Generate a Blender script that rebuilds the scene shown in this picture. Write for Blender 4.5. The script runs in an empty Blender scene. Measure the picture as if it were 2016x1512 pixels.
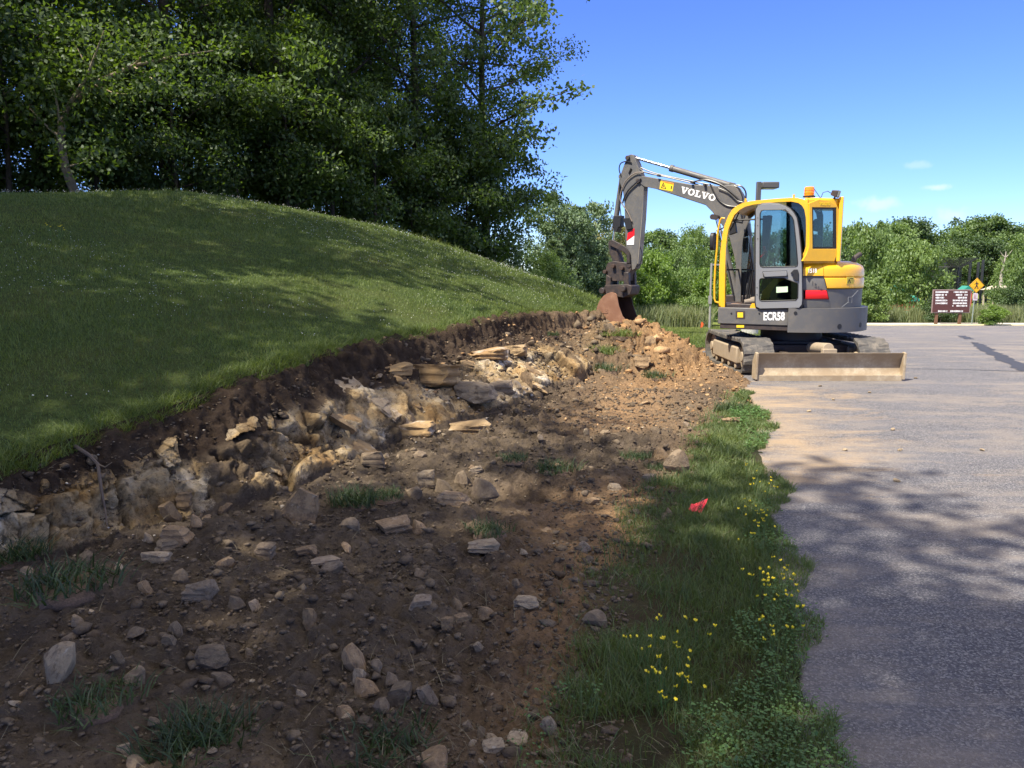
import bpy, math, random
import numpy as np
from mathutils import Vector, Matrix
from mathutils.geometry import tessellate_polygon

SC = bpy.context.scene
COL = SC.collection
R = math.radians
random.seed(7)
RNG = np.random.default_rng(11)

# ------------------------------------------------------------------ camera
HC = 1.40
FPX = 1582.0
PITCH = math.atan((756 - 530) / FPX)
cd = bpy.data.cameras.new('camera')
cam = bpy.data.objects.new('camera', cd)
COL.objects.link(cam)
cam.location = (0, 0, HC)
cam.rotation_euler = (math.pi / 2 - PITCH, 0, 0)
cd.sensor_width = 36
cd.lens = 36 * FPX / 2016
cd.clip_start = 0.05
cd.clip_end = 3000
SC.camera = cam

# ------------------------------------------------------------------ light
SUN_EL = R(57)
SX, SY = -0.78, -0.63            # ground direction towards the sun
_n = math.hypot(SX, SY); SX /= _n; SY /= _n
world = bpy.data.worlds.new('World')
SC.world = world
world.use_nodes = True
wn = world.node_tree.nodes; wl = world.node_tree.links
wn.clear()
w_out = wn.new('ShaderNodeOutputWorld'); w_bg = wn.new('ShaderNodeBackground')
w_sky = wn.new('ShaderNodeTexSky')
w_sky.sky_type = 'NISHITA'; w_sky.sun_disc = False
w_sky.sun_elevation = SUN_EL
w_sky.sun_rotation = math.atan2(SX, SY)
w_sky.altitude = 800; w_sky.air_density = 1.0; w_sky.dust_density = 0.0; w_sky.ozone_density = 3.5
w_bg.inputs['Strength'].default_value = 0.15
# small white fair weather clouds, fixed by their direction in the sky
w_tc = wn.new('ShaderNodeTexCoord')
def cloud_mask(bearing, elev, wb, we, amt):
    d = (math.sin(R(bearing)) * math.cos(R(elev)), math.cos(R(bearing)) * math.cos(R(elev)), math.sin(R(elev)))
    mp = wn.new('ShaderNodeMapping'); mp.vector_type = 'TEXTURE'
    mp.inputs['Location'].default_value = d
    mp.inputs['Rotation'].default_value = (0, 0, -R(bearing))
    mp.inputs['Scale'].default_value = (R(wb), R(wb) * 2, R(we))
    wl.new(w_tc.outputs['Generated'], mp.inputs['Vector'])
    nz = wn.new('ShaderNodeTexNoise'); nz.inputs['Scale'].default_value = 60; nz.inputs['Detail'].default_value = 5
    wl.new(w_tc.outputs['Generated'], nz.inputs['Vector'])
    ln = wn.new('ShaderNodeVectorMath'); ln.operation = 'LENGTH'
    wl.new(mp.outputs['Vector'], ln.inputs[0])
    ad = wn.new('ShaderNodeMath'); ad.operation = 'MULTIPLY_ADD'
    wl.new(nz.outputs['Fac'], ad.inputs[0]); ad.inputs[1].default_value = -2.2
    wl.new(ln.outputs['Value'], ad.inputs[2])
    mr = wn.new('ShaderNodeMapRange'); mr.interpolation_type = 'SMOOTHSTEP'
    mr.inputs['From Min'].default_value = 0.1; mr.inputs['From Max'].default_value = -0.9
    mr.inputs['To Min'].default_value = 0; mr.inputs['To Max'].default_value = amt
    wl.new(ad.outputs['Value'], mr.inputs['Value'])
    return mr.outputs['Result']
_prev = w_sky.outputs['Color']
for b, e, wb, we, am in ((27.3, 5.0, 0.9, 0.24, 0.75), (25.9, 6.4, 0.9, 0.28, 0.30), (28.3, 3.3, 1.0, 0.5, 0.6), (24.0, 4.1, 1.3, 0.5, 0.7)):
    mx = wn.new('ShaderNodeMix'); mx.data_type = 'RGBA'
    wl.new(cloud_mask(b, e, wb, we, am), mx.inputs['Factor'])
    wl.new(_prev, mx.inputs['A']); mx.inputs['B'].default_value = (7.0, 7.2, 7.6, 1)
    _prev = mx.outputs['Result']
w_hs = wn.new('ShaderNodeHueSaturation'); w_hs.inputs['Saturation'].default_value = 1.12; wl.new(_prev, w_hs.inputs['Color'])
# the lower sky is deeper than the model gives
w_sp = wn.new('ShaderNodeSeparateXYZ'); wl.new(w_tc.outputs['Generated'], w_sp.inputs[0])
w_mr = wn.new('ShaderNodeMapRange'); w_mr.inputs['From Min'].default_value = 0.0; w_mr.inputs['From Max'].default_value = 0.5; wl.new(w_sp.outputs['Z'], w_mr.inputs['Value'])
w_cr = wn.new('ShaderNodeValToRGB'); wl.new(w_mr.outputs['Result'], w_cr.inputs['Fac'])
w_cr.color_ramp.elements[0].color = (0.37, 0.46, 0.66, 1); w_cr.color_ramp.elements[1].color = (0.6, 0.6, 0.85, 1); _e2 = w_cr.color_ramp.elements.new(0.58); _e2.color = (0.435, 0.455, 0.82, 1)
_e = w_cr.color_ramp.elements.new(0.30); _e.color = (0.42, 0.47, 0.80, 1)
w_mm = wn.new('ShaderNodeMix'); w_mm.data_type = 'RGBA'; w_mm.blend_type = 'MULTIPLY'; w_mm.inputs['Factor'].default_value = 1
wl.new(w_hs.outputs['Color'], w_mm.inputs['A']); wl.new(w_cr.outputs['Color'], w_mm.inputs['B']); 
# added cloud cover overhead, never in frame, to fill the shade with neutral light
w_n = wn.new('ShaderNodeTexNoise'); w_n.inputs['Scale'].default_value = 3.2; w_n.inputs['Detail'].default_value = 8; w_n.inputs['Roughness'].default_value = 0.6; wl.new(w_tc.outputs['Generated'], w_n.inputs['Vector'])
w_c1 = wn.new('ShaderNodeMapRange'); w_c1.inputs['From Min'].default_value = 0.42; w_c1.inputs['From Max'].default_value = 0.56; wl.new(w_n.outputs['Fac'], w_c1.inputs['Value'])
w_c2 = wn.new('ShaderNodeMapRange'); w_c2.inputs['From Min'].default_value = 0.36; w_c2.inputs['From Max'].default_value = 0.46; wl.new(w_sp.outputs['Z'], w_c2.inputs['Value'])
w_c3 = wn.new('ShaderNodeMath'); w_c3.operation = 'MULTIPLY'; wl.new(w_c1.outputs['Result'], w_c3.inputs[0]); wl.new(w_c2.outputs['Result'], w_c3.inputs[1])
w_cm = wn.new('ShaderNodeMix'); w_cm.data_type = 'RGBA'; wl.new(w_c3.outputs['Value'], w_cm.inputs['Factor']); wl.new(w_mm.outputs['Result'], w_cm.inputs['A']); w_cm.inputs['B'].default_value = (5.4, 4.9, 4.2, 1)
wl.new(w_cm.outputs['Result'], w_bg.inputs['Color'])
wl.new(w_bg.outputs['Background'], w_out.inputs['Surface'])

sd_ = bpy.data.lights.new('sun', 'SUN'); sd_.energy = 4.4; sd_.angle = R(0.53); sd_.color = (1.0, 0.92, 0.78)
sun = bpy.data.objects.new('sun', sd_); COL.objects.link(sun)
sv = Vector((SX * math.cos(SUN_EL), SY * math.cos(SUN_EL), math.sin(SUN_EL)))
sun.rotation_euler = sv.to_track_quat('Z', 'Y').to_euler()
sun.location = sv * 60

SC.view_settings.view_transform = 'Standard'
SC.view_settings.look = 'None'
SC.view_settings.exposure = 1.12
SC.view_settings.gamma = 1.0
SC.render.engine = 'CYCLES'
SC.cycles.max_bounces = 6
SC.cycles.diffuse_bounces = 4
SC.cycles.transmission_bounces = 4
SC.cycles.transparent_max_bounces = 12
SC.cycles.caustics_reflective = False
SC.cycles.caustics_refractive = False

# ------------------------------------------------------------------ sight lines (photo pixel -> point of the place)
CP, SP = math.cos(PITCH), math.sin(PITCH)
def ray(px, py):
    u = (px - 1008) / FPX; v = (756 - py) / FPX
    return Vector((u, CP + v * SP, -SP + v * CP))
def at_y(px, py, y):
    d = ray(px, py); t = y / d.y
    return Vector((d.x * t, y, HC + d.z * t))
def at_z(px, py, z=0.0):
    d = ray(px, py); t = (z - HC) / d.z
    return Vector((d.x * t, d.y * t, z))
def in_plane(px, py, o, xa, ya, yl):
    """local (X, Z) where the sight line meets the vertical plane Y=yl of the frame o, xa, ya"""
    d = ray(px, py)
    k = (yl + o[0] * ya[0] + o[1] * ya[1]) / (d.x * ya[0] + d.y * ya[1])
    p = (d.x * k, d.y * k)
    return ((p[0] - o[0]) * xa[0] + (p[1] - o[1]) * xa[1], HC + d.z * k)

# ------------------------------------------------------------------ tags
def tag(o, label=None, cat=None, group=None, kind=None):
    if label: o['label'] = label
    if cat: o['category'] = cat
    if group: o['group'] = group
    if kind: o['kind'] = kind
    return o
def thing(name, label, cat, loc=(0, 0, 0), rz=0, group=None):
    o = bpy.data.objects.new(name, None); COL.objects.link(o)
    o.empty_display_size = 0.1
    o.location = loc; o.rotation_euler = (0, 0, rz)
    return tag(o, label, cat, group)
def link(name, me, parent=None, mat=None):
    o = bpy.data.objects.new(name, me); COL.objects.link(o)
    if parent: o.parent = parent
    if mat and not me.materials: me.materials.append(mat)
    return o
def copy_tree(o, parent=None):
    c = o.copy(); COL.objects.link(c); c.parent = parent
    for ch in list(o.children): copy_tree(ch, c)
    return c

# ------------------------------------------------------------------ noise
def _hash(ix, iy, s):
    h = (ix.astype(np.int64) * 374761393 + iy.astype(np.int64) * 668265263 + s * 974634777) & 0xffffffff
    h = ((h ^ (h >> 13)) * 1274126177) & 0xffffffff
    return ((h ^ (h >> 16)) & 0xffffff) / float(0xffffff)
def vnoise(x, y, s=0):
    ix = np.floor(x); iy = np.floor(y); fx = x - ix; fy = y - iy
    fx = fx * fx * (3 - 2 * fx); fy = fy * fy * (3 - 2 * fy)
    a = _hash(ix, iy, s); b = _hash(ix + 1, iy, s); c = _hash(ix, iy + 1, s); d = _hash(ix + 1, iy + 1, s)
    return (a * (1 - fx) + b * fx) * (1 - fy) + (c * (1 - fx) + d * fx) * fy
def fbm(x, y, f, octv=4, s=0, g=0.5):
    v = 0; a = 1; t = 0
    for k in range(octv):
        v = v + a * (vnoise(x * f + 17.3 * k, y * f - 9.1 * k, s + k) - 0.5); t += a; a *= g; f *= 2.03
    return v / t * 2
def worley(x, y, f, s=0):
    """F1, F2 distances, cell hash and offset to cell centre"""
    x = x * f; y = y * f; ix = np.floor(x); iy = np.floor(y)
    f1 = np.full(x.shape, 9.0); f2 = np.full(x.shape, 9.0); cid = np.zeros(x.shape); cx = np.zeros(x.shape); cy = np.zeros(x.shape)
    for i in (-1, 0, 1):
        for j in (-1, 0, 1):
            a = ix + i; b = iy + j
            dx = a + _hash(a, b, s) - x; dy = b + _hash(a, b, s + 5) - y
            d = np.sqrt(dx * dx + dy * dy); h = _hash(a, b, s + 9)
            n = d < f1
            f2 = np.where(n, f1, np.minimum(f2, d)); f1 = np.where(n, d, f1)
            cid = np.where(n, h, cid); cx = np.where(n, dx, cx); cy = np.where(n, dy, cy)
    return f1, f2, cid, cx, cy
def sstep(a, b, x):
    t = np.clip((x - a) / (b - a), 0, 1); return t * t * (3 - 2 * t)

# ------------------------------------------------------------------ meshes
def np_mesh(name, V, F, smooth=False):
    """V (n,3) points, F (m,k) faces of one size"""
    V = np.asarray(V, dtype=np.float32); F = np.asarray(F, dtype=np.int32)
    me = bpy.data.meshes.new(name)
    m, k = F.shape
    me.vertices.add(len(V)); me.vertices.foreach_set('co', V.ravel())
    me.loops.add(m * k); me.loops.foreach_set('vertex_index', F.ravel())
    me.polygons.add(m)
    me.polygons.foreach_set('loop_start', np.arange(0, m * k, k, dtype=np.int32))
    me.polygons.foreach_set('loop_total', np.full(m, k, dtype=np.int32))
    if smooth: me.polygons.foreach_set('use_smooth', np.ones(m, dtype=bool))
    me.update(calc_edges=True)
    return me
def add_attr(me, name, vals):
    a = me.attributes.new(name, 'FLOAT', 'POINT'); a.data.foreach_set('value', np.asarray(vals, dtype=np.float32).ravel())
def grid_faces(nx, ny, keep=None):
    i = np.arange(nx - 1)[None, :]; j = np.arange(ny - 1)[:, None]
    a = (j * nx + i).ravel()
    F = np.stack([a, a + 1, a + nx + 1, a + nx], 1)
    if keep is not None: F = F[keep(F)]
    return F

class MB:
    """collects shapes, builds ONE mesh object"""
    def __init__(s, M=None): s.v = []; s.f = []; s.M = M or Matrix.Identity(4)
    def _add(s, vs, fs):
        n = len(s.v)
        s.v += [tuple(s.M @ Vector(v)) for v in vs]
        s.f += [tuple(n + i for i in f) for f in fs]
    def box(s, x0, x1, y0, y1, z0, z1):
        vs = [(x, y, z) for z in (z0, z1) for y in (y0, y1) for x in (x0, x1)]
        s._add(vs, [(0, 2, 3, 1), (4, 5, 7, 6), (0, 1, 5, 4), (2, 6, 7, 3), (0, 4, 6, 2), (1, 3, 7, 5)]); return s
    def beam(s, a, b, w, h, w2=None, h2=None, up=(0, 0, 1)):
        a = Vector(a); b = Vector(b); d = (b - a).normalized()
        sd = d.cross(Vector(up))
        if sd.length < 1e-4: sd = d.cross(Vector((0, 1, 0)))
        sd.normalize(); u = sd.cross(d)
        w2 = w if w2 is None else w2; h2 = h if h2 is None else h2
        vs = []
        for p, ww, hh in ((a, w, h), (b, w2, h2)):
            for i, j in ((-1, -1), (1, -1), (1, 1), (-1, 1)): vs.append(p + sd * (ww / 2 * i) + u * (hh / 2 * j))
        s._add(vs, [(0, 1, 2, 3), (7, 6, 5, 4), (0, 4, 5, 1), (1, 5, 6, 2), (2, 6, 7, 3), (3, 7, 4, 0)]); return s
    def prism(s, outer, y0, y1, holes=(), axes='xz', closed=True):
        """outline (a,b) extruded along the third axis, with holes"""
        def P(a, b, c): return (a, c, b) if axes == 'xz' else (a, b, c) if axes == 'xy' else (c, a, b)
        loops = [list(outer)] + [list(h) for h in holes]
        flat = [p for l in loops for p in l]
        tri = tessellate_polygon([[Vector((p[0], p[1], 0)) for p in l] for l in loops])
        n = len(flat)
        vs = [P(p[0], p[1], y0) for p in flat] + [P(p[0], p[1], y1) for p in flat]
        fs = [tuple(t) for t in tri] + [tuple(n + i for i in reversed(t)) for t in tri]
        k = 0
        for l in loops:
            m = len(l)
            for i in range(m):
                j = (i + 1) % m; fs.append((k + i, k + j, n + k + j, n + k + i))
            k += m
        s._add(vs, fs); return s
    def tube(s, pts, r, seg=8, cap=True):
        pts = [Vector(p) for p in pts]; n = len(pts)
        rr = r if isinstance(r, (list, tuple)) else [r] * n
        vs = []; fs = []
        t0 = (pts[1] - pts[0]).normalized()
        ref = Vector((0, 0, 1)) if abs(t0.z) < 0.9 else Vector((1, 0, 0))
        for i in range(n):
            t = (pts[min(i + 1, n - 1)] - pts[max(i - 1, 0)])
            t = t.normalized() if t.length > 1e-9 else t0
            a = t.cross(ref)
            if a.length < 1e-3: a = t.cross(Vector((0, 1, 0)))
            a.normalize(); b = t.cross(a); ref = -b if b.dot(ref) < 0 else b
            for k in range(seg):
                an = 2 * math.pi * k / seg
                vs.append(pts[i] + (a * math.cos(an) + b * math.sin(an)) * rr[i])
        for i in range(n - 1):
            for k in range(seg):
                k2 = (k + 1) % seg
                fs.append((i * seg + k, i * seg + k2, (i + 1) * seg + k2, (i + 1) * seg + k))
        if cap: fs.append(tuple(range(seg - 1, -1, -1))); fs.append(tuple((n - 1) * seg + k for k in range(seg)))
        s._add(vs, fs); return s
    def cyl(s, a, b, r, seg=16, r2=None): return s.tube([a, b], [r, r if r2 is None else r2], seg)
    def lathe(s, prof, c=(0, 0), a0=0, a1=2 * math.pi, seg=32, slant=None):
        """profile (r,z) turned about the vertical through c; slant(z)->(a0,a1)"""
        full = abs(a1 - a0 - 2 * math.pi) < 1e-6 and slant is None
        n = seg if full else seg + 1; vs = []; fs = []
        for r, z in prof:
            b0, b1 = (a0, a1) if slant is None else slant(z)
            for k in range(n):
                an = b0 + (b1 - b0) * k / seg
                vs.append((c[0] + r * math.cos(an), c[1] + r * math.sin(an), z))
        for i in range(len(prof) - 1):
            for k in range(seg):
                k2 = (k + 1) % n
                fs.append((i * n + k, i * n + k2, (i + 1) * n + k2, (i + 1) * n + k))
        s._add(vs, fs); return s
    def build(s, name, mat, parent=None, bevel=0, smooth=False, seg=2):
        me = bpy.data.meshes.new(name); me.from_pydata(s.v, [], s.f)
        import bmesh
        bm = bmesh.new(); bm.from_mesh(me)
        bmesh.ops.remove_doubles(bm, verts=bm.verts, dist=1e-5)
        bmesh.ops.recalc_face_normals(bm, faces=bm.faces); bm.to_mesh(me); bm.free()
        o = link(name, me, parent, mat)
        if smooth or bevel:
            me.polygons.foreach_set('use_smooth', [True] * len(me.polygons))
            me.set_sharp_from_angle(angle=R(35))
        if bevel:
            b = o.modifiers.new('edges', 'BEVEL'); b.width = bevel; b.segments = seg; b.limit_method = 'ANGLE'; b.angle_limit = R(35)
            b.use_clamp_overlap = True
        return o

# ------------------------------------------------------------------ materials
def new_mat(name):
    m = bpy.data.materials.new(name); m.use_nodes = True
    n = m.node_tree.nodes; l = m.node_tree.links
    return m, n, l, n['Principled BSDF']
def mk(n, t, **kw):
    o = n.new(t)
    for k, v in kw.items():
        if k in o.inputs: o.inputs[k].default_value = v
        else: setattr(o, k, v)
    return o
def noise(n, l, scale, detail=4, rough=0.6, vec=None, coord='Object', dist=0):
    if vec is None:
        tc = n.new('ShaderNodeTexCoord'); vec = tc.outputs[coord]
    nz = mk(n, 'ShaderNodeTexNoise', Scale=scale, Detail=detail, Roughness=rough, Distortion=dist)
    l.new(vec, nz.inputs['Vector']); return nz.outputs['Fac']
def ramp(n, l, fac, stops):
    r = n.new('ShaderNodeValToRGB'); e = r.color_ramp.elements
    while len(e) < len(stops): e.new(0.5)
    for i, (p, c) in enumerate(stops):
        e[i].position = p; e[i].color = (*c, 1) if len(c) == 3 else c
    l.new(fac, r.inputs['Fac']); return r.outputs['Color']
def mix(n, l, fac, a, b, mode='MIX'):
    m = n.new('ShaderNodeMix'); m.data_type = 'RGBA'; m.blend_type = mode
    if hasattr(fac, 'is_output') or hasattr(fac, 'links'): l.new(fac, m.inputs['Factor'])
    else: m.inputs['Factor'].default_value = fac
    for k, c in (('A', a), ('B', b)):
        if hasattr(c, 'links'): l.new(c, m.inputs[k])
        else: m.inputs[k].default_value = (*c, 1)
    return m.outputs['Result']
def math_(n, l, op, a, b=None, clamp=False):
    m = n.new('ShaderNodeMath'); m.operation = op; m.use_clamp = clamp
    for i, c in ((0, a), (1, b)):
        if c is None: continue
        if hasattr(c, 'links'): l.new(c, m.inputs[i])
        else: m.inputs[i].default_value = c
    return m.outputs['Value']
def maprange(n, l, v, a, b, c=0, d=1):
    m = mk(n, 'ShaderNodeMapRange'); m.inputs['From Min'].default_value = a; m.inputs['From Max'].default_value = b
    m.inputs['To Min'].default_value = c; m.inputs['To Max'].default_value = d
    l.new(v, m.inputs['Value']); return m.outputs['Result']
def bump(n, l, b, h, dist=0.01, st=0.5):
    bp = mk(n, 'ShaderNodeBump', Strength=st, Distance=dist); l.new(h, bp.inputs['Height']); l.new(bp.outputs['Normal'], b.inputs['Normal'])
    return bp
def attr(n, name):
    a = n.new('ShaderNodeAttribute'); a.attribute_name = name; return a.outputs['Fac']

def paint(name, col, rough=0.4, metal=0.0, dirt=0.25, dirtcol=(0.22, 0.17, 0.12), coat=0.0, sc=6):
    m, n, l, b = new_mat(name)
    f = noise(n, l, sc, 6, 0.7)
    f = maprange(n, l, f, 0.45, 0.75, 0, dirt)
    fine = noise(n, l, sc * 12, 3, 0.6)
    f2 = math_(n, l, 'MULTIPLY', f, maprange(n, l, fine, 0.3, 0.7, 0.5, 1.3), True)
    l.new(mix(n, l, f2, col, dirtcol), b.inputs['Base Color'])
    l.new(maprange(n, l, f2, 0, 0.5, rough, 0.85), b.inputs['Roughness'])
    b.inputs['Metallic'].default_value = metal
    b.inputs['Coat Weight'].default_value = coat
    bump(n, l, b, fine, 0.002, 0.15)
    return m
def plain(name, col, rough=0.6, metal=0.0, var=0.12, sc=8):
    m, n, l, b = new_mat(name)
    f = noise(n, l, sc, 5, 0.6)
    lo = tuple(c * (1 - var) for c in col); hi = tuple(min(1, c * (1 + var)) for c in col)
    l.new(ramp(n, l, f, [(0.3, lo), (0.7, hi)]), b.inputs['Base Color'])
    b.inputs['Roughness'].default_value = rough; b.inputs['Metallic'].default_value = metal
    return m
def leafmat(name, dark, light, trans=0.35, yel=None, sc=0.6):
    m = bpy.data.materials.new(name); m.use_nodes = True
    n = m.node_tree.nodes; l = m.node_tree.links; n.clear()
    out = n.new('ShaderNodeOutputMaterial')
    g = n.new('ShaderNodeNewGeometry'); oi = n.new('ShaderNodeObjectInfo')
    nz = noise(n, l, sc, 3, 0.6, vec=g.outputs['Position'])
    v = math_(n, l, 'MULTIPLY_ADD', g.outputs['Random Per Island'], 0.5); v.node.inputs[2].default_value = 0.0
    v = math_(n, l, 'ADD', v, math_(n, l, 'MULTIPLY', maprange(n, l, nz, 0.3, 0.7), 0.3))
    v = math_(n, l, 'ADD', v, math_(n, l, 'MULTIPLY', oi.outputs['Random'], 0.25))
    stops = [(0.1, dark), (0.85, light)]
    if yel: stops.append((1.0, yel))
    c = ramp(n, l, v, stops)
    d = mk(n, 'ShaderNodeBsdfDiffuse'); t = mk(n, 'ShaderNodeBsdfTranslucent'); gl = mk(n, 'ShaderNodeBsdfGlossy', Roughness=0.6)
    l.new(c, d.inputs['Color'])
    tc = mix(n, l, 1.0, c, (1.5, 1.55, 0.6), 'MULTIPLY'); l.new(tc, t.inputs['Color'])
    gl.inputs['Color'].default_value = (0.9, 0.95, 1, 1)
    m1 = mk(n, 'ShaderNodeMixShader'); m1.inputs[0].default_value = trans
    l.new(d.outputs[0], m1.inputs[1]); l.new(t.outputs[0], m1.inputs[2])
    m2 = mk(n, 'ShaderNodeMixShader'); m2.inputs[0].default_value = 0.035
    l.new(m1.outputs[0], m2.inputs[1]); l.new(gl.outputs[0], m2.inputs[2])
    l.new(m2.outputs[0], out.inputs['Surface'])
    return m
def rockmat(name, base, hi, white=0.0, place=False, dirt=.75):
    m, n, l, b = new_mat(name)
    oi = n.new('ShaderNodeObjectInfo')
    tc = n.new('ShaderNodeTexCoord')
    vm = n.new('ShaderNodeVectorMath'); vm.operation = 'ADD'
    l.new(tc.outputs['Object'], vm.inputs[0]); l.new(oi.outputs['Location'], vm.inputs[1])
    v = vm.outputs[0]
    if place: v = n.new('ShaderNodeNewGeometry').outputs['Position']
    f = noise(n, l, 1.6, 8, 0.65, vec=v)
    c = ramp(n, l, f, [(0.3, base), (0.7, hi)])
    dirt = maprange(n, l, noise(n, l, 2.6, 6, 0.75, vec=v), 0.50, 0.64, 0, dirt)
    c = mix(n, l, dirt, c, (0.11, 0.072, 0.046))
    if white:
        w = maprange(n, l, noise(n, l, 2.0, 7, 0.7, vec=v, dist=0.8), 0.60, 0.66, 0, white)
        c = mix(n, l, w, c, (0.55, 0.5, 0.42))
    hv = n.new('ShaderNodeHueSaturation'); l.new(c, hv.inputs['Color'])
    l.new(maprange(n, l, oi.outputs['Random'], 0, 1, *((0.9, 1.15) if place else (0.75, 1.45))), hv.inputs['Value'])
    l.new(hv.outputs['Color'], b.inputs['Base Color'])
    b.inputs['Roughness'].default_value = 0.9
    bump(n, l, b, noise(n, l, 9, 8, 0.75, vec=v), 0.3, 0.5)
    return m
# ================================================================== terrain
def Pz(y):
    s = np.clip(np.asarray(y, dtype=float) - 13, 0, None); s = 45 * (1 - np.exp(-s / 45))
    return -0.102 * s * s / (s + 6)
# turf edge above the cut (x, y, z) and foot of the cut (x, y)
TOP = np.array([(-6.5, 1.2, .45), (-4.2, 2.6, .40), (-3.1, 3.5, .39), (-2.62, 4.0, .41), (-2.47, 4.5, .45), (-2.12, 5.1, .55), (-1.85, 5.6, .66), (-1.62, 6.15, .73),
                (-1.38, 7.2, .73), (-1.15, 8.4, .73), (-.32, 10.2, .80), (.38, 11.65, .81), (1.1, 12.75, .74), (1.75, 13.4, .55), (2.3, 13.9, .28)])
FOOT = np.array([(-6.0, .7), (-3.9, 2.1), (-2.9, 3.15), (-2.42, 3.72), (-2.1, 4.15), (-1.75, 4.6), (-1.38, 5.05), (-1.15, 5.8), (-.95, 6.4), (-.50, 6.95), (.25, 8.5), (.95, 10.4), (1.35, 11.4), (1.95, 12.7), (2.5, 13.6)])
def poly_dist(x, y, P):
    """distance to the line, side (+ on its left), arclength parameter"""
    best = np.full(x.shape, 1e9); side = np.zeros(x.shape); par = np.zeros(x.shape); acc = 0
    for i in range(len(P) - 1):
        ax, ay = P[i][:2]; bx, by = P[i + 1][:2]; dx, dy = bx - ax, by - ay; L = math.hypot(dx, dy)
        t = np.clip(((x - ax) * dx + (y - ay) * dy) / L ** 2, 0, 1)
        d = np.hypot(x - ax - t * dx, y - ay - t * dy)
        sg = np.sign(dx * (y - ay) - dy * (x - ax)); n = d < best - 1e-9
        best = np.where(n, d, best); side = np.where(n, sg, side); par = np.where(n, i + t, par)
    return best, side, par
def line_z(par, P): return np.interp(par, np.arange(len(P)), P[:, 2])

HP = [(-6.1, 15, 2.78), (-8.4, 13, 2.55), (-3.45, 17.7, 2.40), (-1.3, 19.6, 1.70), (1.2, 21.3, .80), (2.5, 22.4, .25),
      (-4, 10, 1.62), (-6, 8, 1.62), (-5, 6, 1.15), (-9, 6, 1.9), (-10, 2, 1.3), (-2.4, 8.4, 1.08), (-2, 12, 1.55), (-3, 15, 2.15), (-4.6, 12.6, 2.1), (-7, 11, 2.25), (-.6, 14, 1.35), (-1, 17, 1.72), (.9, 17, 1.05), (1.3, 14.5, .92),
      (2.2, 16.5, .62), (2.3, 19, .52), (3.1, 14.6, .12), (3.4, 17, .02), (4.2, 20, -.3), (3.6, 23, -.4), (4.5, 26, -.75), (-6, 20, 2.3), (-9, 18, 2.4), (-12, 14, 2.4), (-14, 8, 2.1), (-14, 20, 2.0), (-3, 23, 1.3), (0, 26, .1), (-3, 28, .1), (-8, 27, .6), (-14, 28, .3), (3, 30, -1.1),
      (-16, 0, 1.2), (-9, -3, .5), (-18, 12, 2), (2.9, 12, 0), (3.0, 10, 0), (5, 12, 0), (6, 16, -.2), (8, 22, -.6), (6, 8, 0), (3, 6, 0), (-20, 26, .3)]
HP += [tuple(t) for t in TOP[1:]]
HP = np.array(HP)
_A = np.hypot(HP[:, None, 0] - HP[None, :, 0], HP[:, None, 1] - HP[None, :, 1])
def _K(r): return r ** 1.6
_n = len(HP); _M = np.zeros((_n + 3, _n + 3)); _M[:_n, :_n] = -_K(_A) - np.eye(_n) * 0.02
_M[:_n, _n] = 1; _M[:_n, _n + 1:] = HP[:, :2]; _M[_n, :_n] = 1; _M[_n + 1:, :_n] = HP[:, :2].T
_W = np.linalg.solve(_M, np.concatenate([HP[:, 2] - Pz(HP[:, 1]), [0, 0, 0]]))
def hill_d(x, y):
    v = _W[_n] + _W[_n + 1] * x + _W[_n + 2] * y
    for i in range(_n): v = v - _W[i] * _K(np.hypot(x - HP[i, 0], y - HP[i, 1]))
    return v
ROAD_L = [(.80, -6), (.84, 1.0), (.87, 2.1), (1.03, 2.6), (1.14, 3.0), (1.26, 3.5), (1.40, 4.0), (1.6, 4.7), (1.85, 5.6), (2.15, 6.8), (2.5, 8.0), (2.85, 9.6), (3.0, 11.5), (3.3, 14), (4.6, 17.5), (6.7, 22), (9.0, 27), (12, 33), (15.2, 40), (22, 50.5)]
ROAD_A = np.array(ROAD_L, dtype=float)
def road_x(y): return np.interp(y, ROAD_A[:, 1], ROAD_A[:, 0])
def ground_h(x, y):
    x = np.asarray(x, dtype=float); y = np.asarray(y, dtype=float)
    fade = sstep(-24, -16, x) * sstep(13, 7, x) * sstep(36, 26, y) * sstep(-8, -3, y)
    d = np.where(fade > 0, hill_d(x, y), 0)
    d = np.maximum(d, 0) * fade
    d = d * sstep(0, .9, road_x(y) - x)
    z = Pz(y) + d + 0.03 * fbm(x, y, .5, 3, 3) * np.clip(d * 2, 0, 1)
    z = z - 0.03 * sstep(-.1, .25, x - road_x(y)) - .0 * y
    # berm of the far wood behind the road
    z = z + 1.0 * sstep(60, 90, y)
    return z
def axis(segs):
    a = []
    for s0, s1, st in segs: a += list(np.arange(s0, s1 - 1e-6, st))
    a.append(segs[-1][1]); return np.array(a)
def turf_sd(x, y):
    d, s, par = poly_dist(x, y, TOP)
    d = d * s
    d = d + 0.10 * fbm(x, y, 2.0, 3, 21) + 0.05 * fbm(x, y, 8, 2, 25)
    return d, par
gx = axis([(-700, -100, 60), (-100, -24, 6), (-24, -5, .3), (-5, 3.3, .035), (3.3, 8, .25), (8, 60, 2), (60, 700, 64)])
gy = axis([(-300, -20, 40), (-20, 1, 1.0), (1, 15, .035), (15, 28, .22), (28, 70, 1.5), (70, 160, 6), (160, 900, 74)])
GX, GY = np.meshgrid(gx, gy)
GZ = ground_h(GX, GY)
tsd, tpar = turf_sd(GX, GY)
near = (GX > -6.2) & (GX < 3.2) & (GY > 1.0) & (GY < 14.2)
indug = near & (tsd < 0) & (GX < road_x(GY) + .1)
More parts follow.
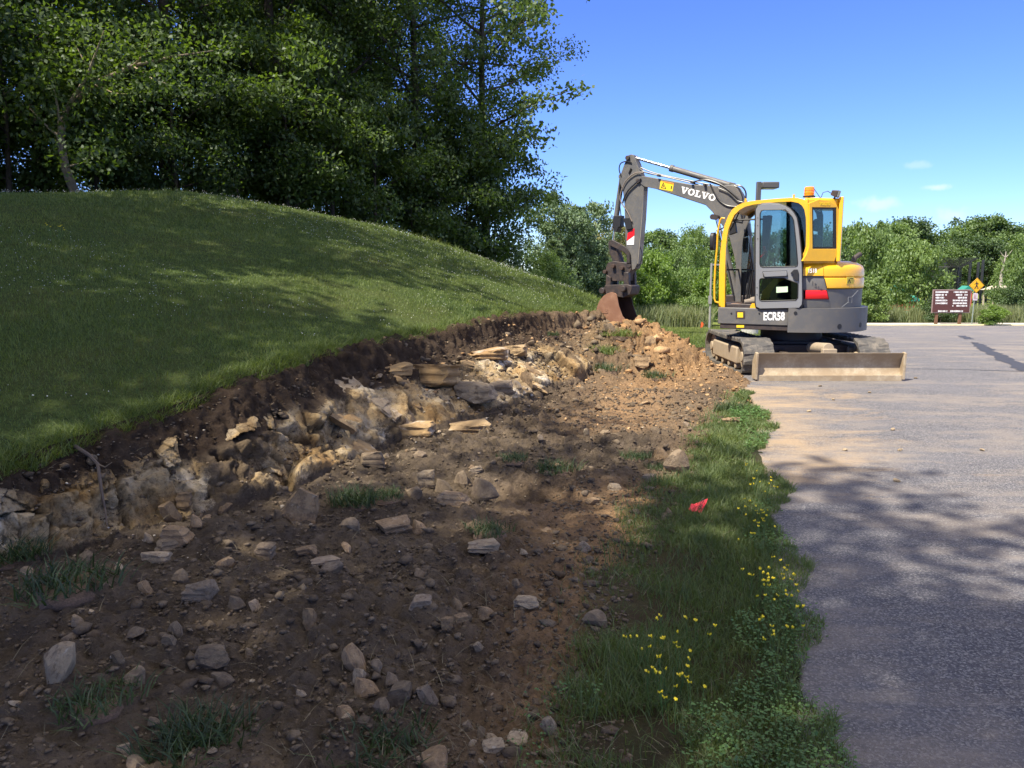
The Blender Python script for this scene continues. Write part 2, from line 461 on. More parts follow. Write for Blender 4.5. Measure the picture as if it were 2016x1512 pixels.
# turf lip: thick sod that curls down over the cut
lip = np.clip(tsd / .10, 0, 1)
GZ = np.where(near & (tsd >= 0), GZ - 0.035 * (1 - lip) ** 2, GZ)
GZ = np.where(indug, np.where(tsd > -.035, GZ - 0.16, -0.6), GZ)
me = np_mesh('hill', np.stack([GX.ravel(), GY.ravel(), GZ.ravel()], 1), grid_faces(len(gx), len(gy)), True)
add_attr(me, 'soil', np.where(near & (tsd < 0.025), 1, 0))
def m_ground():
    m, n, l, b = new_mat('lawn')
    g = n.new('ShaderNodeNewGeometry'); v = g.outputs['Position']
    a = noise(n, l, .7, 5, 0.6, vec=v); f = noise(n, l, 30, 5, 0.7, vec=v)
    c = ramp(n, l, f, [(.3, (.018, .030, .010)), (.6, (.060, .090, .026)), (.8, (.09, .09, .035))])
    c = mix(n, l, maprange(n, l, a, .45, .7, 0, .5), c, (.085, .08, .03))
    c = mix(n, l, attr(n, 'soil'), c, (.045, .03, .02))
    sy = n.new('ShaderNodeSeparateXYZ'); l.new(v, sy.inputs[0])
    c = mix(n, l, maprange(n, l, sy.outputs['Y'], 20, 27), c, ramp(n, l, f, [(.35, (.10, .14, .03)), (.7, (.24, .26, .07))]))
    l.new(c, b.inputs['Base Color']); b.inputs['Roughness'].default_value = 1
    b.inputs['Specular IOR Level'].default_value = 0.1
    bump(n, l, b, f, .05, .6); return m
M_GROUND = m_ground()
ground = link('hill', me, None, M_GROUND); tag(ground, 'mown grassy hill and the land around it', None, None, 'structure')

# ---------------------------------------------------------------- dug soil
MOUNDS = [(1.90, 12.6, .47, .55, .50), (2.10, 12.0, .30, .45, .5), (2.42, 11.2, .24, .36, .5), (1.55, 11.9, .16, .3, .35), (2.72, 10.3, .12, .3, .5), (1.45, 12.2, .10, .5, .5), (1.35, 11.3, .16, .35, .35), (1.85, 11.0, .12, .35, .3),
          (-1.9, 3.35, .10, .5, .35), (-2.3, 2.9, -.06, .3, .3), (-.9, 3.1, .05, .5, .3), (1.25, 6.2, .10, .32, .28), (.85, 6.35, .06, .3, .3), (.15, 5.1, -.14, .26, .17), (.42, 5.15, .06, .3, .2),
          (-1.0, 4.9, .08, .3, .25), (-.35, 5.6, .08, .45, .3), (2.2, 8.3, .09, .22, .25), (1.9, 7.5, .05, .3, .2), (-1.45, 2.6, .06, .35, .25), (.3, 7.2, .05, .6, .3), (-.2, 2.6, -.03, .4, .3), (-1.55, 4.15, .10, .45, .22), (1.2, 8.8, .03, .8, .3)]
VERGE_PX = [(1095, 1900), (1110, 1512), (1100, 1290), (1180, 1130), (1290, 1010), (1370, 910), (1395, 850), (1440, 800), (1478, 765), (1485, 740)]
VERGE_A = np.array([tuple(at_z(*p))[:2] for p in VERGE_PX])
def verge_x(y): return np.interp(y, VERGE_A[:, 1], VERGE_A[:, 0])
def dug_smooth(x, y):
    dT, sT, pT = poly_dist(x, y, TOP); dF, sF, pF = poly_dist(x, y, FOOT)
    z = np.zeros(x.shape)
    for mx, my, mz, rx, ry in MOUNDS: z = z + mz * np.exp(-((x - mx) / rx) ** 2 - ((y - my) / ry) ** 2)
    z = z - .04 + .05 * fbm(x, y, 1.2, 3, 41)
    zt = line_z(pT, TOP)
    inside = sF > 0
    u = np.where(inside, dF / (dF + dT + 1e-6), 0)
    behind = sT > 0
    u = np.where(behind, 1, u)
    steep = sstep(5.2, 7.2, y)      # further along the cut lies back at an easy slope
    prof = (1 - steep) * (.18 * np.clip(u / .35, 0, 1) + .82 * sstep(.18, .92, u)) + steep * (np.clip(u * 1.12, 0, 1) ** .8 * .80 + .20 * sstep(.78, .9, u))
    z = z * (1 - u) + prof * (zt - .03)
    z = np.where(behind, zt - .09 - .25 * np.clip(dT, 0, 1), z)
    return z, u, behind, dF, dT, pT, pF
dx_ = axis([(-5, -3.2, .04), (-3.2, 1.6, .0135), (1.6, 3.4, .022)])
dy_ = axis([(.9, 1.6, .05), (1.6, 6.6, .0135), (6.6, 9.5, .02), (9.5, 14.3, .028)])
DX, DY = np.meshgrid(dx_, dy_)
DZ, DU, DBH, DF_, DT_, DPT, DPF = dug_smooth(DX, DY)
vx = verge_x(DY); vsd = DX - vx + .16 * fbm(DX, DY, 2.5, 3, 61) + .05 * fbm(DX, DY, 9, 2, 65)     # >0 on the green verge
verge = sstep(-.06, .08, vsd) * np.where(DY < 9.3, 1, 0)
rough = 1 - .8 * verge
# natural soil: clods at several sizes
cl = 0
for f, a, s in ((5.5, .030, 71), (10, .036, 72), (19, .026, 73), (38, .012, 74)):
    f1, f2, cid, cx, cy = worley(DX + .03 * fbm(DX, DY, 9, 2, 80), DY + .03 * fbm(DX, DY, 9, 2, 81), f, s)
    cl = cl + a * np.where(cid > .35, np.clip((f2 - f1) * 1.6, 0, .55) * (.4 + cid) * (1 + cx * (cid - .5) * 2), 0)
patchy = .45 + .9 * np.clip(fbm(DX, DY, .9, 3, 77) + .5, 0, 1)
cl = cl * patchy + .060 * np.abs(fbm(DX, DY, 3.2, 6, 90, .62)) + .030 * fbm(DX, DY, 9, 4, 93, .6) - .015 + .014 * fbm(DX, DY, 30, 3, 91, .7)
# compacted, tracked ground in the middle
track = np.exp(-((DX - .9 - (DY - 7) * .25) / .55) ** 2) * sstep(6.2, 7.5, DY) * sstep(11, 9.5, DY)
track2 = np.exp(-((DX - .55) / .5) ** 2) * sstep(5.6, 4.8, DY) * sstep(1.8, 2.5, DY)
cl = cl * (1 - .65 * np.clip(track + .8 * track2, 0, 1))
heap = sstep(10.0, 10.8, DY) * sstep(.9, 1.4, DX) * sstep(2.85, 2.45, DX)
cl = cl * (1 + 1.3 * heap) + heap * (.17 * np.abs(fbm(DX, DY, 2.6, 4, 180)) + .07 * fbm(DX, DY, 6, 3, 181))
# fractured rock blocks in the face
S = DPF * .9 + .25 * fbm(DX, DY, 2, 2, 95)
facew = sstep(.02, .12, DU) * sstep(1.0, .93, DU)
hz = DZ
st = sstep(5.4, 7.0, DY)
T2 = hz * 1.0 + .04 * fbm(S * 2, hz * 4, 1.5, 2, 96)
f1, f2, cid, cx, cy = worley(S * 1.9, T2 * 3.6, 1.0, 101)
blk = (cid - .45) * .19 + cx * (vnoise(cid * 50, cid * 7, 3) - .5) * .34 + cy * (vnoise(cid * 31, cid * 9, 4) - .5) * .30
crack = sstep(.10, .0, f2 - f1)
f1b, f2b, cidb, cxb, cyb = worley(S * 4.6, T2 * 10, 1.0, 111)
blk = blk + (cidb - .5) * .075 + cxb * (vnoise(cidb * 51, cidb * 7, 5) - .5) * .16 + .022 * fbm(S * 6, T2 * 22, 1.0, 5, 113, .7)
f1e, f2e, cide, cxe, cye = worley(S * 11, T2 * 19, 1.0, 117)
blk = blk + (cide - .5) * .04 + cxe * (cide - .5) * .10
blk = blk - .075 * crack - .03 * sstep(.12, 0, f2b - f1b)
# plan-based blocks for the lying shelf
f1c, f2c, cidc, cxc, cyc = worley((DX * .8 - DY * .55) * 1.7 + .2 * fbm(DX, DY, 3, 2, 120), (DX * .55 + DY * .8) * 1.0, 1.0, 121)
shelf = (cidc - .35) * .15 + cxc * (vnoise(cidc * 41, cidc * 5, 6) - .5) * .22 + cyc * (vnoise(cidc * 45, cidc * 3, 7) - .5) * .25 - .05 * sstep(.08, 0, f2c - f1c)
f1d, f2d, cidd, cxd, cyd = worley(DX, DY, 6.5, 131)
f1g, f2g, cidg, cxg, cyg = worley(DX + .3 * DY, DY, 17, 137)
shelf = shelf + (cidg - .5) * .022 + (cidd - .5) * .05 + cxd * (vnoise(cidd * 41, cidd * 5, 8) - .5) * .16 + .025 * fbm(DX * 2 - DY, DX + DY * 3, 3.0, 5, 133, .7)
rocky = facew * (1 - st) + facew * st * .9
rock_m = rocky * sstep(1.0, .80, DU + .10 * fbm(DX, DY, 3, 3, 140))
topsoil = sstep(.50, .64, DU + .12 * fbm(DX, DY, 3.5, 3, 142))
rock_m = rock_m * (1 - topsoil) * np.where(DY > 10.9, .35, 1)
disp = rock_m * ((1 - st) * blk * .85 + st * shelf * .9)
# bare rock shows in patches; rubble and soil bury the rest
expo = rock_m * np.clip(sstep(-.55, -.22, fbm(DX, DY, 1.7, 4, 150)), 0, 1)
gzx = np.gradient(DZ, dx_, axis=1); gzy = np.gradient(DZ, dy_, axis=0)
nl = np.sqrt(gzx ** 2 + gzy ** 2 + 1); nx_, ny_, nz_ = -gzx / nl, -gzy / nl, 1 / nl
ampl = cl * rough * (1 - .75 * expo) * np.where(DBH, .3, 1) + disp
ampl = ampl + topsoil * facew * (.035 * fbm(S * 1.2 + DX, hz * 3 + DY, 9, 4, 160, .65) * sstep(11, 8, DY) + .02 * fbm(DX, DY, 2.5, 3, 165) - .02)
VX = DX + nx_ * ampl; VY = DY + ny_ * ampl; VZ = DZ + nz_ * ampl
# keep under turf and under the road
under = sstep(.03, .2, DX - road_x(DY))
VZ = VZ * (1 - under) + under * (-.05)
VZ = VZ + .02 * verge * (1 - under)
VZ = np.where(DBH & (tsd.min() < 1e9), np.minimum(VZ, ground_h(DX, DY) - .07), VZ)
def keepd(F):
    c = F[:, 0]
    return ((DBH.ravel()[c] == 0) | (DT_.ravel()[c] < .30)) & (DX.ravel()[c] < road_x(DY.ravel()[c]) + .35)
me = np_mesh('dug_soil', np.stack([VX.ravel(), VY.ravel(), VZ.ravel()], 1), grid_faces(len(dx_), len(dy_), keepd), False)
add_attr(me, 'rock', np.clip(expo, 0, 1)); add_attr(me, 'verge', verge); add_attr(me, 'face', np.clip(facew * (1 - topsoil), 0, 1))
add_attr(me, 'top', topsoil * (1 - sstep(.0, .25, np.where(DBH, DT_, 0))) * sstep(12.5, 11, DY)); add_attr(me, 'crack', np.clip((crack * (1 - st) + sstep(.10, 0, f2c - f1c) * st) * rock_m, 0, 1))
add_attr(me, 'cell', np.where(st > .5, cidc, cid)); add_attr(me, 'dry', np.clip(sstep(9.0, 11.5, DY) * (.25 + .75 * sstep(1.45, 2.0, DX + .25 * fbm(DX, DY, 2, 3, 171))) * .95 + .7 * np.clip(track + track2, 0, 1) + sstep(.5, 0, np.abs(vsd)) * .25, 0, 1))
def m_soil():
    m, n, l, b = new_mat('dug soil')
    g = n.new('ShaderNodeNewGeometry'); v = g.outputs['Position']
    f = noise(n, l, 3, 8, .7, vec=v); ff = noise(n, l, 45, 6, .75, vec=v)
    soil = ramp(n, l, f, [(.3, (.094, .071, .050)), (.55, (.170, .131, .091)), (.75, (.25, .195, .137))])
    soil = mix(n, l, maprange(n, l, noise(n, l, .9, 6, .65, vec=v, dist=.5), .42, .62, 0, .65), soil, (.060, .046, .036))
    soil = mix(n, l, maprange(n, l, noise(n, l, 8, 6, .7, vec=v), .5, .66, 0, .5), soil, (.22, .17, .125))
    s2 = mix(n, l, math_(n, l, 'MULTIPLY', maprange(n, l, ff, .5, .68), .45, True), soil, (.19, .145, .105))
    dry = math_(n, l, 'MULTIPLY', attr(n, 'dry'), maprange(n, l, f, .3, .6, .35, 1), True)
    s3 = mix(n, l, dry, s2, ramp(n, l, ff, [(.3, (.32, .175, .075)), (.7, (.56, .35, .175))]))
    # yellow subsoil crumbled over the face
    s4 = mix(n, l, math_(n, l, 'MULTIPLY', attr(n, 'face'), maprange(n, l, f, .35, .6, .15, .75), True), s3, ramp(n, l, ff, [(.3, (.15, .10, .05)), (.7, (.30, .22, .13))]))
    # fresh limestone with cream bloom and ochre stain
    mpn = noise(n, l, 1.3, 9, .68, vec=v, dist=.6)
    rk = ramp(n, l, mpn, [(.30, (.14, .085, .036)), (.40, (.34, .21, .09)), (.50, (.50, .36, .19)), (.59, (.62, .51, .35)), (.66, (.74, .70, .62))])
    hv = n.new('ShaderNodeHueSaturation'); l.new(rk, hv.inputs['Color']); l.new(maprange(n, l, attr(n, 'cell'), 0, 1, .65, 1.2), hv.inputs['Value'])
    rk = mix(n, l, maprange(n, l, noise(n, l, 7, 8, .75, vec=v), .5, .68, 0, .65), hv.outputs['Color'], (.15, .095, .05))
    rm = math_(n, l, 'ADD', attr(n, 'rock'), maprange(n, l, ff, .2, .8, -.35, .35)); rm = maprange(n, l, rm, .35, .6)
    c = mix(n, l, rm, s4, rk)
    c = mix(n, l, math_(n, l, 'MULTIPLY', maprange(n, l, noise(n, l, 28, 6, .8, vec=v), .50, .62, 0, .45), math_(n, l, 'SUBTRACT', 1.0, attr(n, 'verge'))), c, (.045, .032, .022))
    c = mix(n, l, math_(n, l, 'MULTIPLY', attr(n, 'top'), maprange(n, l, f, .3, .7, .95, .7)), c, (.050, .032, .021))
    c = mix(n, l, math_(n, l, 'MULTIPLY', attr(n, 'crack'), .75), c, (.035, .022, .014))
    gr = ramp(n, l, noise(n, l, 12, 6, .7, vec=v), [(.35, (.05, .04, .022)), (.6, (.045, .06, .022))])
    c = mix(n, l, math_(n, l, 'MULTIPLY', attr(n, 'verge'), .85), c, gr)
    l.new(c, b.inputs['Base Color']); b.inputs['Roughness'].default_value = .95; b.inputs['Specular IOR Level'].default_value = .15
    h = math_(n, l, 'ADD', ff, math_(n, l, 'MULTIPLY', noise(n, l, 140, 5, .8, vec=v), .5))
    bump(n, l, b, math_(n, l, 'ADD', h, math_(n, l, 'MULTIPLY', noise(n, l, 16, 8, .75, vec=v), 1.2)), .03, .9)
    return m
M_SOIL = m_soil()
dug = link('ground', me, None, M_SOIL); tag(dug, 'dug brown soil and fractured limestone face of the cut', None, None, 'structure')
# ---------------------------------------------------------------- steep broken rock face, swept along the cut
def face_sheet():
    ts = []; t = 1.25
    while t < 7.25: ts.append(t); k = int(t); t += .0085 / max(.05, float(np.linalg.norm(TOP[k + 1][:2] - TOP[k][:2])))
    ts = np.array(ts); nh = 96; hh = np.linspace(0, 1, nh)
    Tn = np.arange(len(TOP)); tx, ty, tz = (np.interp(ts, Tn, TOP[:, c]) for c in range(3)); fx, fy = (np.interp(ts, np.arange(len(FOOT)), FOOT[:, c]) for c in range(2))
    seg = np.concatenate([[0], np.cumsum(np.hypot(np.diff(tx), np.diff(ty)))])
    Sg, Hh = np.meshgrid(seg, hh); A = lambda v: np.repeat(v[None, :], nh, 0)
    TX, TY, TZ, FX, FY = map(A, (tx, ty, tz, fx, fy))
    fade = sstep(7.25, 6.2, A(ts)); H = TZ + .05; zm = Hh * H                        # metres up the face
    u = .30 + .34 * sstep(0, .7, Hh) + .28 * sstep(.55, 1, Hh) ** 1.3
    u = u + .10 * (1 - fade)
    dx, dy = FX - TX, FY - TY; L = np.hypot(dx, dy); ox, oy = dx / L, dy / L        # outward, toward the road
    w1 = Sg + .05 * fbm(Sg, zm, 5, 3, 501); w2 = zm + .04 * fbm(Sg, zm, 5, 3, 502)
    f1, f2, c1, cx, cy = worley(w1 * 4.2, w2 * 4.6, 1.0, 511); F1, F2, C1, CX, CY = worley(w1 * 9.5 + 3, w2 * 11, 1.0, 521); G1, G2, D1, DX1, DY1 = worley(w1 * 24, w2 * 30, 1.0, 531)
    d = (c1 - .5) * .13 + cx * (vnoise(c1 * 60, c1 * 5, 5) - .5) * .34 + cy * (vnoise(c1 * 37, c1 * 9, 6) - .35) * .26
    d = d + (C1 - .5) * .045 + CX * (vnoise(C1 * 60, C1 * 5, 7) - .5) * .14 + CY * (vnoise(C1 * 30, C1 * 8, 8) - .4) * .12
    d = d + (D1 - .5) * .012 + DX1 * (D1 - .5) * .04 + .016 * fbm(w1, w2 * 1.6, 22, 5, 541, .7)
    cr = sstep(.07, 0, f2 - f1); d = d - .05 * cr - .018 * sstep(.08, 0, F2 - F1)
    d = d + .10 * fbm(Sg, zm * .4, 1.6, 3, 551)                                       # alcoves and buttresses
    top = sstep(.62, .73, Hh + .16 * fbm(Sg, zm, 3.2, 3, 561))
    dirt = .030 * fbm(w1, w2, 9, 5, 571, .65) + .018 * fbm(w1, w2, 40, 3, 572, .7)
    rockw = (1 - top) * sstep(.0, .10, Hh)
    d = d * rockw + dirt * (1 - rockw * .8) - .05 * top
    d = d * np.clip(fade * 1.2, .2, 1)
    X = FX + (TX - FX) * u + ox * d; Y = FY + (TY - FY) * u + oy * d; Z = -.07 + Hh * (TZ + .04 + .05) + .25 * d * (cy - .1) * rockw
    Z[-1] = TZ[-1] - .012; Z[-2] = TZ[-2] - .03
    m = np_mesh('rock_face', np.stack([X.ravel(), Y.ravel(), Z.ravel()], 1), grid_faces(len(ts), nh), False)
    m.polygons.foreach_set('use_smooth', [True] * len(m.polygons)); m.set_sharp_from_angle(angle=R(28))
    ex_ = rockw * np.clip(sstep(-.55, -.22, fbm(w1, w2, 2.6, 4, 581)) + .25, 0, 1)
    add_attr(m, 'rock', ex_); add_attr(m, 'verge', ex_ * 0); add_attr(m, 'face', (1 - top) * .9); add_attr(m, 'crack', np.clip(cr + .6 * sstep(.05, 0, F2 - F1), 0, 1) * rockw)
    add_attr(m, 'cell', .6 * c1 + .4 * C1); add_attr(m, 'dry', ex_ * 0); add_attr(m, 'top', top)
    o = link('terrain', m, None, M_SOIL); tag(o, 'steep broken limestone face under the torn topsoil', None, None, 'structure')
face_sheet()
# lookup of the finished dug surface
from mathutils.bvhtree import BVHTree
_ds = np.stack([VX, VY, VZ], -1)
def soil_z(x, y):
    i = int(np.clip(np.searchsorted(dx_, x), 0, len(dx_) - 1)); j = int(np.clip(np.searchsorted(dy_, y), 0, len(dy_) - 1))
    return float(VZ[j, i])
def soil_z_arr(x, y):
    i = np.clip(np.searchsorted(dx_, x), 0, len(dx_) - 1); j = np.clip(np.searchsorted(dy_, y), 0, len(dy_) - 1)
    return VZ[j, i]

def on_soil(px, py):
    """where a sight line first meets the dug surface"""
    d = ray(px, py); k = 1.0; prev = None
    while k < 16:
        x, y, z = d.x * k, d.y * k, HC + d.z * k
        if -5 < x < 3.3 and 1 < y < 14.2 and z < soil_z(x, y): return Vector((x, y, soil_z(x, y)))
        k += .02
    return at_z(px, py)

# ---------------------------------------------------------------- road
ry = axis([(-6, 9.5, .05), (9.5, 20, .4), (20, 50, 1.5)])
rl = road_x(ry) - np.where(ry < 9.5, .045, 0) + np.where(ry < 10, .03 * fbm(ry, ry * 0, 1.3, 3, 201) + .02 * fbm(ry, ry * 0, 6, 3, 203), 0)
rt = np.linspace(0, 1, 90) ** 2.2
RX = rl[:, None] * (1 - rt) + 75 * rt
RYY = np.repeat(ry[:, None], 90, 1)
RZ = Pz(RYY) + .012 + .0 * RX
RZ[:, 0] -= .03
me = np_mesh('road', np.stack([RX.ravel(), RYY.ravel(), RZ.ravel()], 1), grid_faces(90, len(ry)), True)
def m_road():
    m, n, l, b = new_mat('asphalt')
    g = n.new('ShaderNodeNewGeometry'); v = g.outputs['Position']
    ff = noise(n, l, 260, 3, .8, vec=v); f2 = noise(n, l, 45, 5, .8, vec=v); mid = noise(n, l, 1.3, 7, .7, vec=v)
    vo = mk(n, 'ShaderNodeTexVoronoi', Scale=150.0); l.new(v, vo.inputs['Vector'])
    mp = n.new('ShaderNodeMapping'); mp.inputs['Scale'].default_value = (.45, 1.1, 1); mp.inputs['Rotation'].default_value = (0, 0, .12); l.new(v, mp.inputs['Vector'])
    st = noise(n, l, 1.2, 9, .72, vec=mp.outputs['Vector'])
    sv_ = n.new('ShaderNodeSeparateColor'); l.new(vo.outputs['Color'], sv_.inputs[0])
    agg = math_(n, l, 'ADD', math_(n, l, 'MULTIPLY', sv_.outputs[0], .55), math_(n, l, 'MULTIPLY', ff, .6))
    c = ramp(n, l, agg, [(.30, (.056, .056, .066)), (.52, (.098, .096, .109)), (.70, (.150, .146, .156)), (.90, (.36, .345, .32))])
    c = mix(n, l, maprange(n, l, f2, .45, .7, 0, .5), c, (.088, .084, .090))
    c = mix(n, l, maprange(n, l, mid, .42, .62, 0, .35), c, (.168, .162, .172))
    c = mix(n, l, math_(n, l, 'MULTIPLY', maprange(n, l, st, .47, .62, 0, .75), maprange(n, l, ff, .3, .65, .45, 1)), c, (.285, .24, .195))
    # tracked-out clay dust near the digging
    sx = n.new('ShaderNodeSeparateXYZ'); l.new(v, sx.inputs[0])
    dust = math_(n, l, 'SUBTRACT', sx.outputs['X'], math_(n, l, 'MULTIPLY', sx.outputs['Y'], .33))
    dm = maprange(n, l, dust, -.2, 1.7, 1, -.15)
    yb = maprange(n, l, sx.outputs['Y'], 3.6, 5.2, -.5, .0); ye = maprange(n, l, sx.outputs['Y'], 11.5, 9.2, -.6, .0)
    dn = noise(n, l, 2.2, 9, .75, vec=mp.outputs['Vector'], dist=.5)
    df = math_(n, l, 'ADD', math_(n, l, 'ADD', dn, math_(n, l, 'MULTIPLY', dm, .20)), math_(n, l, 'ADD', yb, ye))
    df = maprange(n, l, math_(n, l, 'ADD', df, math_(n, l, 'MULTIPLY', f2, .18)), .645, .86, 0, .70)
    c = mix(n, l, math_(n, l, 'MULTIPLY', df, maprange(n, l, ff, .3, .6, .55, 1)), c, (.44, .31, .17))
    l.new(c, b.inputs['Base Color']); b.inputs['Roughness'].default_value = .9; b.inputs['Specular IOR Level'].default_value = .25
    bump(n, l, b, ff, .006, .7)
    return m
M_ROAD = m_road()
road = link('road', me, None, M_ROAD); tag(road, 'weathered grey asphalt road dusted with clay', None, None, 'structure')
# tar sealed cracks and the dark patch, thin sheets on the road
M_TAR = plain('tar', (.035, .036, .042), .7)
def strip(name, pts, w, jag=.3, z=.004):
    vs = []; n = len(pts)
    for i, p in enumerate(pts):
        a = Vector(pts[max(i - 1, 0)]); b = Vector(pts[min(i + 1, n - 1)]); t = (b - a); t.z = 0; t.normalize(); s = Vector((-t.y, t.x, 0))
        ww = w(i / (n - 1)) if callable(w) else w
        for k in (-1, 1):
            q = Vector(p) + s * k * ww * (1 + jag * random.uniform(-1, 1)); vs.append((q.x, q.y, float(Pz(q.y)) + .012 + z))
    o = link(name, np_mesh(name, np.array(vs), np.array([(2 * i, 2 * i + 1, 2 * i + 3, 2 * i + 2) for i in range(n - 1)])), None, M_TAR)
    return tag(o, None, None, None, 'structure')
def road_pt(px, py):
    d = ray(px, py); k = 2.0
    while k < 80:
        if HC + d.z * k < Pz(d.y * k) + .012: break
        k += .05
    return (d.x * k, d.y * k, 0)
def densify(pts, step, wob=0):
    out = []
    for a, b in zip(pts, pts[1:]):
        a = Vector(a); b = Vector(b); m = max(1, int((b - a).length / step))
        for i in range(m): out.append(a.lerp(b, i / m) + Vector((random.uniform(-wob, wob), random.uniform(-wob, wob), 0)))
    out.append(Vector(pts[-1])); return out
strip('road_tar_patch', densify([road_pt(1893, 661), road_pt(1908, 668)], .3, .03), .10, .4)
strip('road_tar_patch', densify([road_pt(1916, 674), road_pt(1945, 692), road_pt(1975, 706), road_pt(2016, 725), road_pt(2100, 765)], .15, .04), lambda t: .03 + .08 * min(1, t * 3), .45)
strip('road_crack_seal', densify([road_pt(1784, 727), road_pt(1880, 728), road_pt(2016, 732), road_pt(2200, 736)], .3, .02), .014, .5)
strip('road_crack_seal', densify([road_pt(1745, 672), road_pt(1880, 675), road_pt(2050, 676)], .5, .03), .02, .5)
# ================================================================== excavator
EX, EY = 4.0, 11.5
A_UP = R(30); A_BM = R(36)
XA = (-math.cos(A_UP), math.sin(A_UP)); YA = (-math.sin(A_UP), -math.cos(A_UP))
XB = (-math.cos(A_BM), math.sin(A_BM)); YB = (-math.sin(A_BM), -math.cos(A_BM))
def frame(o, xa, ya): return Matrix(((xa[0], ya[0], 0, o[0] - EX), (xa[1], ya[1], 0, o[1] - EY), (0, 0, 1, 0), (0, 0, 0, 1)))
UP = frame((EX, EY), XA, YA)
BO = (3.47, 11.98)
BM_ = frame(BO, XB, YB)
def tu(pts, y=.90): return [in_plane(px, py, (EX, EY), XA, YA, y) for px, py in pts]
def tb(pts, y=.0): return [in_plane(px, py, BO, XB, YB, y) for px, py in pts]
GREY = paint('machine grey', (.105, .103, .102), .5, 0, .55, (.20, .17, .13))
GREYL = paint('door grey', (.20, .205, .215), .4, 0, .15)
YEL = paint('machine yellow', (.83, .44, .010), .36, 0, .22, (.35, .22, .06), .3)
BLACK = plain('black rubber', (.013, .013, .015), .55)
HOSE = plain('hose rubber', (.02, .02, .023), .35)
CHROME = plain('chrome', (.85, .85, .86), .12, 1.0, .02)
DARKST = paint('oily steel', (.040, .032, .030), .5, .1, .6, (.11, .065, .045), 0, 14)
RUST = paint('rusty bucket steel', (.20, .095, .055), .65, 0, .8, (.33, .19, .12), 0, 5)
RUSTD = paint('dark bucket steel', (.05, .030, .022), .7, 0, .5, (.12, .07, .05), 0, 5)
MUD = paint('blade steel', (.30, .225, .14), .75, 0, 1.0, (.50, .42, .30), 0, 4)
TRACKM = paint('track rubber', (.070, .066, .062), .8, 0, .9, (.27, .23, .18), 0, 7)
DUSTY = paint('dusty track frame', (.34, .27, .185), .85, 0, .6, (.22, .17, .12), 0, 8)
WHITE = plain('white decal', (.75, .75, .74), .5, 0, .03)
RED = plain('red lens', (.70, .010, .012), .3, 0, .05)
STICK = plain('yellow decal', (.80, .56, .02), .5, 0, .05)
TAN = paint('floor mat', (.22, .14, .10), .8, 0, .7, (.3, .25, .2))
def glassmat(name, tint, gl=.12):
    m = bpy.data.materials.new(name); m.use_nodes = True
    n = m.node_tree.nodes; l = m.node_tree.links; n.clear()
    o = n.new('ShaderNodeOutputMaterial'); t = mk(n, 'ShaderNodeBsdfTransparent'); t.inputs['Color'].default_value = (*tint, 1)
    g = mk(n, 'ShaderNodeBsdfGlossy', Roughness=.02); f = mk(n, 'ShaderNodeFresnel', IOR=1.5)
    mx = n.new('ShaderNodeMixShader'); l.new(math_(n, l, 'MAXIMUM', f.outputs[0], gl * .5), mx.inputs[0])
    l.new(t.outputs[0], mx.inputs[1]); l.new(g.outputs[0], mx.inputs[2]); l.new(mx.outputs[0], o.inputs['Surface'])
    return m
GLASS = glassmat('tinted glass', (.50, .62, .62)); CLEAR = glassmat('windscreen glass', (.88, .93, .92))
AMBER = glassmat('amber', (.9, .33, .02), .2)

ex = thing('excavator', 'yellow and grey tracked excavator at the asphalt edge with its bucket on the spoil', 'excavator', (EX, EY, 0))

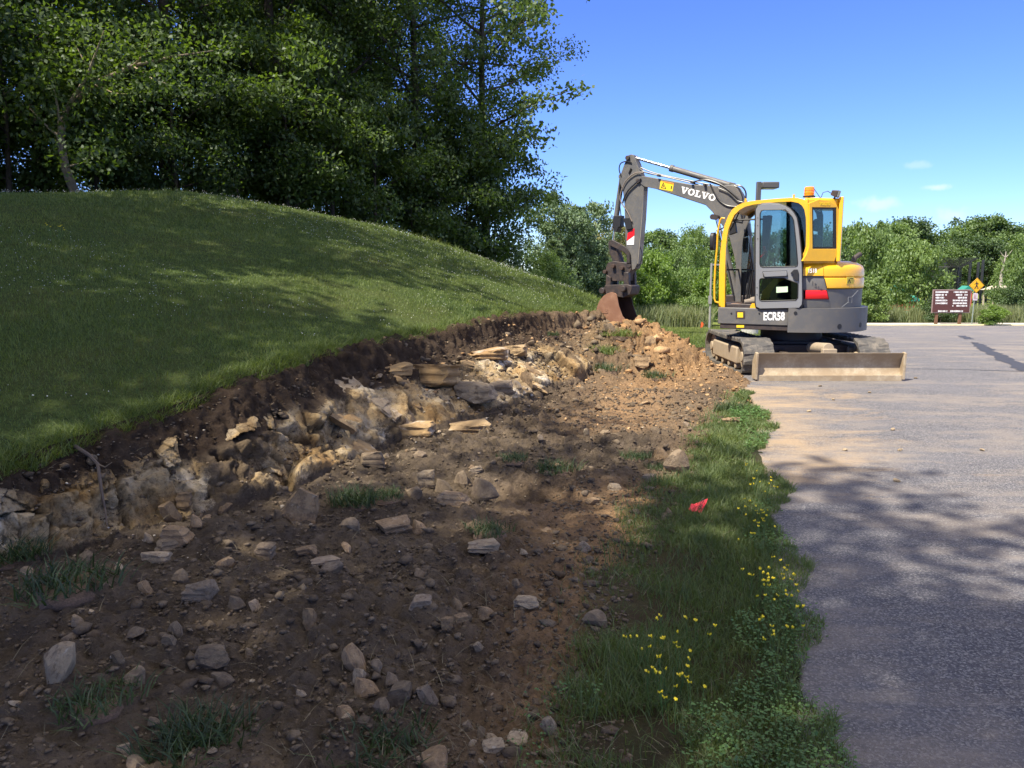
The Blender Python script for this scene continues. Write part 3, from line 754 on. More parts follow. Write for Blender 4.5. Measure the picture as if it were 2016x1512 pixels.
# ---- undercarriage (axis along the world y)
def track(xc):
    g = MB(); w = .20; y0, y1 = -1.02, 1.10; rz = .235
    cy0, cy1 = y0 + rz, y1 - rz
    path = []
    for i in range(13): a = -math.pi / 2 - math.pi * i / 12; path.append((cy0 + rz * math.cos(a), rz + rz * math.sin(a)))
    for i in range(1, 12): t = i / 12; path.append((cy0 + (cy1 - cy0) * t, 2 * rz - .012 * math.sin(t * math.pi)))
    for i in range(13): a = math.pi / 2 - math.pi * i / 12; path.append((cy1 + rz * math.cos(a), rz + rz * math.sin(a)))
    for i in range(1, 12): t = i / 12; path.append((cy1 + (cy0 - cy1) * t, 0))
    # resample evenly, then raise lugs
    P = [Vector((0, a, b)) for a, b in path]; P.append(P[0]); L = [0]
    for a, b in zip(P, P[1:]): L.append(L[-1] + (b - a).length)
    N = 144; pts = []
    for k in range(N):
        s = L[-1] * k / N; i = max(j for j in range(len(L)) if L[j] <= s + 1e-9); i = min(i, len(P) - 2)
        t = (s - L[i]) / max(1e-6, L[i + 1] - L[i]); pts.append(P[i].lerp(P[i + 1], t))
    vs = []; n = 0
    cols = [-w, -w * .96, -.045, .045, w * .96, w]
    for k in range(N):
        t = (pts[(k + 1) % N] - pts[k - 1]).normalized(); nr = Vector((0, -t.z, t.y)); nr = -nr if nr.dot(pts[k] - Vector((0, .04, rz))) < 0 else nr
        lug = .022 if (k % 4) in (1, 2) else 0
        for j, cx in enumerate(cols):
            up = lug if j in (1, 4) else (.012 if j in (2, 3) else 0)
            if j in (1, 4) or j in (2, 3): q = pts[k] + nr * up
            else: q = pts[k] + nr * (lug * .8)
            vs.append((xc + cx, q.y, q.z))
        for cx in (w, -w): q = pts[k] - nr * .035; vs.append((xc + cx, q.y, q.z))
    fs = []
    for k in range(N):
        a = k * 8; b = ((k + 1) % N) * 8
        for j in range(8): fs.append((a + j, a + (j + 1) % 8, b + (j + 1) % 8, b + j))
    g._add(vs, fs)
    tr = g.build('track', TRACKM, ex)
    f = MB(); f.beam((xc, y0 + .42, .235), (xc, y1 - .42, .235), .37, .23); f.build('track_frame', DUSTY, tr, .02)
    for yy, rr in ((y0 + .24, .185), (y1 - .24, .185)):
        q = MB(); q.cyl((xc - .13, yy, rz), (xc + .13, yy, rz), rr, 24); q.cyl((xc - .17, yy, rz), (xc + .17, yy, rz), .07, 16)
        q.build('idler_wheel', DUSTY, tr, .012)
    for k in range(4):
        yy = -.50 + k * .34
        q = MB(); q.cyl((xc - .17, yy, .085), (xc + .17, yy, .085), .045, 14); q.build('track_roller', DUSTY, tr, .008)
    return tr
track(-.76); track(.76)
g = MB(); g.box(-.56, .56, -.42, .50, .16, .42); g.beam((-.6, -.45, .3), (.6, -.45, .3), .22, .16); g.beam((-.6, .5, .3), (.6, .5, .3), .22, .16)
g.cyl((0, .02, .40), (0, .02, .60), .42, 32); g.build('undercarriage', DARKST, ex, .015)
# blade with curved mouldboard (front at -y)
BY = -1.50
def blade():
    g = MB(); n = 10; vs = []; fs = []; x0, x1 = -.94, .905
    front = []; back = []
    for i in range(n + 1):
        t = i / n; z = .045 + .32 * t; y = BY + .075 * math.sin(t * math.pi) - .02 * t
        front.append((y, z)); back.append((y + .022, z))
    for (y, z) in front + back[::-1]: vs += [(x0, y, z), (x1, y, z)]
    m = len(front + back)
    for i in range(m): j = (i + 1) % m; fs.append((2 * i, 2 * i + 1, 2 * j + 1, 2 * j))
    fs.append(tuple(2 * i for i in range(m))); fs.append(tuple(2 * i + 1 for i in range(m)))
    g._add(vs, fs)
    b = g.build('blade', MUD, ex, .004)
    for xx in (x0, x1):
        e = MB(); e.prism([(BY - .035, .03), (BY + .13, .03), (BY + .12, .26), (BY + .02, .375), (BY - .045, .365)], xx - .014, xx + .014, axes='yz'); e.build('side_plate', MUD, b, .005)
    c = MB(); c.box(x0 + .016, x1 - .016, BY - .016, BY + .016, .008, .085); c.build('cutting_edge', MUD, b, .004)
    for xx in (-.36, .36):
        a = MB(); a.beam((xx, BY + .11, .17), (xx * .85, -.35, .26), .10, .13); a.build('blade_arm', DARKST, ex, .01)
    h = MB(); h.cyl((0.02, BY + .16, .40), (.02, -.75, .36), .072, 20); h.box(-.07, .11, BY + .11, BY + .19, .15, .40); h.build('blade_cylinder', DUSTY, ex, .008)
blade()

# ---- platform skirt
def arc(r, a0, a1, n, cx=0, cy=0): return [(cx + r * math.cos(a0 + (a1 - a0) * i / n), cy + r * math.sin(a0 + (a1 - a0) * i / n)) for i in range(n + 1)]
xs = tu([(1553, 620)], .93)[0][0]; xf = tu([(1413, 620)], .93)[0][0]
fr = [(xf, -.93), (xf, .93), (xs, .93), (xs, .985 * .985)]
out = [(xf, -.93), (xf, .93), (xs, .93)] + arc(.99, math.asin(min(1, .975)), 2 * math.pi - math.asin(.975), 48) + [(xs, -.93)]
# front plate and rear counterweight ring are separate castings
g = MB(UP); g.prism([(xf, -.9), (xf, .93), (xs + .002, .93), (xs + .002, -.9)], .655, .882, axes='xy'); g.build('platform', GREY, ex, .012)
g = MB(UP); g.prism([(xf - .03, -.88), (xf - .03, .915), (xs + .004, .915), (xs + .004, -.88)], .59, .653, axes='xy'); g.build('lower_skirt', DARKST, ex, .006)
g = MB(UP)
aa = math.acos(max(-1, min(1, xs / .985)))
ring = [(xs, .80)] + arc(.985, aa, 2 * math.pi - aa, 56) + [(xs, -.80)]
g.prism(ring, .575, .893, axes='xy'); cw = g.build('counterweight_skirt', GREY, ex, .014)
for an, z in ((138, .655), (163, .66)):
    q = MB(UP); c = (math.cos(R(an)), math.sin(R(an))); q.cyl((c[0] * .972, c[1] * .972, z), (c[0] * .9875, c[1] * .9875, z), .034, 20); q.build('tie_down_hole', BLACK, cw)
for px, py in ((1440, 617), (1495, 617), (1567, 616)):
    q = MB(UP); X, Z = tu([(px, py)], .93)[0]
    if X > xs: q.cyl((X, .925, Z), (X, .936, Z), .012, 10); q.build('bolt', BLACK, ex)
    else: a = math.acos(X / .985); q.cyl((.98 * math.cos(a), .98 * math.sin(a), Z), (.992 * math.cos(a), .992 * math.sin(a), Z), .022, 12); q.build('bolt', BLACK, cw)
def plate(name, px, mat, y, th=.004, parent=None, bevel=0):
    q = MB(UP); q.prism(tu(px, y), y, y + th); return q.build(name, mat, parent or ex, bevel)
plate('latch', [(1452, 615), (1463, 615), (1463, 625), (1452, 625)], STICK, .93)
plate('latch_frame', [(1448.5, 612.5), (1467, 612.5), (1467, 628), (1448.5, 628)], DARKST, .93, .002)
plate('reflector', [(1450, 640), (1465, 640), (1465, 645), (1450, 645)], STICK, .915)

# ---- hood and side panels: rounded rear around the slew centre
def hood(name, prof, a0, a1, mat, parent=ex, seg=30, slant=None):
    q = MB(UP)
    if slant is None: q.lathe(prof, (0, 0), R(a0), R(a1), seg)
    else: q.lathe(prof, (0, 0), 0, 1, seg, slant=slant)
    return q.build(name, mat, parent, 0, True)
def angp(px, py, r):
    d = ray(px, py); a = d.x ** 2 + d.y ** 2; b = -2 * (d.x * EX + d.y * EY); c = EX * EX + EY * EY - r * r
    k = (-b - math.sqrt(max(0, b * b - 4 * a * c))) / (2 * a); wx, wy = d.x * k - EX, d.y * k - EY
    return math.atan2(wx * YA[0] + wy * YA[1], wx * XA[0] + wy * XA[1])
A0 = angp(1580, 560, .91); AE = R(290); AT = angp(1620.5, 540, .91); AB = angp(1637, 604, .91)
def seam(z, o=0): return AT + (AB - AT) * min(1, max(0, (1.335 - z) / .44)) + o
hood('engine_body', [(.6, .894), (.898, .894), (.903, 1.14), (.6, 1.14)], 124, 290, GREY, slant=lambda z: (seam(z, .004), AE))
hd = hood('engine_hood', [(.60, 1.148), (.905, 1.148), (.918, 1.158), (.918, 1.275), (.912, 1.285), (.898, 1.292), (.898, 1.30), (.915, 1.31), (.912, 1.395), (.885, 1.445), (.82, 1.485), (.72, 1.508), (.4, 1.52), (.05, 1.52)], 112, 290, YEL, slant=lambda z: (seam(z, .004), AE))
hood('side_cover', [(.05, 1.52), (.4, 1.52), (.72, 1.505), (.82, 1.482), (.885, 1.442), (.909, 1.395), (.914, 1.315), (.6, 1.315)], 82, 111.6, YEL, slant=lambda z: (A0, seam(z)))
hood('side_panel', [(.6, 1.130), (.905, 1.130), (.908, 1.27), (.895, 1.29), (.895, 1.31), (.6, 1.31)], 82, 114, GREY, slant=lambda z: (A0, seam(z)))
hood('tail_lamp', [(.6, 1.012), (.918, 1.012), (.926, 1.03), (.926, 1.11), (.918, 1.126), (.6, 1.126)], 84, 114, RED, slant=lambda z: (A0 + .04, seam(z, -.02)))
hood('side_panel', [(.6, .896), (.898, .896), (.910, 1.0), (.910, 1.008), (.6, 1.008)], 82, 114, GREY, slant=lambda z: (A0, seam(z)))
# small exhaust
g = MB(UP); g.tube([(-.72, -.30, 1.44), (-.74, -.36, 1.56), (-.80, -.44, 1.61)], [.036, .034, .036], 14); g.build('exhaust_pipe', DARKST, ex, 0, True)
# handle bracket and decals on the hood
def hoodpt(px, py, r):
    d = ray(px, py); ox, oy = 0 - EX, 0 - EY
    a = d.x ** 2 + d.y ** 2; b = 2 * (d.x * ox + d.y * oy); c = ox * ox + oy * oy - r * r
    k = (-b - math.sqrt(max(0, b * b - 4 * a * c))) / (2 * a)
    return Vector((d.x * k - EX, d.y * k - EY, HC + d.z * k))
def hoodquad(name, pxs, r, mat, parent):
    q = MB(); v = [hoodpt(*p, r) for p in pxs]; w = [p + Vector((p.x, p.y, 0)).normalized() * -.004 for p in v]
    q._add(v + w, [(0, 1, 2, 3), (7, 6, 5, 4)] + [(i, (i + 1) % 4, 4 + (i + 1) % 4, 4 + i) for i in range(4)]); return q.build(name, mat, parent)
PALEY = plain('warning decal', (.72, .55, .06), .5)
hoodquad('warning_decal', [(1667, 545), (1681, 545), (1681, 559), (1667, 559)], .922, PALEY, hd)
hoodquad('warning_mark', [(1674.5, 547.6), (1680, 547.6), (1680, 549), (1674.5, 549)], .925, BLACK, hd)
hoodquad('warning_mark', [(1669, 557), (1672, 549), (1672.6, 549), (1670.4, 557)], .925, BLACK, hd)
hoodquad('warning_mark', [(1672, 549), (1672.6, 549), (1675.6, 557), (1674.4, 557)], .925, BLACK, hd)
hb = MB(); hb.tube([hoodpt(1657, 605, .925), hoodpt(1671, 594, .935)], .003, 6); hb.tube([hoodpt(1676, 586, .935), hoodpt(1689, 572, .925)], .003, 6)
hb.tube([hoodpt(x, y, .94) for x, y in ((1670, 585), (1677, 585), (1677, 596), (1670, 596), (1670, 585))], .004, 6); hb.build('fuel_latch', GREYL, ex)

# ---- cab
HO = [(1415, 609), (1416, 529), (1418, 495), (1422, 462), (1427, 441), (1434, 424), (1441, 413), (1450, 405.5), (1462, 399.5), (1476, 396), (1511, 392.5), (1535, 390.5), (1554, 389.3), (1570, 389.6), (1581, 392.2), (1588.5, 397), (1594, 404.5), (1597.5, 416), (1597, 450), (1596.5, 485), (1593, 497), (1583, 512)]
HI = [(1578, 503), (1583, 496), (1586.3, 485), (1587, 455), (1586.6, 430), (1583.7, 413), (1579, 405), (1572, 399.7), (1557.5, 396.8), (1531, 398), (1510, 400), (1482, 403), (1467, 407), (1455.7, 413.4), (1446, 423), (1439.7, 436), (1434, 451), (1431, 468), (1428.8, 490), (1428, 514.6), (1427, 560), (1426.6, 609)]
YL = .90; YR = -.02
LO = tu(HO, YL); LI = tu(HI, YL)
zb = .884
LO = [(x, max(z, zb)) for x, z in LO]; LI = [(x, max(z, zb)) for x, z in LI]
cabf = MB(UP); cabf.prism(LO + LI, YL - .07, YL); cab = cabf.build('cab_frame', YEL, ex, .012)
q = MB(UP); q.prism(LO + LI, YR, YR + .06); q.build('cab_frame', GREY, ex, .01)
# roof skin following the hoop
ns = [i for i, p in enumerate(HO) if 6 <= i <= 16]
roof_o = [LO[i] for i in ns]; roof_i = [(x, z - .035) for x, z in roof_o]
q = MB(UP); q.prism([(x, z - .004) for x, z in roof_o] + [(x, z) for x, z in roof_i[::-1]], YR + .058, YL - .072); roof = q.build('roof', YEL, ex, .006)
# rear quarter: wall that follows the tail circle
RP = [(LO[-5][0] - .005, .90), (LO[-5][0] - .05, .885)]
def quart(px):        # window line in plan, through the two measured posts
    return None
zt = LO[15][1]
def plan(px, py):    # chamfer plane of the quarter window
    o = (EX + RP[1][0] * XA[0] + RP[1][1] * YA[0], EY + RP[1][0] * XA[1] + RP[1][1] * YA[1])
    nrm = Vector((.316, -.95, 0)).normalized(); d = ray(px, py)
    k = (o[0] * nrm.x + o[1] * nrm.y) / (d.x * nrm.x + d.y * nrm.y)
    return Vector((d.x * k, d.y * k, HC + d.z * k))
CH = (.949, .316)                                   # direction of the chamfer in the world
ch_o = (EX + RP[1][0] * XA[0] + RP[1][1] * YA[0], EY + RP[1][0] * XA[1] + RP[1][1] * YA[1])
CHF = Matrix(((CH[0], CH[1], 0, ch_o[0] - EX), (CH[1], -CH[0], 0, ch_o[1] - EY), (0, 0, 1, 0), (0, 0, 0, 1)))
def tq(pts):
    r = []
    for px, py in pts:
        p = plan(px, py); r.append(((p.x - ch_o[0]) * CH[0] + (p.y - ch_o[1]) * CH[1], p.z))
    return r
wo = tq([(1593, 400), (1612, 392.5), (1636, 397), (1648, 404), (1652, 414), (1652.5, 488), (1650, 496), (1643, 514), (1580, 514), (1588, 500), (1593, 484)])
wh = tq([(1599, 408), (1647, 408.5), (1647.5, 490), (1600, 490)])
q = MB(CHF); q.prism(wo, -.03, .0, holes=[wh]); q.build('quarter_panel', YEL, ex, .004)
gq = tq([(1599.3, 408.3), (1646.7, 408.8), (1647.2, 489.7), (1600.3, 489.7)]); gi = tq([(1601.5, 412), (1641, 412), (1641, 486), (1601.8, 486)])
q = MB(CHF); q.prism(gq, -.012, -.004, holes=[gi]); wf = q.build('window_frame', BLACK, ex)
q = MB(CHF); q.prism(gi, -.010, -.006); q.build('window', GLASS, wf)
xe, _z = wo[3]
# rear wall behind the quarter, to the right side
P0 = Vector((ch_o[0] + CH[0] * wo[5][0], ch_o[1] + CH[1] * wo[5][0])); lx = (P0.x - EX) * XA[0] + (P0.y - EY) * XA[1]; ly = (P0.x - EX) * YA[0] + (P0.y - EY) * YA[1]
q = MB(UP); _dx, _dy = .30 * XA[0] + .954 * XA[1], .30 * YA[0] + .954 * YA[1]; rw = [(lx, ly), (lx + _dx * .4, ly + _dy * .4), (lx + _dx * .75, ly + _dy * .75)]
for a, b in zip(rw, rw[1:]):
    d = Vector((b[0] - a[0], b[1] - a[1])).normalized(); nn = (d.y, -d.x)
    for z0, z1 in ((1.50, 1.66), (2.22, 2.33)):
        q._add([(a[0], a[1], z0), (b[0], b[1], z0), (b[0] - .03 * nn[0], b[1] - .03 * nn[1], z0), (a[0] - .03 * nn[0], a[1] - .03 * nn[1], z0), (a[0], a[1], z1), (b[0], b[1], z1), (b[0] - .03 * nn[0], b[1] - .03 * nn[1], z1), (a[0] - .03 * nn[0], a[1] - .03 * nn[1], z1)],
               [(0, 1, 2, 3), (7, 6, 5, 4), (0, 4, 5, 1), (1, 5, 6, 2), (2, 6, 7, 3), (3, 7, 4, 0)])
for a in (rw[0], rw[-1]): q.box(a[0] - .02, a[0] + .03, a[1] - .03, a[1] + .03, 1.5, 2.33)
q.build('rear_wall', YEL, ex, .006)
q = MB(UP)
for a, b in zip(rw, rw[1:]): q.beam((a[0], a[1], 1.94), (b[0], b[1], 1.94), .006, .57)
q.build('rear_window', GLASS, ex)
# roof tail over the quarter
q = MB(UP); ztop = roof_o[-1][1]
q.prism([(roof_o[-1][0] + .02, YL - .01), (LO[14][0], YL - .02), (LO[16][0] - .02, YL - .05), (lx + .06, ly + .02), (lx + .015, ly - .02), (rw[-1][0] + .01, rw[-1][1]), (roof_o[-1][0] + .02, YR)], 2.20, 2.315, axes='xy'); q.build('rear_roof', YEL, ex, .03, seg=3)
q = MB(UP); q.prism([(-.05, .80), (wo and -.24, .86), (lx + .05, ly), (rw[-1][0] + .04, rw[-1][1]), (-.05, .0)], 1.47, 1.54, axes='xy'); q.build('cab_base', YEL, ex, .01)
# black side glass behind the door and lower panel
sg = tu([(1548, 398), (1557, 396), (1573, 398), (1586, 410), (1592, 430), (1592, 487), (1586, 501), (1580, 512), (1580, 606), (1548, 606)], YL - .08)
q = MB(UP); q.prism(sg, YL - .09, YL - .08); q.build('side_glass', glassmat('dark glass', (.10, .12, .13)), ex)
q = MB(UP); q.prism(tu([(1560, 509), (1582, 509), (1583, 608), (1560, 608)], YL - .06), YL - .08, YL - .048); q.build('lower_side_panel', BLACK, ex)
# door folded back against the side
DY0, DY1 = .935, .965
do = [(1488, 412), (1492, 405.5), (1500, 402), (1515, 400.8), (1535, 402.4), (1547, 406.5), (1555.6, 411.9), (1562, 419), (1568, 429), (1572, 450), (1574.8, 475), (1577, 500), (1578.4, 530), (1579, 592), (1578, 600), (1573, 606), (1496, 607.5), (1489, 604), (1487.6, 596)]
w1 = [(1496.5, 421), (1499, 415), (1504, 413.3), (1538, 412.8), (1546, 415), (1553, 420), (1559, 426.5), (1562.5, 434), (1567, 475), (1570.4, 518), (1569.5, 523), (1566, 524.6), (1502, 526), (1497.5, 524), (1496, 520)]
w2 = [(1495.3, 553), (1496.5, 549), (1500, 547.6), (1543, 547.2), (1570, 557.5), (1571.2, 560), (1570.6, 586), (1566.7, 591), (1500, 592.7), (1496, 591), (1495, 587)]
q = MB(UP); q.prism(tu(do, DY1), DY0, DY1, holes=[tu(w1, DY1), tu(w2, DY1)]); door = q.build('door', GREYL, ex, .008)
def shrink(pts, k):
    cx = sum(p[0] for p in pts) / len(pts); cy = sum(p[1] for p in pts) / len(pts)
    return [(cx + (p[0] - cx) * k, cy + (p[1] - cy) * k) for p in pts]
def grow(pts, k): return shrink(pts, k)
q = MB(UP); q.prism(tu(do, DY1 + .001), DY0 + .004, DY1 - .006, holes=[tu(shrink(do, .965), DY1)]); 
# rubber seals round the door and the panes
for name, w in (('window_seal', w1), ('window_seal', w2)):
    q = MB(UP); L = tu(w, DY1 + .002); q.tube([(x, DY1 + .001, z) for x, z in L + L[:1]], .007, 6, False); q.build(name, BLACK, door)
q = MB(UP); L = tu(do, DY0); q.tube([(x, DY0 - .004, z) for x, z in L + L[:1]], .016, 6, False); q.build('door_seal', BLACK, door)
q = MB(UP); q.prism(tu(w1, DY1 - .01), DY0 + .010, DY0 + .015); q.build('door_glass', GLASS, door)
q = MB(UP); q.prism(tu(w2, DY1 - .01), DY0 + .010, DY0 + .015); q.build('door_glass', GLASS, door)
q = MB(UP); q.prism(tu([(1501.5, 535.5), (1548, 533.5), (1550, 543), (1504, 545.2)], DY1 + .03), DY1, DY1 + .03); q.build('grab_handle', GREYL, door, .008)
q = MB(UP); q.prism(tu([(1501, 534.5), (1549, 532.5), (1551.5, 544), (1503, 546.3)], DY1 + .006), DY1 + .001, DY1 + .008); q.build('handle_recess', BLACK, door, .002)
q = MB(UP); q.prism(tu([(1563, 530.5), (1570, 530.5), (1572, 536), (1572, 553), (1566, 552), (1560, 546), (1562, 540), (1556, 538)], DY1 + .02), DY1, DY1 + .025); q.build('latch', BLACK, door, .004)
q = MB(UP); q.prism(tu([(1528, 565), (1550.5, 564), (1550.5, 575), (1528, 576.5)], DY1), DY0 + .016, DY0 + .018); q.build('notice_decal', plain('pale sticker', (.55, .72, .50), .5), door)
for px, py in ((1492, 429), (1492, 444), (1490.5, 566), (1490.5, 580), (1492, 470)):
    X, Z = tu([(px, py)], DY1)[0]; q = MB(UP); q.cyl((X, DY1 - .002, Z), (X, DY1 + .006, Z), .006, 8); q.build('door_bolt', BLACK, door)
# cab inside: floor, mats, seat, console, levers, far window bars
q = MB(UP); q.box(.0, .84, .02, .86, .884, .93); q.build('cab_floor', DARKST, ex, .01)
q = MB(UP); q.prism(tu([(1427, 603), (1440, 597), (1452, 598), (1470, 602), (1470, 607), (1427, 607)], .80), .45, .82); q.build('floor_mat', TAN, ex, .012)
fb = MB(UP)
for k in range(3): fb.tube([(.50 - .06 * k, .74 - .1 * k, .955 + .03 * k), (.40 - .05 * k, .70 - .1 * k, .965 + .03 * k), (.26, .62, .95 + .02 * k)], [.03, .045, .03], 10)
fb.build('travel_pedal', plain('worn canvas', (.25, .21, .17), .9), ex, 0, True)
plate('step_trim', [(1427, 604), (1486, 603), (1488, 609), (1427, 609)], DARKST, .885, .01)
plate('door_sill', [(1477, 603), (1481, 597), (1487, 597), (1488, 609), (1477, 609)], YEL, .89, .012)
seat = MB(UP); seat.box(-.28, .20, .22, .70, 1.18, 1.30); seat.box(-.2, .12, .3, .62, .93, 1.18); seat.build('seat', BLACK, ex, .04)
q = MB(UP); q.beam((-.22, .46, 1.28), (-.33, .46, 1.86), .46, .13); q.beam((-.345, .46, 1.90), (-.365, .46, 2.06), .26, .09); q.build('seat_back', BLACK, ex, .035)
for yy in (.16, .76):
    q = MB(UP); q.box(-.15, .28, yy - .05, yy + .05, 1.30, 1.40); q.tube([(.22, yy, 1.40), (.25, yy, 1.50), (.24, yy, 1.56)], [.012, .012, .02], 8); q.build('control_console', BLACK, ex, .015)
X, Z = tu([(1504, 495)], .5)[0]; q = MB(UP); q.tube([(X, .5, Z + .07), (X - .02, .5, Z), (X + .04, .5, Z - .08)], [.018, .024, .012], 10); q.build('red_lever', RED, ex)
for px in (1459, 1465, 1469): 
    a = tu([(px + 14, 531)], .45)[0]; b = tu([(px + 4, 596)], .45)[0]; q = MB(UP); q.tube([(a[0], .45, a[1]), (b[0], .45, b[1])], .012, 8); q.build('travel_lever', BLACK, ex)
# windscreen: far post, bars, glass
XF = LI[-3][0] + .03
q = MB(UP); zz = tu([(1430, 531)], YL)[0][1]
q.box(XF, XF + .02, .04, .84, zz - .012, zz + .012); q.build('screen_bar', BLACK, ex)
a = tu([(1447, 436), (1488, 437)], .5); q = MB(UP); q.tube([(a[0][0], .10, a[0][1]), (a[0][0], .82, a[0][1])], .012, 8); q.tube([(a[0][0] - .5, .84, a[0][1]), (a[0][0], .84, a[0][1])], .012, 8); q.build('blind_rail', BLACK, ex)
a = tu([(1438, 440), (1448, 437), (1451, 458), (1437, 463)], .42); q = MB(UP); q.prism(a, .38, .46); q.build('sun_visor', BLACK, ex, .005)
q = MB(UP); L = tu([(1455, 418), (1442, 447), (1434, 458)], .80); q.tube([(x, .80, z) for x, z in L], .010, 6); q.build('wiper_arm', BLACK, ex)
# far (right) side glass and inner pillar
q = MB(UP); q.prism([(.0, 1.36), (.78, 1.36), (.74, 1.9), (.62, 2.15), (.4, 2.23), (-.1, 2.26), (-.1, 1.36)], .03, .036); q.build('side_glass', CLEAR, ex)
q = MB(UP); q.prism([(-.18, .95), (.45, .95), (.40, 1.34), (-.18, 1.42)], .06, .13); q.build('inner_panel', BLACK, ex, .01)
a = tu([(1503, 425), (1520, 424), (1511, 500), (1500, 530)], .25); q = MB(UP); q.prism(a, .20, .30); q.build('inner_pillar', BLACK, ex, .01)
q = MB(UP); L = tu([(1548, 549), (1532, 556), (1520, 570), (1512, 592)], .80); L2 = tu([(1497, 592), (1500, 574), (1513, 560), (1523, 549)], .80)
q.prism(L + L2, .78, .80); q.build('yellow_reflection', YEL, ex, .005)  # yellow panel made to stand in for the reflection in the lower door glass
# grab rail, mirror, beacon, work lamp, aerial
q = MB(UP); Y0 = .90
L = tu([(1427, 430), (1421, 429), (1417, 434), (1417, 441)], Y0 + .02) ; q.tube([(x, Y0 + .02, z) for x, z in L], .011, 8)
L = tu([(1417, 436), (1413, 457), (1411.5, 490), (1408.5, 520), (1406.5, 560), (1406.5, 588), (1408.5, 594), (1415, 596)], Y0 + .04); q.tube([(x, Y0 + .04, z) for x, z in L], .0125, 10); q.build('grab_rail', YEL, ex, 0, True)
c = tu([(1404, 475)], Y0)[0]; zt_, zb_ = tu([(1404, 458), (1404, 493)], Y0)[0][1], tu([(1404, 493)], Y0)[0][1]
q = MB(UP)
n = 18; prof = [(math.cos(2 * math.pi * i / n), math.sin(2 * math.pi * i / n)) for i in range(n)]
hh = (zt_ - zb_) / 2; zc = (zt_ + zb_) / 2
q.prism([(.085 * (abs(a) ** .6) * (1 if a > 0 else -1), zc + hh * (abs(b) ** .6) * (1 if b > 0 else -1)) for a, b in prof], c[0] - .03, c[0] + .02, axes='yz')
q.M = UP @ Matrix.Translation((0, Y0 + .02, 0)) @ Matrix.Rotation(R(0), 4, 'Z')
q.v = [tuple(UP @ Matrix.Translation((0, Y0 + .02, 0)) @ UP.inverted() @ Vector(v)) for v in q.v]
mir = q.build('mirror', BLACK, ex, .012)
q = MB(UP); L = tu([(1412, 455), (1418, 452), (1424, 448)], Y0); q.tube([(L[0][0], Y0 + .04, L[0][1]), (L[1][0], Y0 + .02, L[1][1]), (L[2][0], Y0 - .02, L[2][1])], .009, 8); q.build('mirror_arm', BLACK, mir)
bx, bz = tu([(1593, 385)], .55)[0]
q = MB(UP); q.cyl((bx, .55, bz - .075), (bx, .55, bz - .02), .014, 10); q.cyl((bx, .55, bz - .022), (bx, .55, bz - .005), .078, 24); bc = q.build('beacon', BLACK, ex)
q = MB(UP); q.lathe([(.064, bz - .004), (.066, bz + .03), (.070, bz + .032), (.066, bz + .036), (.064, bz + .066), (.069, bz + .068), (.064, bz + .072), (.063, bz + .10), (.05, bz + .115), (.001, bz + .118)], (bx, .55), 0, 2 * math.pi, 24); q.build('beacon_lens', paint('amber lens', (.80, .26, .01), .2, 0, .02, (.5, .2, .05), .5), bc, 0, True)
q = MB(UP); q.cyl((bx, .55, bz - .0), (bx, .55, bz + .05), .03, 12); q.build('beacon_lamp', WHITE, bc)
q = MB(); p = plan(1644, 388) - Vector((EX, EY, 0)); p += Vector((.02, .05, .05))
d = Vector((.75, -.55, -.25)).normalized()
q.beam(p - d * .045, p + d * .045, .075, .065, .12, .095); wlp = q.build('work_lamp', DARKST, ex, .01)
q = MB(); q.beam(p + d * .046, p + d * .050, .10, .08); q.build('lamp_glass', plain('lamp lens', (.3, .31, .33), .1), wlp)
q = MB(); q.tube([p + Vector((0, 0, -.04)), p + Vector((-.03, .02, -.12))], .012, 8); q.tube([p + Vector((-.05, 0, .0)), p + Vector((-.10, .0, .03)), p + Vector((-.16, .0, .01)), p + Vector((-.19, .0, -.07))], .005, 6); q.build('lamp_bracket', DARKST, wlp)
q = MB(); a = plan(1622.5, 391) - Vector((EX, EY, 0)); b = plan(1609, 371) - Vector((EX, EY, 0)); q.tube([a + Vector((0, .1, 0)), b + Vector((0, .1, 0))], .004, 6); q.build('aerial', BLACK, ex)
for px, py in ((1468, 393), (1563, 385)):
    X, Z = tu([(px, py)], .84)[0]; q = MB(UP); q.cyl((X, .84, Z - .03), (X, .84, Z + .015), .014, 10); q.build('lifting_lug', YEL, roof)

# ---- lettering
def ell(cx, cy, rx, ry, n=20): return [(cx + rx * math.cos(2 * math.pi * i / n), cy + ry * math.sin(2 * math.pi * i / n)) for i in range(n)]
def slab(word):
    """wide slab-serif capitals, unit height; returns list of (outer, holes)"""
    out = []; x = 0
    for ch in word:
        if ch == 'V': out += [([(x, 1), (x, .84), (x + .10, .84), (x + .42, 0), (x + .66, 0), (x + .98, .84), (x + 1.08, .84), (x + 1.08, 1), (x + .66, 1), (x + .66, .84), (x + .76, .84), (x + .60, .36), (x + .42, .84), (x + .52, .84), (x + .52, 1)], [])]; x += 1.10
        if ch == 'O': out += [(ell(x + .52, .5, .52, .52), [ell(x + .52, .5, .22, .33)])]; x += 1.10
        if ch == 'L': out += [([(x, 1), (x, .84), (x + .12, .84), (x + .12, .16), (x, .16), (x, 0), (x + .88, 0), (x + .88, .42), (x + .76, .42), (x + .68, .16), (x + .42, .16), (x + .42, .84), (x + .56, .84), (x + .56, 1)], [])]; x += .94
    return out, x
def put_text(name, polys, M, th, mat, parent):
    q = MB(M)
    for o, h in polys: q.prism(o, 0, th, holes=h)
    return q.build(name, mat, parent)
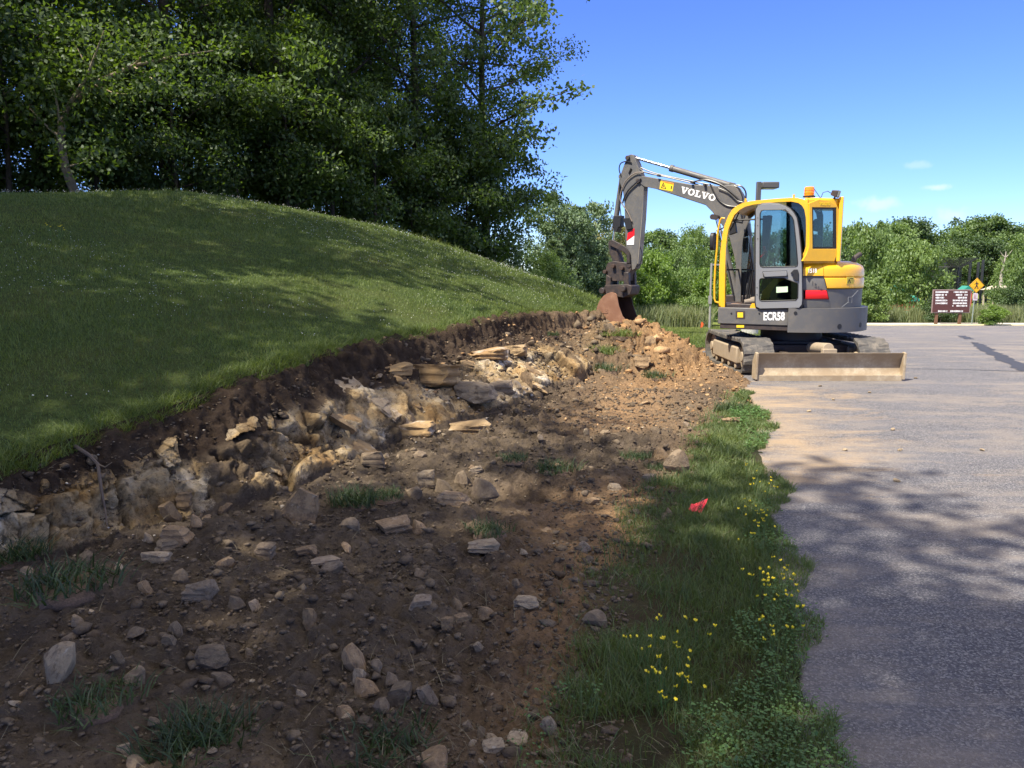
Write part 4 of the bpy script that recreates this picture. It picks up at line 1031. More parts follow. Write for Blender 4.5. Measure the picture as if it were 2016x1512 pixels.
def font_text(name, body, M, size, mat, parent, bold=.0, sx=1.0, th=.002, align='LEFT'):
    cu = bpy.data.curves.new(name, 'FONT'); cu.body = body; cu.size = size; cu.extrude = th / 2; cu.offset = bold; cu.align_x = align; cu.resolution_u = 3
    tmp = bpy.data.objects.new('tmp', cu); COL.objects.link(tmp)
    dg = bpy.context.evaluated_depsgraph_get(); me = bpy.data.meshes.new_from_object(tmp.evaluated_get(dg)); bpy.data.objects.remove(tmp); me.materials.clear()
    me.transform(M @ Matrix.Diagonal((sx, 1, 1, 1))); me.name = name
    return link(name, me, parent, mat)

# ---- boom, stick and bucket, drawn in the plane of the boom
bo = [(1258, 353), (1261, 347), (1266, 346), (1298, 351.6), (1361, 363), (1410, 366), (1440, 364), (1450, 369), (1457, 380), (1464, 395), (1468, 420), (1473, 460), (1477, 520), (1480, 570), (1478, 592), (1470, 597), (1462, 590), (1456, 560), (1445, 505), (1436, 470), (1424, 447), (1413, 433), (1402, 417), (1389, 404), (1340, 388), (1291, 372), (1266, 367), (1260, 362)]
HW = .085
q = MB(BM_); q.prism(tb(bo, HW), -HW, HW); boom = q.build('boom', GREY, ex, .010)
# foot bracket and swing post
q = MB(UP); q.box(.62, .98, -.34, .02, .90, 1.02); q.cyl((.80, -.16, .66), (.80, -.16, 1.06), .11, 20); q.build('swing_post', DARKST, ex, .012)
q = MB(BM_); a = tb([(1471, 588)])[0]; q.cyl((a[0], -.16, a[1]), (a[0], .16, a[1]), .045, 16); q.prism([(a[0] - .12, .95), (a[0] + .16, .95), (a[0] + .07, a[1] + .06), (a[0] - .07, a[1] + .06)], HW + .01, HW + .04); q.prism([(a[0] - .12, .95), (a[0] + .16, .95), (a[0] + .07, a[1] + .06), (a[0] - .07, a[1] + .06)], -HW - .04, -HW - .01); q.build('foot_bracket', DARKST, ex, .006)
def cylinder(p_px, q_px, split, rb, rr, name='hydraulic_cylinder', y=0.0, rodmat=CHROME, eye=.04):
    """barrel from p to the split, chrome rod from there to q"""
    a = tb([p_px], y)[0]; b = tb([q_px], y)[0]; A = Vector((a[0], y, a[1])); B = Vector((b[0], y, b[1])); M = A.lerp(B, split)
    g = MB(BM_); g.cyl(A, M, rb, 18); g.cyl(M - (M - A).normalized() * .05, M, rb * 1.18, 18); g.cyl(A + Vector((0, -eye * 1.3, 0)), A + Vector((0, eye * 1.3, 0)), eye, 14)
    o = g.build(name, GREY, ex, 0, True)
    g = MB(BM_); g.cyl(M, B, rr, 14); g.build('piston_rod', rodmat, o, 0, True); g = MB(BM_); g.cyl(B + Vector((0, -eye * 1.2, 0)), B + Vector((0, eye * 1.2, 0)), eye * .9, 14); g.build('rod_eye', DARKST, o, 0, True); return o
cylinder((1441, 366), (1245, 309), .60, .045, .022)                        # dipper cylinder on top
cylinder((1452, 592), (1411, 428), .70, .052, .028, y=.13)                 # boom cylinder
q = MB(BM_); a = tb([(1411, 428)])[0]; q.cyl((a[0], -.17, a[1]), (a[0], .17, a[1]), .04, 16); q.build('pin', DARKST, boom)
q = MB(BM_); q.prism(tb([(1432, 372), (1437, 358), (1444, 360), (1450, 372)], .05), -.05, .05); q.build('cylinder_bracket', GREY, boom, .005)
# stick
sk = [(1236, 306), (1242, 303.5), (1247, 305), (1253, 319), (1262, 345), (1267.5, 356), (1267.5, 368), (1263, 431), (1255, 518), (1251, 529), (1243, 532), (1236, 529), (1234, 518), (1231, 470), (1229, 400), (1226, 376), (1220, 360), (1221, 345), (1228, 325)]
q = MB(BM_); q.prism(tb(sk, .075), -.075, .075, holes=[tb([(1237, 341), (1242, 331), (1245, 334), (1239, 347)], .075)]); stick = q.build('stick', GREY, ex, .008)
q = MB(BM_); q.prism(tb([(1256, 516), (1264, 431), (1268.5, 368), (1270.5, 369), (1267, 431), (1259, 520)], .02), -.072, .072); q.build('wear_plate', paint('worn steel', (.30, .26, .2), .5, .3, .5), stick)
for p in ((1241, 312), (1262, 357), (1244, 523)):
    a = tb([p])[0]; q = MB(BM_); q.cyl((a[0], -.11, a[1]), (a[0], .11, a[1]), .036, 16); q.build('pin', DARKST, stick, .004)
cylinder((1225, 348), (1206, 477), .80, .042, .020, y=0)
q = MB(BM_); q.prism(tb([(1207, 425), (1222, 424), (1221, 446), (1217, 448), (1214, 457), (1208, 456), (1208, 447), (1205, 446)], .07), -.06, .07); q.build('cylinder_guard', BLACK, ex, .006)
q = MB(BM_); q.prism(tb([(1227, 430), (1240, 428), (1245, 450), (1234, 453)], .10), .078, .11); q.build('valve_cover', BLACK, stick, .006)
q = MB(BM_); q.prism(tb([(1236, 459), (1249, 449), (1249, 463), (1234, 474)], .08), .078, .081); q.build('red_stripe', RED, stick)
q = MB(BM_); q.prism(tb([(1234, 475), (1249, 464), (1248, 482), (1234, 482)], .08), .078, .081); q.build('white_stripe', WHITE, stick)
# bucket linkage
def link_bar(pts, y, w, mat=DARKST, name='link'):
    P = tb(pts, y); q = MB(BM_)
    q.prism(P, y - w / 2, y + w / 2); return q.build(name, mat, ex, .006)
for yy in (.105, -.105):
    link_bar([(1199, 474), (1205, 472), (1216, 477), (1232, 486), (1240, 498), (1241, 518), (1234, 519), (1235, 503), (1227, 495), (1212, 488), (1200, 483)], yy, .03)
link_bar([(1201, 478), (1209, 480), (1217, 490), (1225, 516), (1212, 518), (1205, 500)], 0, .16)
# quick coupler
q = MB(BM_); q.prism(tb([(1193, 525), (1197, 517), (1208, 514), (1222, 516), (1240, 518), (1243, 530), (1238, 540), (1237, 553), (1205, 553), (1195, 548), (1192, 536)], .10), -.10, .10)
q.prism(tb([(1193, 540), (1202, 546), (1202, 562), (1192, 566)], .14), .07, .14); q.prism(tb([(1228, 536), (1237, 536), (1238, 564), (1227, 564)], .14), .07, .14)
q.prism(tb([(1193, 540), (1202, 546), (1202, 562), (1192, 566)], .14), -.14, -.07); q.prism(tb([(1228, 536), (1237, 536), (1238, 564), (1227, 564)], .14), -.14, -.07); cp = q.build('quick_coupler', DARKST, ex, .008)
q = MB(BM_); q.prism(tb([(1188, 570), (1191, 561), (1226, 560), (1236, 560), (1243, 563), (1243, 572), (1240, 580), (1228, 586), (1215, 584), (1206, 578), (1196, 582), (1189, 578)], .15), -.15, .15)
a = tb([(1238, 568)])[0]; q.cyl((a[0], -.22, a[1]), (a[0], .22, a[1]), .05, 16); a = tb([(1196, 572)])[0]; q.cyl((a[0], -.20, a[1]), (a[0], .20, a[1]), .05, 16); q.build('bucket_hanger', DARKST, ex, .008)
for p in ((1199, 535), (1215, 524), (1232, 528)):
    a = tb([p])[0]; q = MB(BM_); q.cyl((a[0], -.16, a[1]), (a[0], .16, a[1]), .032, 14); q.build('pin', RUSTD, cp, .004)
# bucket: two cheeks and a rolled back shell
W2 = .25
bk = tb([(1204, 575), (1195, 578), (1187.5, 583), (1181, 591), (1177, 599), (1174, 609), (1175, 619), (1180, 627), (1192, 632), (1212, 634.5), (1234, 636)], W2)
ed = tb([(1238, 637), (1225, 622), (1218, 602), (1214, 580), (1211, 577)], W2)
q = MB(BM_); q.prism(bk + ed, W2 - .018, W2); bu = q.build('bucket', RUST, ex, .004)
q = MB(BM_); q.prism(bk + ed, -W2, -W2 + .018); q.build('cheek', RUSTD, bu, .004)
q = MB(BM_); th = .016; cxb = sum(p[0] for p in bk) / len(bk); czb = sum(p[1] for p in bk) / len(bk)
inn = [(x + (cxb - x) * .06, z + (czb - z) * .06) for x, z in bk]
q.prism(bk + inn[::-1], -W2 + .018, W2 - .018); q.build('shell', RUST, bu, .002)
lip = bk[-1]; q = MB(BM_)
for k in range(5):
    yy = -W2 + .03 + k * (2 * W2 - .06) / 4
    q._add([(lip[0] - .0, yy - .03, lip[1] - .01), (lip[0], yy + .03, lip[1] - .01), (lip[0] - .11, yy + .018, lip[1] - .04), (lip[0] - .11, yy - .018, lip[1] - .04), (lip[0], yy - .03, lip[1] + .025), (lip[0], yy + .03, lip[1] + .025)], [(0, 1, 2, 3), (4, 5, 2, 3), (0, 4, 3), (1, 2, 5), (0, 1, 5, 4)])
q.build('cutting_teeth', DARKST, bu)
a = tb([(1183, 611), (1199, 607), (1199, 614), (1184, 617)], W2)
q = MB(BM_); L = [(x, W2 + .003, z) for x, z in tb([(1184, 606), (1184, 615), (1189, 616)], W2)]; q.tube(L, .006, 6)
q.build('weld_mark', RUST, bu)
# embossed letters on the cheek, worn
o_ = Vector((bk[5][0] + 0, W2, 0)); p0 = tb([(1184, 616)], W2)[0]
TM = BM_ @ Matrix(((-1, 0, 0, p0[0]), (0, 0, 1, W2 + .003), (0, 1, 0, p0[1]), (0, 0, 0, 1)))
font_text('embossed_letters', 'LB', TM, .105, RUST, bu, .004, 1.1, .008)
# boom lettering and decals; local text axes: +x to the picture's right = -X of the boom frame
def text_matrix(px0, px1, hpx, y, tr, base):
    a = tr([px0], y)[0]; b = tr([px1], y)[0]; d = Vector((b[0] - a[0], 0, b[1] - a[1])); L = d.length; d.normalize(); u = Vector((-d.z, 0, d.x)); u = u if u.z > 0 else -u
    top = tr([(px0[0], px0[1] - hpx)], y)[0]; h = (Vector((top[0] - a[0], 0, top[1] - a[1]))).dot(u)
    return a, d, u, L, h
polys, wd = slab('VOLVO')
a, d, u, L, h = text_matrix((1339, 379.5), (1408, 397), 13.5, HW, tb, BM_)
M = BM_ @ Matrix(((d.x * L / wd, 0, u.x * h, a[0]), (0, 1, 0, HW + .0005), (d.z * L / wd, 0, u.z * h, a[1]), (0, 0, 0, 1)))
put_text('lettering', polys, M, .003, WHITE, boom)
q = MB(BM_); q.prism(tb([(1300.5, 355.5), (1327, 360.5), (1324, 377), (1298.5, 372)], HW), HW, HW + .003); dec = q.build('warning_decal', STICK, boom)
q = MB(BM_); q.prism(tb([(1301.5, 370), (1306, 358.6), (1312, 372)], HW), HW + .003, HW + .0045, holes=[tb([(1303.3, 369), (1306.2, 361.5), (1310, 370.5)], HW)]); q.build('warning_mark', BLACK, dec)
q = MB(BM_); q.prism(tb([(1305, 367), (1306, 363), (1308, 368.5)], HW), HW + .003, HW + .0045); q.prism(tb([(1321.5, 366), (1323.5, 366.4), (1322.3, 372.5), (1320.5, 372)], HW), HW + .003, HW + .0045); q.build('warning_mark', BLACK, dec)
q = MB(BM_); q.prism(tb([(1301, 355.8), (1327, 360.7), (1326.3, 363.3), (1312, 360.5)], HW), HW + .003, HW + .004); q.build('warning_band', plain('orange band', (.75, .22, .02), .5), dec)
# model number on the platform, sideways letters kept upright
def up_text(name, body, p0, p1, hpx, y, mat, parent, bold, th=.003):
    a, d, u, L, h = text_matrix(p0, p1, hpx, y, tu, UP)
    cu = bpy.data.curves.new(name, 'FONT'); cu.body = body; cu.size = 1; cu.offset = bold; cu.resolution_u = 3; cu.extrude = .5
    tmp = bpy.data.objects.new('tmp', cu); COL.objects.link(tmp); dg = bpy.context.evaluated_depsgraph_get()
    me = bpy.data.meshes.new_from_object(tmp.evaluated_get(dg)); bpy.data.objects.remove(tmp); me.materials.clear(); me.name = name
    co = np.zeros(len(me.vertices) * 3, np.float32); me.vertices.foreach_get('co', co); co = co.reshape(-1, 3)
    x0, x1, y0, y1 = co[:, 0].min(), co[:, 0].max(), co[:, 1].min(), co[:, 1].max()
    S = Matrix(((1 / (x1 - x0), 0, 0, -x0 / (x1 - x0)), (0, 1 / (y1 - y0), 0, -y0 / (y1 - y0)), (0, 0, 1, 0), (0, 0, 0, 1)))
    M = UP @ Matrix(((d.x * L, u.x * h, 0, a[0]), (0, 0, th, y + th * .5), (d.z * L, u.z * h, 0, a[1]), (0, 0, 0, 1))) @ S
    me.transform(M); return link(name, me, parent, mat)
up_text('lettering', 'ECR58', (1503, 631), (1545, 631), 17, .93, WHITE, ex, .035)
v = hoodpt(1592, 537, .918)
q = up_text('lettering', '1518', (1592, 537.5), (1608, 537), 8.5, .915, WHITE, ex, .02)
# VOLVO pressed into the rear of the roof
a = tq([(1613, 404), (1634, 404), (1613, 398)])
# (kept subtle: same yellow, a little proud)
d = Vector((1, 0, 0)); L = a[1][0] - a[0][0]; h = a[2][1] - a[0][1]
M = CHF @ Matrix(((L / wd, 0, 0, a[0][0]), (0, 1, 0, .0), (0, 0, h, a[0][1]), (0, 0, 0, 1)))
put_text('pressed_lettering', polys, M, .004, STICK, roof)
# hoses
def hose(pts, y=.02, r=.011, name='hose', mat=HOSE):
    n = len(pts); ys = y if isinstance(y, (list, tuple)) else [y] * n
    P = []
    for (p, yy) in zip(pts, ys): a = tb([p], yy)[0]; P.append(Vector((a[0], yy, a[1])))
    out = []
    for i in range(len(P) - 1):
        p0 = P[max(i - 1, 0)]; p1 = P[i]; p2 = P[i + 1]; p3 = P[min(i + 2, len(P) - 1)]
        for k in range(6):
            t = k / 6; out.append(.5 * ((2 * p1) + (p2 - p0) * t + (2 * p0 - 5 * p1 + 4 * p2 - p3) * t * t + (3 * p1 - p0 - 3 * p2 + p3) * t ** 3))
    out.append(P[-1]); q = MB(BM_); q.tube(out, r, 7); q.build(name, mat, ex, 0, True)
hose([(1245, 345), (1260, 338), (1300, 346), (1360, 360), (1400, 371), (1425, 384), (1446, 402)], .06, .010)
hose([(1230, 330), (1250, 326), (1272, 340), (1310, 347), (1365, 357), (1410, 368), (1440, 392), (1455, 402)], .03, .010)
hose([(1246, 322), (1262, 330), (1290, 341), (1340, 352), (1365, 358)], -.02, .009)
hose([(1365, 358), (1390, 354), (1420, 364), (1446, 384), (1460, 400)], .09, .011)
hose([(1398, 362), (1412, 390), (1430, 404), (1450, 407)], .10, .011)
hose([(1414, 370), (1432, 378), (1450, 394), (1462, 398)], .11, .009)
hose([(1440, 365), (1458, 366), (1468, 378), (1468, 396)], .05, .012)
hose([(1445, 366), (1454, 370), (1461, 386), (1462, 398)], .08, .010)
hose([(1438, 366), (1450, 376), (1456, 390), (1459, 402)], .02, .010)
hose([(1243, 320), (1232, 318), (1222, 322), (1219, 333), (1222, 345)], .09, .010)
hose([(1266, 340), (1250, 341), (1232, 356), (1222, 380), (1222, 396), (1236, 418), (1244, 436)], .10, .009, mat=plain('pale hose', (.22, .18, .15), .4))
hose([(1262, 352), (1250, 362), (1236, 376), (1228, 392), (1226, 400)], .10, .013)
hose([(1258, 480), (1264, 500), (1260, 520), (1250, 527)], .05, .008)
hose([(1222, 345), (1219, 380), (1222, 420), (1224, 430)], .06, .008)
hose([(1456, 405), (1462, 436), (1470, 480), (1478, 528)], .12, .012)
hose([(1461, 404), (1468, 440), (1476, 490), (1482, 530)], .11, .012)
hose([(1478, 530), (1473, 560), (1465, 590)], .12, .011)
hose([(1482, 532), (1478, 560), (1468, 592)], .10, .010)
hose([(1426, 497), (1436, 540), (1446, 590)], .20, .010)
for p in ((1363, 360), (1297, 346), (1388, 364), (1465, 457), (1464, 473), (1470, 492), (1473, 520)):
    a = tb([p], .1)[0]; q = MB(BM_); q.box(a[0] - .02, a[0] + .02, .03, .135, a[1] - .012, a[1] + .012); q.build('hose_clamp', DUSTY if p[0] > 1460 else DARKST, boom, .003)
# ================================================================== trees and shrubs
LF_WOOD = leafmat('wood leaves', (.026, .056, .012), (.110, .170, .030), .5, (.16, .22, .035))
LF_BLUE = leafmat('cottonwood leaves', (.030, .060, .022), (.115, .175, .055), .4, (.2, .23, .07))
LF_FAR = leafmat('far leaves', (.065, .120, .030), (.18, .26, .065), .35, sc=.35)
LF_DARKF = leafmat('dark far leaves', (.032, .068, .022), (.095, .150, .045), .33, sc=.35)
LF_MIDF = leafmat('mid far leaves', (.045, .085, .022), (.13, .20, .045), .33, sc=.35)
LF_BRIGHT = leafmat('bright leaves', (.085, .155, .02), (.20, .30, .05), .4, sc=.4)
LF_PINE = leafmat('pine needles', (.07, .125, .06), (.17, .235, .12), .2)
LF_DULL = leafmat('dull leaves', (.14, .15, .06), (.30, .28, .12), .3)
BARK = plain('bark', (.060, .048, .038), .95, 0, .35, 14)
BARKP = plain('pale bark', (.33, .29, .24), .9, 0, .2, 10)
def leaf_quads(P, L, W, rng, droop=.3, up=None):
    n = len(P)
    a = rng.normal(size=(n, 3)); a[:, 2] -= droop; a /= np.linalg.norm(a, axis=1)[:, None]
    b = rng.normal(size=(n, 3)); b[:, 2] *= .6
    b -= (b * a).sum(1)[:, None] * a; b /= np.linalg.norm(b, axis=1)[:, None] + 1e-9
    L = L * rng.uniform(.6, 1.3, n)[:, None]; W = W * rng.uniform(.7, 1.2, n)[:, None]
    nrm = np.cross(a, b)
    V = np.stack([P, P + a * L * .45 + b * W * .5 + nrm * L * .06, P + a * L, P + a * L * .45 - b * W * .5 + nrm * L * .06], 1).reshape(-1, 3)
    return V, np.arange(n * 4).reshape(n, 4)
def tree_mesh(name, seed, H, Rr, base, nleaf, ll, lw, tr=.16, limbs=16, lean=0, top=.95, clump=.22, sub=5, gap=.0):
    rnd = random.Random(seed); rng = np.random.default_rng(seed)
    g = MB(); cl = []
    ph = rnd.uniform(0, 6); tp = []
    N = 9
    for i in range(N + 1):
        t = i / N; tp.append(Vector((lean * t * t * H + .025 * H * math.sin(ph + t * 4) * t, .025 * H * math.cos(ph * 2 + t * 3.5) * t, H * top * t)))
    g.tube(tp, [tr * (1 - .88 * i / N) * (1.25 if i == 0 else 1) for i in range(N + 1)], 9)
    def tpos(t): k = min(N - 1, int(t * N)); return tp[k].lerp(tp[k + 1], t * N - k)
    def prof(t):
        u = (t - base) / (1 - base); return max(.12, math.sin(math.pi * min(.97, .16 + .80 * u)) ** .7)
    for i in range(limbs):
        t = base + (1 - base) * ((i + .5) / limbs) ** .9 * .96
        az = i * 2.39996 + rnd.uniform(-.4, .4); ln = Rr * prof(t) * rnd.uniform(.7, 1.15); el = R(rnd.uniform(10, 35) + 35 * max(0, (t - .5)))
        p0 = tpos(t); d = Vector((math.cos(az) * math.cos(el), math.sin(az) * math.cos(el), math.sin(el)))
        pts = [p0]; nseg = 5
        for k in range(nseg): d = (d + Vector((rnd.uniform(-.2, .2), rnd.uniform(-.2, .2), rnd.uniform(-.12, .16)))).normalized(); pts.append(pts[-1] + d * ln / nseg)
        r0 = tr * .42 * (1 - t * .6); g.tube(pts, [r0 * (1 - .85 * k / nseg) for k in range(nseg + 1)], 6)
        cl.append((pts[-1], 1.0)); cl.append((pts[3], .8))
        for k in range(sub):
            q = pts[rnd.randint(2, nseg)]; d2 = Vector((rnd.gauss(0, 1), rnd.gauss(0, 1), rnd.gauss(.15, .6))).normalized(); e = q + d2 * ln * rnd.uniform(.2, .42)
            g.tube([q, q.lerp(e, .5) + Vector((0, 0, rnd.uniform(-.05, .08))) * ln, e], [r0 * .35, r0 * .22, r0 * .08], 4); cl.append((e, rnd.uniform(.6, 1.1)))
    cl.append((tp[-1], .9))
    W = np.array([w for _, w in cl]); W = W / W.sum(); idx = rng.choice(len(cl), nleaf, p=W)
    C = np.array([tuple(c) for c, _ in cl]); S = np.array([w for _, w in cl])
    v = rng.normal(size=(nleaf, 3)); v /= np.linalg.norm(v, axis=1)[:, None]; rr = rng.uniform(0, 1, nleaf) ** .5
    P = C[idx] + v * (rr * Rr * clump * S[idx])[:, None] * np.array([1, 1, .62])
    # sprays: pull leaves into small twig groups
    tw = rng.integers(0, max(1, nleaf // 14), nleaf); tc = C[idx] * 0
    sh = rng.normal(size=(max(1, nleaf // 14), 3)) * Rr * .02
    P = P + sh[tw]; P = P[P[:, 2] > .05]
    V, F = leaf_quads(P, ll, lw, rng)
    return g, V, F
def make_kind(nm, *a, **k):
    g, V, F = tree_mesh(nm, *a, **k)
    tm = bpy.data.meshes.new('trunk'); tm.from_pydata(g.v, [], g.f); tm.update(); tm.polygons.foreach_set('use_smooth', [True] * len(tm.polygons))
    cm = np_mesh('crown', V, F)
    return tm, cm
def place(kind, name, label, cat, x, y, s=1.0, rz=0, leaf=None, bark=BARK, group=None, z=None, sz=None, sink=.05, crown='crown', stem='trunk'):
    tm, cm = kind
    if z is None: z = float(ground_h(np.array([x]), np.array([y]))[0]) - sink
    t = thing(name, label, cat, (x, y, z), rz, group); t.scale = (s, s, sz or s)
    for nm, me, mt in ((stem, tm, bark), (crown, cm, leaf)):
        if not me.materials: me.materials.append(mt)
        o = bpy.data.objects.new(nm, me); COL.objects.link(o); o.parent = t
        if me.materials[0] != mt: o.material_slots[0].link = 'OBJECT'; o.material_slots[0].material = mt
    return t
K_BIG = [make_kind('big', 11, 12.5, 3.3, .10, 36000, .105, .072, .17, 26), make_kind('big', 12, 11.5, 3.0, .08, 34000, .100, .068, .15, 26), make_kind('big', 13, 13.0, 3.5, .10, 38000, .110, .072, .18, 28)]
K_COT = make_kind('cot', 21, 12.0, 3.1, .25, 17000, .120, .100, .15, 22, sub=5, clump=.17)
K_SHR = [make_kind('shr', 31, 2.6, 1.5, .05, 7000, .105, .055, .05, 12, clump=.30), make_kind('shr', 32, 3.4, 1.5, .04, 8000, .10, .05, .05, 14, clump=.28)]
WOOD_LABELS = [
 (-12.6, 16.2, 0, 1.00, 'tall dark tree at the far left edge of the wood with low branches'),
 (-10.0, 17.6, 1, 1.05, 'dark tree behind the left shoulder of the grassy hill with sunlit inner leaves'),
 (-7.9, 19.2, 2, .98, 'broad dark tree rising straight behind the crest of the grassy hill'),
 (-6.0, 20.6, 0, 1.02, 'dark tree right of the hill crest with bright leaves at mid height'),
 (-4.3, 21.6, 1, 1.00, 'dark dense tree above the descending shoulder of the hill'),
 (-2.7, 23.2, 2, .90, 'dark tree just left of the open crowned tree at the wood corner'),
]
for i, (x, y, k, s, lab) in enumerate(WOOD_LABELS): place(K_BIG[k], 'tree', lab, 'tree', x, y, s, i * 1.7, LF_WOOD, group='dark trees of the near wood')
place(K_COT, 'tree', 'tall open tree at the right end of the wood, blue sky through its crown', 'tree', -.75, 24.2, 1.05, 5.0, LF_BLUE)
for i, (x, y, k) in enumerate([(-15.5, 21, 1), (-12.3, 22.5, 2), (-9.3, 23.5, 0), (-6.6, 25.5, 1), (-4.4, 26.5, 2), (-17.5, 17.5, 0), (-5.4, 29, 1), (-14.5, 27, 0), (-10.5, 28, 2), (-7, 30, 0), (-8.8, 32, 1)]):
    place(K_BIG[k], 'tree', 'dark tree deeper in the near wood, seen only between the front crowns', 'tree', x, y, 1.0, i * 2.1, LF_WOOD, group='trees deeper in the near wood')
SH = [(-11.5, 15.2), (-9.9, 15.7), (-8.6, 16.6), (-7.2, 17.2), (-6.2, 18.0), (-5.2, 18.5), (-4.3, 19.2), (-3.4, 20.0), (-2.6, 20.9), (-1.8, 21.6), (-1.3, 22.3), (-.75, 22.9), (-10.8, 14.0), (-7.9, 18.2), (-5.6, 20), (-2.2, 22.8), (-12.5, 13), (-11.8, 17.5), (-13.6, 15.5), (-9.2, 19.5), (-10.8, 16.5)]
for i, (x, y) in enumerate(SH):
    place(K_SHR[i % 2], 'shrub', 'leafy shrub of the dark undergrowth along the edge of the near wood', 'shrub', x, y + .5, (1.0 + .28 * ((i * 7) % 4) / 3) * (1.15 if 9 < i < 13 else 1), i * 1.3, LF_WOOD, group='undergrowth shrubs along the wood edge', stem='stem', crown='foliage')
place(K_SHR[0], 'shrub', 'light green shrub below the open crowned tree at the wood corner', 'shrub', -.55, 24.0, 1.2, 1.4, LF_BLUE, stem='stem', crown='foliage')
# trees of the same wood beside and behind the photographer: they cast the dappled shade
K_SHADE = [make_kind('shade', 41, 12.5, 4.1, .50, 8500, .24, .16, .2, 18, clump=.25), make_kind('shade', 42, 11.5, 3.9, .48, 7500, .24, .16, .18, 16, clump=.25)]
SHADE = [(-3.6, -3.4, 0, 1.0), (-3.1, -1.9, 1, .72), (-7.2, -1.6, 1, 1.0), (-9.6, 1.6, 0, 1.0), (-1.2, -7.2, 1, 1.0), (-12.2, 4.6, 1, 1.05), (-14.5, 8.3, 0, 1.0), (-16.5, 12.2, 1, 1.05), (-15.5, 3.5, 0, 1.0), (-9.6, 7.4, 1, 1.08), ]
for i, (x, y, k, s) in enumerate(SHADE):
    place(K_SHADE[k], 'tree', 'tall shade tree standing beside the photographer, outside the picture', 'tree', x, y, s, i * 2.4, LF_WOOD, group='shade trees beside the photographer')

# ---- trees in the middle distance and the far wood
K_MID = [make_kind('mid', 51, 6, 2.3, .12, 7000, .15, .10, .08, 15), make_kind('mid', 52, 6, 1.9, .10, 7000, .15, .10, .08, 15, clump=.2), make_kind('mid', 53, 6, 2.8, .10, 7500, .16, .11, .08, 16)]
K_FAR = [make_kind('far', 61, 10, 4.6, .12, 6500, .34, .26, .16, 22, sub=6, clump=.20), make_kind('far', 62, 10, 4.0, .10, 6000, .33, .25, .16, 20, sub=6, clump=.2), make_kind('far', 63, 10, 5.2, .10, 7500, .36, .26, .16, 24, sub=6, clump=.19)]
K_BUSH = [make_kind('bush', 71, 3, 2.2, .03, 5500, .20, .13, .05, 14, clump=.28), make_kind('bush', 72, 3, 1.8, .03, 5500, .19, .12, .05, 14, clump=.26)]
def pine_mesh(seed, H, Rr):
    rnd = random.Random(seed); rng = np.random.default_rng(seed); g = MB(); P = []; D = []
    g.tube([(0, 0, 0), (0.05, 0, H * .5), (0, 0.03, H)], [.10, .06, .012], 8)
    k = 0; z = .12 * H
    while z < H * .97:
        u = z / H; ln = Rr * (1 - u) ** .75 * rnd.uniform(.8, 1.15) + .12
        for j in range(5):
            az = k * 1.1 + j * 1.2566 + rnd.uniform(-.3, .3); e = R(12 + 30 * u); d = Vector((math.cos(az) * math.cos(e), math.sin(az) * math.cos(e), math.sin(e)))
            pts = [Vector((0, 0, z)), Vector((0, 0, z)) + d * ln * .55, Vector((0, 0, z + .06 * ln)) + d * ln]
            g.tube(pts, [.025, .015, .005], 4)
            for m in range(int(10 + 26 * ln)):
                t = rnd.uniform(.3, 1); c = pts[0].lerp(pts[2], t); s = Vector((rnd.gauss(0, 1), rnd.gauss(0, 1), rnd.gauss(.2, .5))) * .13 * ln * (1.1 - t * .6)
                c = c + s
                for q in range(9): P.append(tuple(c)); v = Vector((rnd.gauss(0, 1), rnd.gauss(0, 1), rnd.gauss(.5, .8))) + d; D.append(tuple(v.normalized()))
        z += H * .055; k += 1
    P = np.array(P); D = np.array(D); b = rng.normal(size=D.shape); b -= (b * D).sum(1)[:, None] * D; b /= np.linalg.norm(b, axis=1)[:, None]
    L = .17; V = np.stack([P, P + D * L * .5 + b * .018, P + D * L, P + D * L * .5 - b * .018], 1).reshape(-1, 3)
    tm = bpy.data.meshes.new('trunk'); tm.from_pydata(g.v, [], g.f); tm.update()
    return tm, np_mesh('crown', V, np.arange(len(P) * 4).reshape(-1, 4))
K_PINE = pine_mesh(5, 5.0, 1.7)
def far_tree(kind, name, label, px, py, d, leaf, H0, wide=1.0, group=None, bark=BARK, rz=None, crown='crown', stem='trunk', cat=None):
    q = at_y(px, py, d); z0 = float(ground_h(np.array([q.x]), np.array([d]))[0]); H = q.z - z0
    sz = H / H0; s = sz * wide
    return place(kind, name, label, cat or name.split('_')[-1], q.x, d, s, (px * .37) if rz is None else rz, leaf, bark, group, z=z0 - .1, sz=sz, crown=crown, stem=stem)
